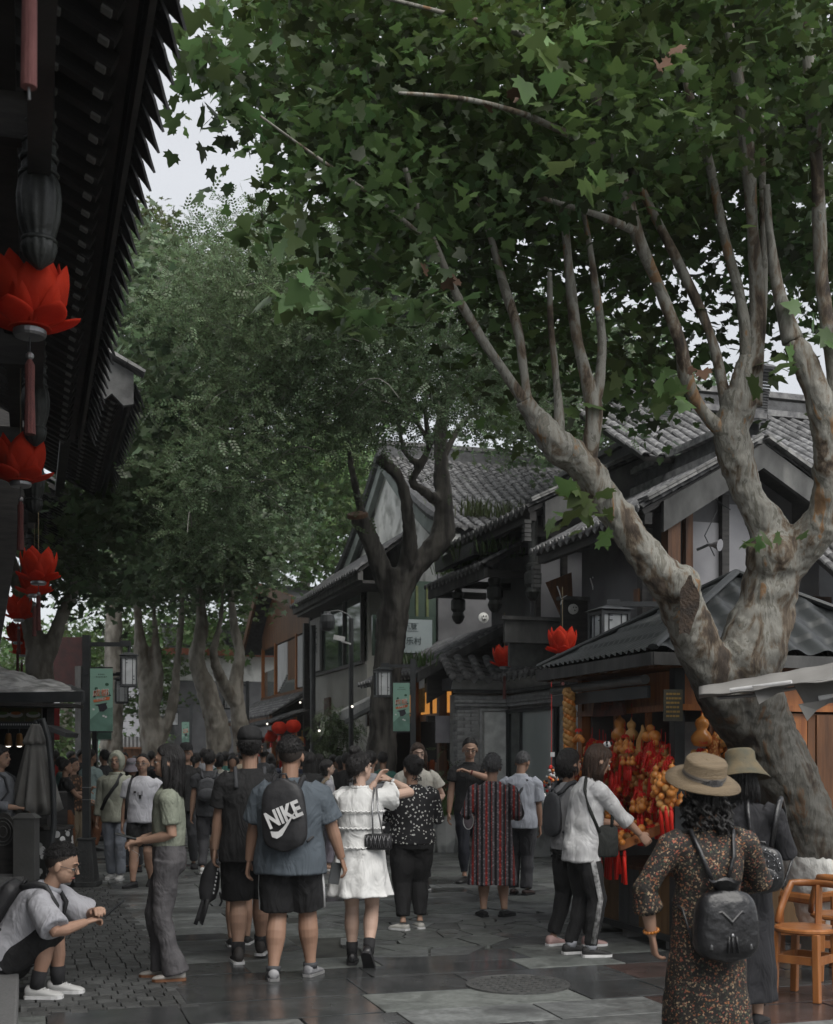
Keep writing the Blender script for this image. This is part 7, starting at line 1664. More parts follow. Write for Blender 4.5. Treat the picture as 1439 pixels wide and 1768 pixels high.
    # ---- shoes
    if shoes:
        for A, s, yw, pt in ((AL,-1,fyaw[0],fpit[0]),(AR,1,fyaw[1],fpit[1])):
            R = Matrix.Rotation(radians(yw), 3, 'Z') @ Matrix.Rotation(radians(pt), 3, 'X'); o0 = A - R@V((0,0,.045)); sc = .92
            def rg(y, hw, z0, z1, n=12): return [o0+R@V((cos(a)*hw*sc, y*sc, z0+(z1-z0)*(.5+.5*sin(a)) if True else 0)) for a in [2*pi*k_/n for k_ in range(n)]]
            Sh = MB(); hi = shoes.get('high', .050)
            Sh.rings([rg(-.044,.014,.010,.040), rg(-.036,.023,.006,hi), rg(-.012,.026,.006,hi+.002), rg(.010,.026,.006,hi-.004), rg(.035,.028,.006,.038), rg(.068,.031,.005,.029), rg(.092,.028,.005,.024), rg(.107,.017,.006,.018), rg(.111,.007,.008,.014)])
            so_ = emit(Sh, 'shoe', shoes['mat'], False)
            so2 = MB(); so2.rings([[o0+R@V((hw*c_*sc, y*sc, z)) for c_, z in ((-1,0),(1,0),(1.02,.012),(-1.02,.012))] for y, hw in ((-.046,.016),(-.038,.026),(-.01,.028),(.03,.029),(.07,.033),(.095,.029),(.110,.014))]); emit(so2, 'sole', shoes.get('sole', m_wpaint), False, par=so_, smooth=False)
            if shoes.get('sock'): 
                Sk = MB(); E2 = KL if s < 0 else KR; Sk.tube([A-V((0,0,.01)), A.lerp(E2, shoes.get('sockh', .14))], [.0255*bb_,.0290*bb_], 14); emit(Sk, 'sock', shoes['sock'], False)
            if shoes.get('lace') and lod == 0:
                La = MB()
                for k_ in range(4): y = .022+k_*.014; z = .047-k_*.006; La.tube([o0+R@V((-.014,y*sc,z-.004)), o0+R@V((0,y*sc,z)), o0+R@V((.014,y*sc,z-.004))], .0022, 4)
                emit(La, 'lace', shoes['lace'], False)
    ctx = dict(root=root, M=M, T=T, hp=hp, Rh=Rh, Rl=Rl, WL=WL, WR=WR_, EL=EL, ER=ER, SL=SL, SR=SR_, AL=AL, AR=AR, H=H, b=b, emit=emit, KL=KL, KR=KR, HL=HL, HR=HR, hb=hb)
    for e in extras: e(ctx)
    return ctx
def degrees_(x): return x*180/pi
def sub(ctx, bb, nm, m, par, smooth=True, bevel=0, rem=0, sm=2, disp=0, **kw):
    bb.v = [tuple(ctx['M'] @ V(p)) for p in bb.v]; o = bb.build(nm, m, par, smooth=smooth, bevel=bevel, **kw)
    if rem:
        r = o.modifiers.new('r', 'REMESH'); r.mode = 'VOXEL'; r.voxel_size = rem; r.use_smooth_shade = True; s = o.modifiers.new('s', 'SMOOTH'); s.iterations = sm
        if disp: dm = o.modifiers.new('d', 'DISPLACE'); dm.texture = WR; dm.strength = disp; dm.texture_coords = 'LOCAL'
    return o
def sup(ctx, rings, n=24): 
    """rings: (centre, ux half, uy half) superellipse in the leaned back frame"""
    pass
m_blacknylon = mat('black_nylon', (.016,.016,.018), (.028,.028,.030), rough=.55, scale=6, bump=.35, bscale=14)
m_blackleather = mat('black_leather', (.010,.010,.011), (.018,.018,.020), rough=.34, scale=8, bump=.9, bscale=10, spec=.5)
m_greynylon = mat('charcoal_nylon', (.045,.047,.052), (.06,.062,.068), rough=.7, scale=6, bump=.3)
def backpack(label, m=m_blacknylon, w_=.085, h=.15, z=.655, dep=.05, x=0, logo=None, pocket=True, straps=True, tilt=0, round_=.7, y0=-.085, rot=0, parts=None):
    def f(c):
        T = c['T']; cen = T((x, y0*c['b']-dep*.5, z)); t = thing('backpack', label, 'backpack', c['M'] @ cen, c['root'].rotation_euler.z)
        Rr = Matrix.Rotation(radians(rot), 3, 'Y')
        def P(u, v_, w3): # u across, v up, w out of the back
            q = Rr@V((u, 0, v_)); return T((x+q.x, y0*c['b']-w3, z+q.z))
        B = MB(); rs = []
        for i in range(13):
            tt = -1+2*i/12; k_ = (1-abs(tt)**5)**(.5) if abs(tt) < 1 else 0; k_ = max(k_, .18); top_ = (1-.14*max(0, tt)); hw = w_*k_*top_
            rs.append([P(math.copysign(abs(cos(a))**round_, cos(a))*hw, tt*h*.5*1.0, dep*.5+math.copysign(abs(sin(a))**round_, sin(a))*dep*.5*max(k_, .5)*(1.1-.15*tt)) for a in [2*pi*k/20 for k in range(20)]])
        B.rings(rs); sub(c, B, 'bag_body', m, t, rem=.008, disp=.008)
        if pocket:
            Q = MB(); Q.rings([[P(cos(a)*w_*.80*s_, -h*.16+sin(a)*h*.24*s_, dep*(.98+o_)) for a in [2*pi*k/22 for k in range(22)]] for s_, o_ in ((1,-.1),(1,.06),(.9,.14),(.4,.17))]); sub(c, Q, 'front_pocket', m, t)
            Z = MB(); Z.tube([P(cos(a)*w_*.82, -h*.02+sin(a)*h*.40, dep*(.90+.06*sin(a))) for a in [pi*k/14 for k in range(15)]], .0022, 5); sub(c, Z, 'zip', m_greynylon, t)
        Hn = MB(); Hn.tube([P(-.018, h*.47, .01), P(-.012, h*.56, .012), P(.012, h*.56, .012), P(.018, h*.47, .01)], .005, 6); sub(c, Hn, 'grab_handle', m, t)
        if straps:
            for s in (-1, 1):
                S = MB(); S.tube([P(s*w_*.42, h*.45, .006), T((x+s*.052, -.078*c['b'], .80)), T((x+s*.058, -.045*c['b'], .836)), T((x+s*.060, -.01, .848)), T((x+s*.062, .065*c['b'], .81)), T((x+s*.072, .096*c['b'], .72)), T((x+s*.10*c['b'], .03, .63)), P(s*w_*.9, -h*.38, .0)], [.008,.009,.010,.009,.008,.006,.005,.005], 8, flat=1.3); S_ = S
                sub(c, S, 'shoulder_strap', m, t)
        if logo: logo(c, t, P, w_, h, dep)
        if parts: parts(c, t, P, w_, h, dep)
    return f
def nike(c, t, P, w_, h, dep):
    M = c['M']; o = M@P(.004, -h*.02, dep*1.16); x = (M@P(.05,-h*.02,dep*1.16)-M@P(-.05,-h*.02,dep*1.16)).normalized(); y = (M@P(0,.04,dep*1.16)-M@P(0,-.04,dep*1.16)).normalized(); n = x.cross(y).normalized()
    a = radians(24); x2 = x*cos(a)+y*sin(a); y2 = -x*sin(a)+y*cos(a); wt = mat('white_print', (.62,.62,.62), rough=.6, bump=0)
    ox = text('NIKE', axes(o+n*.012+y*.012+x*.005, x2, y2+x2*.12, n), .118, wt, 'logo_lettering', t, ext=.004); ox.data.offset = .0042; ox.scale = (ox.scale[0]*.98, ox.scale[1]*1.3, ox.scale[2])
    sw = [(-.125,-.02),(-.128,-.060),(-.10,-.085),(-.06,-.082),(.13,.052),(-.03,-.034),(-.075,-.046),(-.10,-.035)]
    MB().poly([o+n*.008+x2*(p[0]+.005)+y2*(p[1]-.028)+x2*(p[1]*.1) for p in sw], .006, n).build('swoosh_mark', wt, t)
def phone(label, where, up=(0,.5,1), m=None, size=(.078,.012,.155), face_out=None):
    def f(c):
        p = c['M']@(V(where(c))); t = thing('phone', label, 'phone', p); R3 = c['M'].to_3x3().normalized()
        u = (R3@V(up)).normalized(); x = frame(u)[0]; y = u.cross(x); R = Matrix((x, y, u)).transposed()
        MB().box(p, size, R).build('case', m_blackmetal, t, bevel=.004); MB().box(p-y*.005, (size[0]*.9, .002, size[2]*.92), R).build('screen', m_glassdark, t)
        MB().box(p+y*.006+u*.05+x*.018, (.022,.004,.03), R).build('camera_bump', m_blackmetal, t)
    return f
def strap(m, pts, nm='bag_strap', r=.005, flat=2.2):
    def f(c): B = MB(); B.tube([c['T'](p) for p in pts], r, 6, flat=flat); c['emit'](B, nm, m, False)
    return f
def shoulderbag(label, m, at, size=(.075,.03,.05), straps=None, cat='bag', quilt=False, m2=None):
    def f(c):
        T = c['T']; cen = T(at); t = thing('shoulder_bag', label, cat, c['M']@cen, c['root'].rotation_euler.z)
        B = MB(); a_, b_, c_ = size
        B.rings([[cen+V((math.copysign(abs(cos(a))**.6, cos(a))*a_*k_, math.copysign(abs(sin(a))**.6, sin(a))*b_*k_, z*c_)) for a in [2*pi*k/18 for k in range(18)]] for k_, z in ((.8,-1),(1,-.85),(1,0),(.95,.85),(.6,1))]); sub(c, B, 'bag_body', m, t)
        F = MB(); F.box(cen+V((0,-b_*.98,c_*.25)), (a_*1.7,.004,c_*1.2)); sub(c, F, 'flap', m, t, smooth=False)
        if quilt:
            Q = MB()
            for i in range(6): Q.tube([cen+V((-a_*.85+i*a_*.3,-b_*1.06,-c_*.7)), cen+V((-a_*.85+i*a_*.3+a_*.2,-b_*1.06,c_*.8))], .0012, 4); Q.tube([cen+V((-a_*.65+i*a_*.3,-b_*1.06,-c_*.7)), cen+V((-a_*.85+i*a_*.3,-b_*1.06,c_*.8))], .0012, 4)
            sub(c, Q, 'quilting', m_steel, t)
        if straps:
            for st in straps: S = MB(); S.tube([T(p) for p in st], .0055 if not quilt else .004, 6, flat=1.6); sub(c, S, 'shoulder_strap', m2 or m, t)
    return f
def brim_hat(m, band, r_in=.050, r_out=.125, h=.060, z=.975, tilt=8, droop=.02, nm='hat', flat=True):
    def f(c):
        hp, Rh = c['hp'], c['Rh']; cc = hp(0,-.004,z); R = Rh @ Matrix.Rotation(radians(tilt), 3, 'X')
        B = MB(); rs = []
        prof = [(r_in*.96,.0),(r_in,.003),(r_in,.006),(r_out*.75,.003),(r_out,-.004),(r_out,-.001),(r_out*.75,.006),(r_in*1.03,.010),(r_in*1.0,h*.9),(r_in*.93,h),(r_in*.5,h*1.02),(.002,h*1.0)] if flat else [(r_in*.98,.0),(r_out*.8,-.035),(r_out,-.055),(r_out,-.052),(r_out*.8,-.030),(r_in,.008),(r_in*.97,h*.75),(r_in*.75,h),(.002,h*1.04)]
        for r, z_ in prof:
            rs.append([cc + R@V((cos(a)*r, sin(a)*r*1.08, z_ - droop*(r/r_out)**3*(.5+.5*cos(2*a+.4)) if r > r_in*1.1 else z_)) for a in [2*pi*k/48 for k in range(48)]])
        B.rings(rs, cap=False); o = sub(c, B, nm, m, c['root'])
        if band: Q = MB(); Q.rings([[cc+R@V((cos(a)*r_in*1.035, sin(a)*r_in*1.115, z_)) for a in [2*pi*k/40 for k in range(40)]] for z_ in (.010,.0255)], cap=False); sub(c, Q, 'hat_band', band, o); Q = MB(); Q.rings([[cc+R@V((cos(a)*r_in*1.05, sin(a)*r_in*1.13, z_)) for a in [2*pi*k/40 for k in range(40)]] for z_ in (.0165,.0185)], cap=False); sub(c, Q, 'band_line', m_darkgap, o)
    return f
def hood(m):
    def f(c):
        hp, Rh = c['hp'], c['Rh']; B = MB(); vs = []; nu, nv = 40, 24
        for i in range(nv+1):
            el = pi*i/nv-pi/2
            for j in range(nu):
                az = 2*pi*j/nu; dirv = V((sin(az)*cos(el), cos(az)*cos(el), sin(el))); inn = (dirv.y > .35 and (dirv.x/.62)**2+((dirv.z+.18)/.80)**2 < 1)
                k_ = .86 if inn else 1.22; vs.append(hp(dirv.x*.047*k_, -.006+dirv.y*.058*k_, .940+dirv.z*.064*k_))
        B.add(vs, [(i*nu+j, i*nu+(j+1) % nu, (i+1)*nu+(j+1) % nu, (i+1)*nu+j) for i in range(nv) for j in range(nu)])
        c['emit'](B, 'hood', m, False); Q = MB(); Q.tube([c['T']((cos(a)*.05, -.01+sin(a)*.048, .842)) for a in [2*pi*k/16 for k in range(17)]], .016, 8); c['emit'](Q, 'hood_collar', m, False)
    return f
def glasses(m=None):
    def f(c):
        B = MB(); hp = c['hp']
        for s in (-1, 1):
            B.tube([hp(s*.0185+cos(a)*.0135, .0545, .9325+sin(a)*.0105) for a in [2*pi*k/12 for k in range(13)]], .0011, 4); B.tube([hp(s*.032,.053,.935), hp(s*.044,.02,.934), hp(s*.045,-.005,.932)], .0011, 4)
        B.tube([hp(-.005,.0555,.934), hp(.005,.0555,.934)], .0011, 4); c['emit'](B, 'glasses', m or m_blackmetal, False)
    return f
def cap_hat(m, brim=True, back=False):
    def f(c):
        hp = c['hp']; B = MB(); n = 28
        B.rings([[hp(cos(a)*.047*k_*c['hb'], -.006+sin(a)*.059*k_, z) for a in [2*pi*k/n for k in range(n)]] for k_, z in ((1.0,.958),(1.03,.970),(.98,.988),(.78,1.006),(.4,1.014),(.02,1.016))])
        o = sub(c, B, 'cap', m, c['root'])
        if brim:
            s = -1 if back else 1; Q = MB(); Q.rings([[hp(u*.040*k_, s*(.048+.040*t_*(1-u*u*.5)), .964-.006*t_+dz) for u in (-1,-.6,-.2,.2,.6,1)]+[hp(u*.040*k_, s*(.048+.040*t_*(1-u*u*.5)), .961-.006*t_+dz) for u in (1,.6,.2,-.2,-.6,-1)] for t_, k_, dz in ((0,1,0),(.5,1,0),(1,.8,0))]); sub(c, Q, 'peak', m, o)
    return f
# ---- cloth colours
k_black = cloth('black_tee', (.014,.014,.015), (.022,.022,.023)); k_blk2 = cloth('black_trouser', (.012,.012,.013), (.018,.018,.019), ) if False else cloth('black_trouser', (.012,.012,.013), (.018,.018,.019))
k_slate = cloth('slate_blue_tee', (.085,.103,.122), (.068,.084,.10)); k_sage = cloth('sage_knit', (.27,.29,.23), (.22,.24,.19), bump=.5, bscale=40)
k_gjean = cloth('washed_grey_denim', (.105,.10,.105), (.065,.062,.066), scale=9, bump=.4, bscale=40)
k_white = cloth('white_cotton', (.66,.66,.65), (.58,.58,.57), foldb=.45); k_offw = cloth('off_white_shirt', (.50,.50,.50), (.44,.44,.45))
k_sheer = cloth('sheer_white_parka', (.50,.50,.50), (.40,.40,.41), scale=7, c3=(.60,.60,.60), s3=6, t3=(.5,.6), rough=.6)
k_hood = cloth('pale_olive_hoodie', (.38,.39,.32), (.32,.33,.27)); k_wht = cloth('white_tee_cool', (.58,.58,.62), (.50,.50,.54))
k_polka = cells_mat('black_white_floral', (.012,.012,.014), [(.55,.55,.52),(.45,.45,.43)], 34, .30)
k_floral = cells_mat('dark_ditsy_floral', (.014,.012,.011), [(.26,.11,.05),(.34,.24,.15),(.04,.055,.035),(.26,.08,.05),(.20,.15,.10),(.05,.04,.03),(.03,.025,.02)], 92, .40)
k_stripe = stripes_mat('red_black_grey_stripes', [(0,(.30,.27,.28)),(.16,(.03,.03,.035)),(.34,(.27,.24,.26)),(.50,(.55,.06,.045)),(.66,(.25,.23,.25)),(.80,(.04,.04,.045)),(.93,(.40,.06,.05))], 7.5)
k_gtr = cloth('dark_grey_trouser', (.06,.06,.066), (.045,.045,.05)); k_jean = cloth('pale_blue_jean', (.20,.22,.26), (.28,.30,.34), scale=4); k_rust = cloth('rust_trouser', (.16,.065,.03)); k_mint = cloth('pale_mint_tee', (.34,.44,.43))
k_cream = cloth('cream_blouse', (.52,.50,.44)); k_light = cloth('light_grey_tee', (.32,.33,.36)); k_khaki = cloth('khaki', (.20,.16,.11)); k_pink = cloth('soft_pink', (.42,.18,.20)); k_teal = cloth('teal_cloth', (.04,.13,.11)); k_red = cloth('red_cloth', (.40,.03,.025)); k_navy = cloth('navy_cloth', (.02,.025,.045)); k_char = cloth('charcoal_shirt', (.045,.047,.052)); k_beige = cloth('beige_cloth', (.34,.29,.22))
sh_w = dict(mat=mat('white_trainer', (.55,.55,.54), (.46,.46,.45), rough=.5, bump=.1), sole=m_wpaint, lace=m_wpaint); sh_b = dict(mat=m_blackcloth, sole=m_blackcloth); sh_g = dict(mat=mat('grey_trainer', (.17,.17,.18), (.30,.30,.31), rough=.5, scale=12, contrast=(.45,.55)), sole=mat('grey_sole', (.22,.22,.22), rough=.7), lace=m_wpaint)
sh_bw = dict(mat=mat('black_mesh_trainer', (.03,.03,.03), rough=.7), sole=m_wpaint, lace=mat('grey_lace', (.2,.2,.2)))

# ================= the figures nearest the camera
def side_hand(s): return lambda c: (c['WL'] if s < 0 else c['WR'])
def ext_seated(c):
    T = c['T']; S = MB(); S.tube([T((-.095,-.05,.80)), T((-.09,.05,.77)), T((-.10,.085,.68)), T((-.11,.05,.60)), T((-.10,-.08,.58))], .0055, 6, flat=2); c['emit'](S, 'bag_strap', m_blacknylon, False)
person('young man in glasses and pale shirt sitting low on the left, looking at a phone', 14, 1719, 1.74, face=90, top=dict(mat=cloth('pale_lilac_shirt', (.40,.40,.43), (.34,.34,.37)), loose=1.12, sleeve=.92, flare=1.25, fold=1.3, hem=.50, collar=k_light), bot=dict(kind='shorts', mat=k_blk2, len=1.0, loose=1.15), hair='fade', skin=m_skin,
       pel=(0,0,-.385), lean=32, nod=2, hl=(-.04,.325,.315), hr=(.06,.31,.285), fl=(-.05,.175,.045), fr=(.06,.125,.045), pl=(-1,-.2,-.4), pr=(1,-.2,-.4), shoes=dict(mat=sh_w['mat'], sole=m_wpaint, lace=m_wpaint, sock=m_blackcloth, sockh=.25), fyaw=(0,0), curl=.6,
       extras=(glasses(), phone('black phone held by the seated young man', lambda c: c['WL']+V((.01,.070,.010)), up=(0,.75,.65)),
               backpack('black backpack on the seated man at the left edge', w_=.08, h=.20, z=.70, dep=.07)))
def earphone(c):
    B = MB(); w_ = c['WR']; B.tube([w_+V((0,.05,0)), w_+V((0,.04,-.05)), w_+V((.01,.01,-.07)), w_+V((.0,.02,-.10))], .0012, 4); c['emit'](B, 'earphone_wire', m_wpaint, False)
    Q = MB(); P = c['hp']; Q.tube([P(-.032,.053,.935), P(-.044,.02,.934), P(-.045,-.005,.932)], .0012, 4); Q.tube([P(.0185+cos(a)*.0135, .0545, .9325+sin(a)*.0105) for a in [2*pi*k/12 for k in range(13)]], .0012, 4); c['emit'](Q, 'glasses', m_steel, False)
person('woman with long black hair, sage knit top and flared grey jeans standing at left', 292, 1690, 1.635, face=-97, b=.92, top=dict(mat=k_sage, hem=.575, loose=1.0, sleeve=.75, flare=.95, fold=.7), bot=dict(kind='flare', mat=k_gjean, loose=1.06, hem=.052), hair='long',
       hl=(-.04,.105,.60), hr=(.05,.12,.605), pl=(-.5,-.9,-.3), pr=(.5,-.9,-.3), fl=(-.055,-.035,.045), fr=(.045,.03,.045), shoes=dict(mat=mat('cream_trainer', (.42,.40,.37), rough=.6), sole=mat('gum_sole', (.22,.10,.05), rough=.6), lace=m_wpaint), fyaw=(6,-8), curl=.55,
       extras=(earphone, phone('pale phone held at the waist by the long haired woman', lambda c: c['WR']+V((-.02,.065,.012)), up=(0,1,.25), m=m_steel)))
def hand_bag(c):
    p = c['WL']; M = c['M']; t = thing('sling_bag', 'black sling bag with dangling straps carried by the man in black', 'bag', M@(p+V((0,0,-.16))))
    B = MB(); q = p+V((-.01,.02,-.05)); B.rings([[q+V((cos(a)*w_, sin(a)*.020, 0))+V((dx,0,-z)) for a in [2*pi*k/16 for k in range(16)]] for w_, dx, z in ((.008,.0,0),(.028,-.002,.02),(.042,-.01,.07),(.044,-.018,.13),(.034,-.022,.17),(.010,-.02,.185))]); sub(c, B, 'bag_body', m_blacknylon, t)
    for pts in ([(0,.01,-.045),(-.035,.01,-.13),(-.05,.01,-.22),(-.075,.01,-.30),(-.085,.01,-.33)], [(-.01,.02,-.20),(-.04,.02,-.24),(-.07,.02,-.31),(-.06,.02,-.33),(-.045,.01,-.28),(-.03,0,-.22)], [(.02,.0,-.19),(.03,0,-.23),(.02,0,-.25)]):
        B = MB(); B.tube([p+V(x) for x in pts], .0045, 6, flat=2.2); sub(c, B, 'bag_strap', m_blacknylon, t)
    B = MB()
    for k_ in range(7): B.box(q+V((.022-.003*k_,-.021,-.04-k_*.017)), (.006,.002,.009))
    sub(c, B, 'white_lettering', m_wpaint, t, smooth=False, kind='stuff')
person('tall man all in black with black cap walking away, bag in his left hand', 432, 1662, 1.76, face=-8, b=1.14, top=dict(mat=k_black, loose=1.08, hem=.44, sleeve=.75), bot=dict(kind='shorts', mat=k_blk2, len=.97, loose=1.08), hair='short', hl=(-.155,.06,.455), hr=(.13,.10,.50),
       fl=(-.05,-.02,.045), fr=(.05,.14,.045), shoes=dict(mat=mat('brown_high_trainer', (.05,.045,.042), rough=.6), sole=m_wpaint, high=.075, sock=m_blackcloth, sockh=.2), extras=(cap_hat(k_black, False), hand_bag, strap(m_greynylon, [(-.058,-.09,.76),(-.062,-.02,.842),(-.06,.06,.80),(-.062,.09,.72)], r=.010, flat=1.2), strap(m_greynylon, [(.058,-.09,.76),(.062,-.02,.842),(.06,.06,.80),(.062,.09,.72)], r=.010, flat=1.2)))
person('child in dark clothes and trainers half hidden beside the man in black', 412, 1634, 1.38, face=-5, b=.9, top=dict(mat=k_black, loose=1.1), bot=dict(kind='shorts', mat=k_char, len=.85), hl=(-.15,.05,.5), fl=(-.04,-.03,.05), fr=(.05,.08,.045), shoes=dict(mat=sh_bw['mat'], sole=sh_bw['sole']), lod=1)
person('broad man in slate blue tee and black shorts with a black backpack walking away', 502, 1690, 1.685, face=4, b=1.36, top=dict(mat=k_slate, loose=1.05, hem=.445, sleeve=.86, flare=1.18, fold=1.2), bot=dict(kind='shorts', mat=k_blk2, len=.93, loose=.97, stripe=m_wpaint), hair='fade', skin=m_skin2, hl=(-.185,.04,.485), hr=(.215,.06,.485),
       pl=(-1,-.3,0), pr=(1,-.3,0), fl=(-.065,-.04,.045), fr=(.075,.07,.045), fyaw=(14,-16), shoes=dict(mat=sh_g['mat'], sole=sh_g['sole'], lace=m_wpaint, sock=m_greynylon, sockh=.06), nod=8,
       extras=(backpack('black backpack with large white NIKE lettering and swoosh on the man in slate blue', w_=.094, h=.30, z=.695, dep=.065, round_=.6, logo=nike, pocket=False, rot=-3), phone('black phone in the right hand of the man in slate blue', lambda c: c['WR']+V((-.028,.01,-.065)), up=(.15,.1,1))))
def white_dress_extras(c):
    T = c['T']; 
    for s in (-1, 1):
        B = MB()
        E_ = c['ER'] if s > 0 else c['EL']; S_ = c['SR'] if s > 0 else c['SL']; cc = S_.lerp(E_, .32); x_, y_ = frame(E_-S_)
        B.tube([cc+x_*(cos(a)*.058*(1+.10*sin(7*a)))+y_*(sin(a)*.058*(1+.10*sin(7*a))) for a in [2*pi*k/42 for k in range(43)]], .010, 6)
        c['emit'](B, 'ruffle_sleeve', k_white, True, disp=.012)
    for z, r in ((.735,1.045),(.655,1.02),(.565,1.10)):
        B = MB(); B.tube([T((cos(a)*.112*r*(1+.012*sin(24*a)), sin(a)*.088*r, z+.004*sin(30*a)), ) for a in [2*pi*k/90 for k in range(91)]], .0048, 5); c['emit'](B, 'gathered_seam', k_white, False)
    B = MB(); B.tube([T((cos(a)*.040, -.004+sin(a)*.040, .846+.003*sin(14*a))) for a in [2*pi*k/40 for k in range(41)]], .005, 6, flat=2); c['emit'](B, 'frill_collar', k_white, False)
    W_ = c['WR'].lerp(c['ER'], .12); d_ = (c['WR']-c['ER']).normalized(); B = MB(); B.tube([W_-d_*.004, W_+d_*.004], .0195, 14); c['emit'](B, 'watch_strap', m_steel, False); B = MB(); B.ell(W_+V((.0,-.019,.004)), (.010,.004,.010)); c['emit'](B, 'watch_face', m_wpaint, False)
person('woman in tiered white dress with hair bun photographing with a phone', 622, 1668, 1.585, face=6, b=.98, top=dict(kind='dress', mat=k_white, hem=.335, hemw=.158, wave=.075, sleeve=.34, flare=1.55, fold=1.4, loose=1.06), bot=dict(kind='skirt', mat=k_white), hair='bun', skin=m_skin3, turn=38,
       hr=(.125,.20,.875), hl=(.045,.20,.865), pr=(1,-.2,-.25), pl=(-.4,-.2,-1), fl=(-.045,.05,.045), fr=(.05,-.055,.078), fyaw=(6,-6), fpit=(0,-48), shoes=dict(mat=m_blackleather, sole=m_blackcloth, high=.058, sock=m_blackcloth, sockh=.26), curl=.3,
       extras=(white_dress_extras, phone('black phone held up sideways by the woman in the white dress', lambda c: c['WR']+V((-.052,.035,-.012)), up=(1,0,.1), size=(.09,.009,.13)),
               shoulderbag('black quilted handbag with chain on the woman in the white dress', m_blackleather, (.098,-.075,.595), (.066,.022,.038), straps=([(.075,-.085,.63),(.072,-.088,.74),(.072,-.03,.845),(.078,.05,.80)],[(.12,-.08,.63),(.10,-.085,.74),(.085,-.03,.845)]), quilt=True, m2=m_steel)))
person('stout woman in black floral blouse and black trousers with pinned up hair', 712, 1605, 1.56, face=-6, b=1.18, top=dict(mat=k_polka, loose=1.1, hem=.50, sleeve=1.35, cuff=.9), bot=dict(kind='pants', mat=k_blk2, loose=1.12, hem=.032, up=.17), hair='updo', turn=-25, hl=(-.07,.19,.72), hr=(.10,.17,.68), pl=(-.5,-.3,-1), pr=(.5,-.3,-1),
       fl=(-.055,-.035,.045), fr=(.05,.03,.045), fyaw=(45,10), shoes=dict(mat=mat('white_clog', (.55,.54,.50), rough=.5), sole=m_wpaint, high=.036), extras=(strap(m_steel, [(-.085,-.06,.62),(.05,-.085,.75),(.085,-.03,.84)], r=.0022, flat=1.4),))
def fan_bag(c):
    t = thing('round_fan', 'grey oval fan tucked under the arm of the old woman', 'fan', c['M']@V((-.14,.03,.60))); B = MB(); B.ell((-.150,.02,.60), (.032,.012,.055), 20, 10, Euler((0,radians(-12),0)).to_matrix()); sub(c, B, 'fan_leaf', mat('mauve_grey_cloth', (.22,.19,.21), rough=.8), t)
    B = MB(); B.tube([(-.150+cos(a)*.032, .005, .60+sin(a)*.055) for a in [2*pi*k/20 for k in range(21)]], .0028, 5); sub(c, B, 'fan_rim', k_white, t)
person('old grey haired woman in long red, black and grey striped dress', 851, 1583, 1.57, face=4, b=1.05, top=dict(kind='dress', mat=k_stripe, hem=.205, hemw=.150, wave=.035, sleeve=1.2, loose=1.1, cuff=.85), bot=dict(kind='skirt', mat=k_stripe), hair='thick', hairmat=m_hairg, nod=10, lean=4, hl=(-.11,.14,.60), hr=(.11,.14,.61),
       fl=(-.055,-.0,.045), fr=(.075,.01,.045), fyaw=(20,-38), shoes=dict(mat=m_blackcloth, sole=m_blackcloth, high=.036), extras=(fan_bag,))
def watchband(c): W_ = c['WL'].lerp(c['EL'], .10); d_ = (c['WL']-c['EL']).normalized(); B = MB(); B.tube([W_-d_*.006, W_+d_*.006], .0185, 12); c['emit'](B, 'watch_strap', mat('dark_red_band', (.12,.02,.02)), False)
person('man in black tee with glasses facing the camera, checking his wrist', 812, 1522, 1.78, face=178, b=1.04, top=dict(mat=k_black, loose=1.0, hem=.49), bot=dict(kind='pants', mat=cloth('navy_black_trouser', (.016,.018,.026)), hem=.026, up=.13, loose=.92), hair='crop', nod=18, hl=(.015,.155,.775), hr=(.15,.02,.47), pl=(-1,.3,-.5), fl=(-.05,.02,.045), fr=(.045,.10,.045), fyaw=(10,-30), shoes=dict(mat=mat('black_shoe', (.03,.03,.03), rough=.4), sole=m_blackcloth, high=.04), lod=0, extras=(glasses(), watchband))
person('man in pale shirt with a thin crossbody strap bowing his head before the shop', 899, 1545, 1.62, face=12, b=1.08, top=dict(mat=cloth('pale_blue_shirt', (.40,.42,.47), (.33,.35,.40)), loose=1.05, hem=.47, sleeve=.85, flare=1.15, collar=k_offw), bot=dict(kind='pants', mat=k_gtr, hem=.040, up=.02, loose=1.02), hair='crop', hairmat=m_hairg, skin=m_skin2, nod=28, lean=5, turn=20, hr=(.135,.04,.475), hl=(-.08,.16,.6), fl=(-.05,.02,.045), fr=(.045,-.01,.045), fyaw=(0,-20), shoes=dict(mat=mat('brown_shoe', (.06,.035,.03), rough=.5), sole=m_blackcloth, high=.04), extras=(strap(m_greynylon, [(-.09,-.088,.60),(.0,-.094,.70),(.055,-.06,.80),(.062,0,.84)], r=.005),))
def hair_clip(c):
    t = thing('panda_hair_clip', 'round black and white panda shaped hair clip', 'hair clip', c['M']@c['hp'](.012,.004,1.01)); p = c['hp'](.018,-.0,1.010)
    B = MB(); B.ell(p, (.020,.020,.016), 14, 9); sub(c, B, 'clip_head', m_wpaint, t); B = MB()
    for q in ((.020,.012,.010),(.020,-.010,.010)): B.ell(p+V(q), (.0062,.0062,.0062), 8, 6)
    for q in ((.012,.016,.004),(.014,-.006,-.002)): B.ell(p+V(q), (.007,.006,.007), 8, 6)
    sub(c, B, 'clip_ear', m_blackcloth, t)
def rust_bag(c): pass
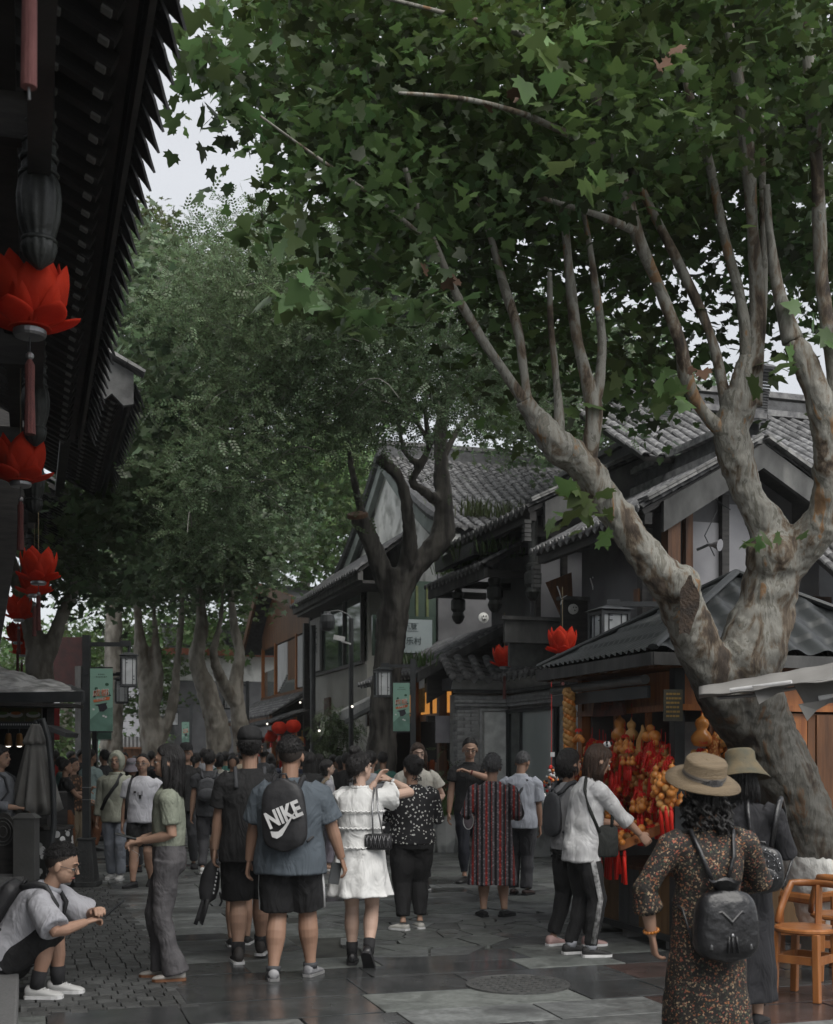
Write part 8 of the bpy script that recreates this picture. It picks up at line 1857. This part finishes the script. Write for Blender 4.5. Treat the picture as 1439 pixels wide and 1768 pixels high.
person('woman in sheer white parka with a panda hair clip reaching over the gourds', 1004, 1650, 1.66, face=76, b=1.02, top=dict(mat=k_sheer, loose=1.06, hem=.455, sleeve=1.45, fold=1.6, name='parka', cuff=.8), bot=dict(kind='pants', mat=k_blk2, hem=.027, up=.05, loose=1.0, stripe=mat('silver_stripe', (.45,.45,.45), (.1,.1,.1), scale=30, rough=.5)), hair='shoulder', hairmat=m_hairb, nod=20, lean=10, skin=m_skin, hr=(.07,.275,.575), hl=(-.05,.22,.62), pr=(.4,-.4,-1), pl=(-.4,-.4,-1),
       fl=(-.06,-.03,.045), fr=(.05,.03,.045), fyaw=(8,-6), shoes=dict(mat=sh_bw['mat'], sole=m_wpaint, lace=sh_bw['lace'], sock=k_light, sockh=.09), extras=(hair_clip, shoulderbag('dark olive crossbody bag on the hip of the woman in the white parka', cloth('olive_black_canvas', (.022,.024,.022)), (.075,.09,.565), (.034,.060,.075), straps=([(.105,.04,.60),(.11,-.03,.70),(.085,-.06,.79),(.03,-.04,.845)],[(.10,.10,.62),(.10,.09,.72),(.07,.05,.82)])), ))
person('woman with black bob in dark grey vest over white top behind the parka woman', 984, 1634, 1.61, face=62, b=1.05, top=dict(mat=cloth('grey_white_top', (.28,.28,.29)), loose=1.05, hem=.50, sleeve=1.2), bot=dict(kind='pants', mat=k_blk2, hem=.030, up=.09, loose=1.02), hair='bob', hl=(-.05,.2,.6), hr=(.08,.2,.62), fl=(-.06,-.06,.045), fr=(.05,.09,.045), shoes=dict(mat=mat('pink_trainer', (.50,.33,.31), rough=.6), sole=m_wpaint, lace=m_wpaint, high=.055),
       extras=(backpack('thin dark grey back carrier on the woman with the black bob', m_greynylon, w_=.075, h=.23, z=.68, dep=.035, pocket=False),))
# hat woman in the foreground
def curls(c):
    hp = c['hp']; B = MB(); r_ = random.Random(4)
    for k in range(150):
        a = r_.uniform(-2.6, 2.6)+pi; q = hp(sin(a)*.050, cos(a)*.052-.008, r_.uniform(.845,.945)); q = q+V((r_.gauss(0,.010), r_.gauss(0,.007), -abs(r_.gauss(0,.012)))); t0 = r_.uniform(0, 6); B.tube([q+V((cos(t0+j*1.3)*.007, sin(t0+j*1.3)*.007, -.0065*j)) for j in range(6)], [.0035,.005,.005,.0045,.0035,.001], 5)
    c['emit'](B, 'curly_hair', m_hair, False)
def hat_pack_parts(c, t, P, w_, h, dep):
    B = MB(); B.tube([P(-w_*.75, h*.12, dep*.8), P(-w_*.3, h*.20, dep*1.02), P(0, h*.06, dep*1.08), P(w_*.3, h*.20, dep*1.02), P(w_*.75, h*.12, dep*.8)], .004, 6, flat=1.5); sub(c, B, 'gather_cord', m_blackleather, t)
    for x in (-.01, .0, .012): B = MB(); B.tube([P(x, -h*.12, dep*1.10), P(x*1.4, -h*.34, dep*1.12)], [.0022,.0032], 6); sub(c, B, 'leather_tassel', m_blackleather, t)
    B = MB(); B.ell(P(0,-h*.11,dep*1.1), (.005,.004,.006)); sub(c, B, 'tassel_ring', m_steel, t)
    for s in (-1, 1): B = MB(); B.tube([P(s*w_*.60, -h*.18, dep*.95), P(s*w_*.62, -h*.30, dep*1.0)], [.003,.0055], 6); sub(c, B, 'zip_pull', m_steel, t)
    B = MB(); B.rings([[P(cos(a)*w_*.34, h*.46+sin(a)*.0, dep*.5+sin(a)*dep*.3) for a in [2*pi*k/14 for k in range(14)]], [P(cos(a)*w_*.52, h*.60+.006*sin(4*a), dep*.5+sin(a)*dep*.5) for a in [2*pi*k/14 for k in range(14)]]], cap=False); sub(c, B, 'gathered_mouth', m_blackleather, t)
    for s in (-1, 1): B = MB(); B.tube([P(s*w_*.2, h*.5, 0), c['T']((s*.050,-.085,.76)), c['T']((s*.066,-.04,.832)), c['T']((s*.07,.03,.82))], .0052, 6, flat=1.6); sub(c, B, 'shoulder_strap', m_blackleather, t)
    for s in (-1, 1): B = MB(); B.tube([P(s*w_*.8, -h*.35, .0), c['T']((s*.095,-.05,.60)), c['T']((s*.10,.02,.62))], .004, 6); sub(c, B, 'lower_strap', m_blackleather, t)
def bracelet(c): W_ = c['WL'].lerp(c['EL'], .14); d_ = (c['WL']-c['EL']).normalized(); B = MB(); 
def bracelet(c):
    W_ = c['WL'].lerp(c['EL'], .10); x, y = frame(c['WL']-c['EL']); B = MB()
    for k_ in range(14): a = 2*pi*k_/14; B.ell(W_+x*(cos(a)*.021)+y*(sin(a)*.021), (.0052,.0052,.0052), 8, 6)
    c['emit'](B, 'amber_bracelet', mat('amber_bead', (.50,.17,.02), rough=.2, coat=.5), False)
person('woman in brimmed tan hat and dark floral dress seen from behind in the foreground', 1222, 0, 1.50, face=-8, d=5.6, b=.98, top=dict(kind='dress', mat=k_floral, hem=.03, hemw=.155, wave=.03, sleeve=1.42, loose=1.06, cuff=1.0, fold=1.3), bot=dict(kind='skirt', mat=k_floral), hair='bob', hairmat=m_hairb if False else m_hair, nod=14, turn=-6, hl=(-.165,.02,.515), hr=(.10,.17,.66), pl=(-1,-.2,-.2), pr=(1,-.1,-.8),
       shoes=sh_b, curl=.5, extras=(brim_hat(mat('tan_straw', (.145,.108,.066), (.115,.085,.052), rough=.8, scale=4, stretch=(1,1,25), bump=.5, bscale=20), mat('grey_ribbon', (.25,.225,.20), rough=.6), r_in=.062, r_out=.112, h=.062, z=.975, tilt=36, droop=.010), bracelet, curls,
               backpack('black leather drawstring backpack with tassels on the woman in the tan hat', m_blackleather, w_=.096, h=.215, z=.565, dep=.085, pocket=False, straps=False, parts=hat_pack_parts, y0=-.105)))
def studs(c, t, P, w_, h, dep):
    st = MB()
    for k_ in range(13): a = pi*k_/12; q = P(cos(a)*w_*.86, h*.05+sin(a)*h*.38, dep*.98); st.ell(q, (.0030,.0030,.0030), 7, 5)
    for i in range(6):
        for j in range(5): q = P((i-2.5)*w_*.25, (j-1.2)*h*.105+(i % 2)*.004, dep*1.10); st.ell(q, (.0019,.0019,.0019), 6, 4)
    for k_ in range(9): q = P((k_-4)*w_*.19, -h*.20+.004*abs(k_-4)*.6, dep*1.22); st.ell(q, (.0026,.0026,.0026), 6, 4)
    sub(c, st, 'metal_stud', mat('bright_metal', (.6,.6,.62), rough=.25, metal=.9, bump=0), t, kind='stuff')
    B = MB(); B.box(P(.012, h*.20, dep*1.10), (.020,.004,.012)); sub(c, B, 'metal_plate', m_steel, t, smooth=False)
person('second woman in mottled green bucket hat and black clothes beside the hat woman', 1281, 0, 1.57, face=22, d=7.3, b=.98, top=dict(kind='dress', mat=cloth('black_sheer_dress', (.014,.014,.017)), hem=.10, hemw=.13, wave=.04, sleeve=1.3, loose=1.1), bot=dict(kind='skirt', mat=k_blk2), hair='shoulder', nod=8, turn=-30, hl=(-.06,.15,.78), hr=(.10,.16,.66), pl=(-1,-.2,-.8),
       shoes=sh_b, extras=(brim_hat(mat('mottled_sage_felt', (.062,.06,.042), (.11,.085,.048), rough=.85, scale=12), None, r_in=.056, r_out=.105, h=.050, z=.972, tilt=0, droop=.01, flat=False),
               backpack('black studded leather backpack on the second hat woman', m_blackleather, w_=.082, h=.175, z=.595, dep=.055, x=.085, parts=studs, y0=-.10)))
# ================= middle distance
person('young woman with bangs in cream blouse facing the camera between two others', 722, 1535, 1.70, face=176, top=dict(mat=k_cream, loose=1.05, hem=.50, sleeve=.6, flare=1.3), bot=dict(kind='pants', mat=k_char, hem=.04, up=.2), hair='shoulder', hairmat=m_hairb, skin=m_skin3, turn=-8, nod=4, hl=(-.12,.12,.62), hr=(.12,.12,.60), shoes=dict(mat=m_blackcloth, sole=m_wpaint, high=.09, lace=m_wpaint), fl=(-.05,0,.045), fr=(.03,.05,.045))
person('man in pale hooded top and jeans walking toward the camera', 202, 1518, 1.60, face=184, b=.98, top=dict(mat=k_hood, loose=1.18, hem=.46, sleeve=1.85, cuff=.62, fold=1.4, name='hoodie'), bot=dict(kind='pants', mat=k_jean, hem=.036, up=.03, loose=1.05), hair='short', hl=(-.14,.05,.47), hr=(.15,.04,.46), fl=(-.05,.06,.045), fr=(.05,-.03,.045), fyaw=(5,-5), shoes=dict(mat=sh_w['mat'], sole=m_wpaint), lod=1, extras=(hood(k_hood), strap(m_blacknylon, [(-.05,.03,.84),(-.03,.088,.76),(.05,.098,.65),(.10,.06,.56)], r=.010)))
person('stern man in white printed tee and black shorts walking toward the camera', 247, 1531, 1.58, face=182, b=1.10, top=dict(mat=k_wht, loose=1.05, hem=.49, sleeve=.75, flare=1.15), bot=dict(kind='shorts', mat=k_blk2, len=.85), hair='crop', skin=m_skin, hl=(-.15,.05,.48), hr=(.15,.03,.46), fl=(-.05,-.05,.06), fr=(.05,.10,.045), fpit=(-20,0), fyaw=(5,-30), shoes=dict(mat=m_blackcloth, sole=m_blackcloth, high=.05), lod=1,
       extras=(glasses(m_steel), strap(m_blacknylon, [(.07,.02,.842),(.08,.085,.77),(.10,.09,.66),(.12,.04,.52)], r=.008), lambda c: [c['emit'](MB().box((x,.098,z), (a,.006,d_)), 'tee_print', m_darkgap, False) for x, z, a, d_ in ((.035,.725,.018,.016),(-.005,.69,.016,.03),(.01,.71,.004,.03),(-.02,.715,.004,.04))]))
person('person in lilac grey bucket hat between the hooded man and the man in white', 230, 1505, 1.50, face=180, top=dict(mat=k_char), bot=dict(kind='pants', mat=k_char), hair='shoulder', lod=1, skin=m_skin2, shoes=sh_b, nod=14, extras=(brim_hat(mat('lilac_grey_canvas', (.22,.20,.23), rough=.85), k_light, r_in=.052, r_out=.085, h=.045, z=.972, tilt=0, droop=0, flat=False),))
person('man in charcoal tee with a dark laptop backpack walking away', 362, 1508, 1.63, face=-3, top=dict(mat=k_char, loose=1.05), bot=dict(kind='pants', mat=k_gtr, hem=.03), hair='short', lod=1, hl=(-.15,.03,.47), fl=(-.05,-.06,.05), fr=(.05,.08,.045), shoes=dict(mat=sh_w['mat'], sole=m_wpaint), extras=(backpack('dark grey laptop backpack on the man in the charcoal tee', m_greynylon, w_=.085, h=.20, z=.69, dep=.06),))
person('person in grey jacket with bag cut by the left edge', 1, 1560, 1.66, face=100, top=dict(mat=cloth('grey_jacket', (.20,.21,.23)), sleeve=1.6, loose=1.1), bot=dict(kind='pants', mat=k_navy), hair='bob', hl=(-.08,.16,.62), hr=(.08,.16,.62), shoes=dict(mat=sh_bw['mat'], sole=m_wpaint), lod=1, extras=(backpack('grey bag on the person at the left edge', m_greynylon, w_=.07, h=.16, z=.62, dep=.05),))
person('man in pale mint tee and rust trousers standing behind the nearest lamp post', 157, 1470, 1.66, face=40, b=1.1, top=dict(mat=k_mint, loose=1.1), bot=dict(kind='pants', mat=k_rust), hair='short', skin=m_skin2, lod=1, hr=(.05,.17,.66), hl=(-.08,.15,.66), shoes=sh_b)
person('man in charcoal shirt walking left behind the mint tee man', 180, 1452, 1.66, face=-60, top=dict(mat=k_char), bot=dict(kind='pants', mat=k_navy), hair='short', skin=m_skin2, lod=1, shoes=sh_b)
person('person in brown floral top leaning at the stall counter by the parasol', 128, 1478, 1.52, face=110, top=dict(mat=cells_mat('brown_floral', (.05,.03,.02), [(.30,.15,.08),(.2,.12,.08)], 20, .4)), bot=dict(kind='pants', mat=k_khaki), hair='ponytail', lod=1, hl=(-.06,.18,.70), hr=(.06,.18,.66), shoes=sh_b)
person('dark haired woman in teal top by the food stall', 107, 1462, 1.54, face=60, top=dict(mat=cloth('muted_teal', (.12,.22,.21))), bot=dict(kind='pants', mat=k_blk2), hair='ponytail', skin=m_skin2, lod=1, hl=(-.05,.18,.66), shoes=sh_b)
person('person in black tee reaching over the flowered table', 114, 1490, 1.50, face=70, top=dict(mat=k_black), bot=dict(kind='pants', mat=k_rust), hair='short', skin=m_skin2, lod=1, hl=(-.05,.22,.62), hr=(.05,.22,.60), shoes=dict(mat=sh_w['mat'], sole=m_wpaint))
person('man with crew cut in pale grey shirt behind the woman in white', 640, 1530, 1.62, face=6, b=1.08, top=dict(mat=cloth('pale_grey_shirt', (.40,.40,.42))), bot=dict(kind='pants', mat=k_gtr), hair='crop', lod=1, shoes=sh_b)
person('woman in grey with an olive strap looking right in profile', 566, 1502, 1.50, face=75, b=.95, top=dict(mat=cloth('pale_grey_blouse', (.34,.34,.37)), sleeve=1.3), bot=dict(kind='pants', mat=cloth('lilac_trouser', (.22,.20,.24))), hair='bob', lod=1, skin=m_skin3, shoes=dict(mat=m_skin, sole=m_wpaint), extras=(strap(k_khaki, [(.05,-.08,.68),(.07,-.06,.80),(.06,.0,.845)], r=.009), shoulderbag('dark purple handbag beside the woman with the olive strap', cloth('dark_plum', (.03,.02,.03)), (-.02,-.11,.53), (.05,.03,.045))))
person('person in black cap and glasses looking over the long haired woman', 322, 1500, 1.72, face=172, top=dict(mat=k_black), bot=dict(kind='pants', mat=k_char), hair='short', lod=1, skin=m_skin, shoes=sh_b, extras=(cap_hat(k_black), glasses()))
# ================= the crowd down the street
crowd = [ # px, feet y, H, face, hair, top, bottom, label
 (338,1470,1.60,0,'ponytail',k_light,k_navy,'woman in light grey top with a thin black strap, back turned'),
 (352,1440,1.70,0,'short',k_light,k_gtr,'dark haired man left of the charcoal backpack man'),
 (379,1452,1.58,10,'bob',k_cream,k_khaki,'woman in cream top just right of the charcoal backpack'),
 (390,1440,1.64,-10,'short',k_teal,k_navy,'man in dark green shirt seen past the crowd'),
 (402,1462,1.56,180,'bob',k_black,k_black,'woman in dark top facing the camera beside the man in black'),
 (300,1432,1.62,180,'short',k_red,k_navy,'person in red seen behind the long haired woman'),
 (276,1436,1.60,0,'long',k_black,k_char,'dark haired woman between the man in white and the long haired woman'),
 (262,1430,1.66,20,'short',k_char,k_navy,'man in charcoal behind the man in white'),
 (215,1440,1.62,180,'short',k_beige,k_char,'man in beige behind the hooded man'),
 (192,1425,1.62,0,'bob',k_black,k_black,'dark haired person left of the hooded man'),
 (140,1430,1.70,90,'short',k_black,k_char,'tall person in black behind the lamp post'),
 (122,1425,1.66,60,'short',k_black,k_char,'person with black hair behind the brown floral top'),
 (96,1440,1.66,0,'short',k_red,k_navy,'person in red tee beside the parasol mast'),
 (88,1432,1.6,100,'short',k_char,k_navy,'person in charcoal behind the person in red'),
 (20,1440,1.64,90,'bob',k_black,k_black,'dark haired vendor inside the food stall'),
 (536,1492,1.60,2,'long',k_black,k_navy,'woman with long black hair right of the slate tee man'),
 (522,1470,1.62,0,'bob',k_navy,k_navy,'woman with a black bob close behind the slate tee man'),
 (551,1480,1.58,12,'long',k_white,k_char,'woman with long hair and white top right of the crowd'),
 (588,1460,1.54,-80,'bob',k_pink,k_navy,'woman in pink behind the grey blouse woman'),
 (598,1470,1.6,0,'short',k_black,k_black,'dark haired person left of the hair bun'),
 (662,1475,1.62,10,'short',k_teal,k_char,'man in dark green right of the crew cut man'),
 (575,1440,1.58,30,'short',k_char,k_navy,'short haired person in front of the willow shrub'),
 (760,1460,1.5,-90,'bob',k_black,k_black,'vendor leaning inside the snack shop'),
 (455,1440,1.72,0,'short',k_char,k_navy,'man in charcoal seen between the two big men'),
 (418,1428,1.66,0,'short',k_beige,k_navy,'man in beige far behind the man in black'),
 (434,1424,1.62,180,'bob',k_white,k_navy,'woman in white far down the street, facing the camera'),
 (468,1432,1.60,0,'long',k_navy,k_char,'dark haired woman far behind the slate tee man'),
 (505,1428,1.66,0,'short',k_white,k_char,'man in white near the gift shop'),
 (515,1422,1.62,160,'bob',k_red,k_navy,'woman in red near the gift shop lanterns'),
 (528,1418,1.66,0,'short',k_char,k_navy,'man in charcoal near the gift shop post'),
]
for (px, fy, H, fc, hr_, tp, bt, lab) in crowd:
    person(lab, px, fy, H, face=fc+rng.uniform(-15,15), b=rng.uniform(.92,1.1), top=dict(mat=tp, loose=1.06, sleeve=rng.choice([.6,.7,1.4])), bot=dict(kind='pants', mat=bt), hair=hr_, lod=2, skin=rng.choice([m_skin, m_skin2]), shoes=rng.choice([sh_b, sh_b, dict(mat=sh_w['mat'], sole=m_wpaint)]), fl=(-.05,rng.uniform(-.07,.07),.045), fr=(.05,rng.uniform(-.07,.07),.045), nod=rng.uniform(-2,12))
# far small figures: copies of three walkers, deeper in the street
names = ['black', 'white', 'grey', 'brown', 'navy', 'red', 'cream']
fm = dict(black=k_black, white=k_offw, grey=k_char, brown=k_khaki, navy=k_navy, red=k_red, cream=k_cream)
base = []
for i, (hh, fc) in enumerate((('short', 0), ('bob', 180), ('short', 180), ('ponytail', 0))):
    c = person('x', 300, 1400, 1.62, face=fc, top=dict(mat=k_black, sleeve=.7), bot=dict(kind='pants', mat=k_navy), hair=hh, lod=2, skin=m_skin2, shoes=sh_b, fl=(-.05,.05,.045), fr=(.05,-.05,.045)); base.append((c['root'], fc))
spots = []
for i in range(34):
    d = rng.uniform(29, 46); px = rng.uniform(205, 545) if d > 33 else rng.uniform(300, 470); spots.append((px, d))
for i, (px, d) in enumerate(spots):
    r0, fc = base[i % 4]; q = W(px, HY, d); q.z = 0; lab = 'far off passer-by in the dark haired crowd filling the end of the street'
    o = r0 if i < 4 else dup(r0)
    o.location = q; o.rotation_euler = (0,0,-TH-radians(fc+rng.uniform(-40,40))); s = rng.uniform(.93, 1.05); o.scale = (s, s, s); o['label'] = lab; o['group'] = 'distant crowd of passers-by'
    if i >= 4:
        nm = rng.choice(['black','grey','white','navy','brown','red','cream','black'])
        for ch in o.children:
            if ch.name.startswith('shirt'): ch.data = ch.data.copy(); ch.data.materials[0] = fm[nm]

# lettering becomes mesh
bpy.context.view_layer.update(); dg_ = bpy.context.evaluated_depsgraph_get()
for o in TEXTS:
    me = bpy.data.meshes.new_from_object(o.evaluated_get(dg_)); n_ = bpy.data.objects.new(o.name, me); COL.objects.link(n_); n_.parent = o.parent; n_.matrix_basis = o.matrix_basis.copy()
    nm = o.name; bpy.data.objects.remove(o); n_.name = nm

# thin pale haze volume, added to lift the dark tones down the street
hz = MB().box((6, 32, 7.5), (76, 82, 17)).build('haze', None, kind='stuff')
mh_ = bpy.data.materials.new('added_haze'); mh_.use_nodes = True; th_ = mh_.node_tree; th_.nodes.clear(); vo_ = th_.nodes.new('ShaderNodeVolumePrincipled'); vo_.inputs['Color'].default_value = (.92,.95,.96,1); vo_.inputs['Density'].default_value = .0005
oo_ = th_.nodes.new('ShaderNodeOutputMaterial'); th_.links.new(vo_.outputs[0], oo_.inputs['Volume']); hz.data.materials.append(mh_)
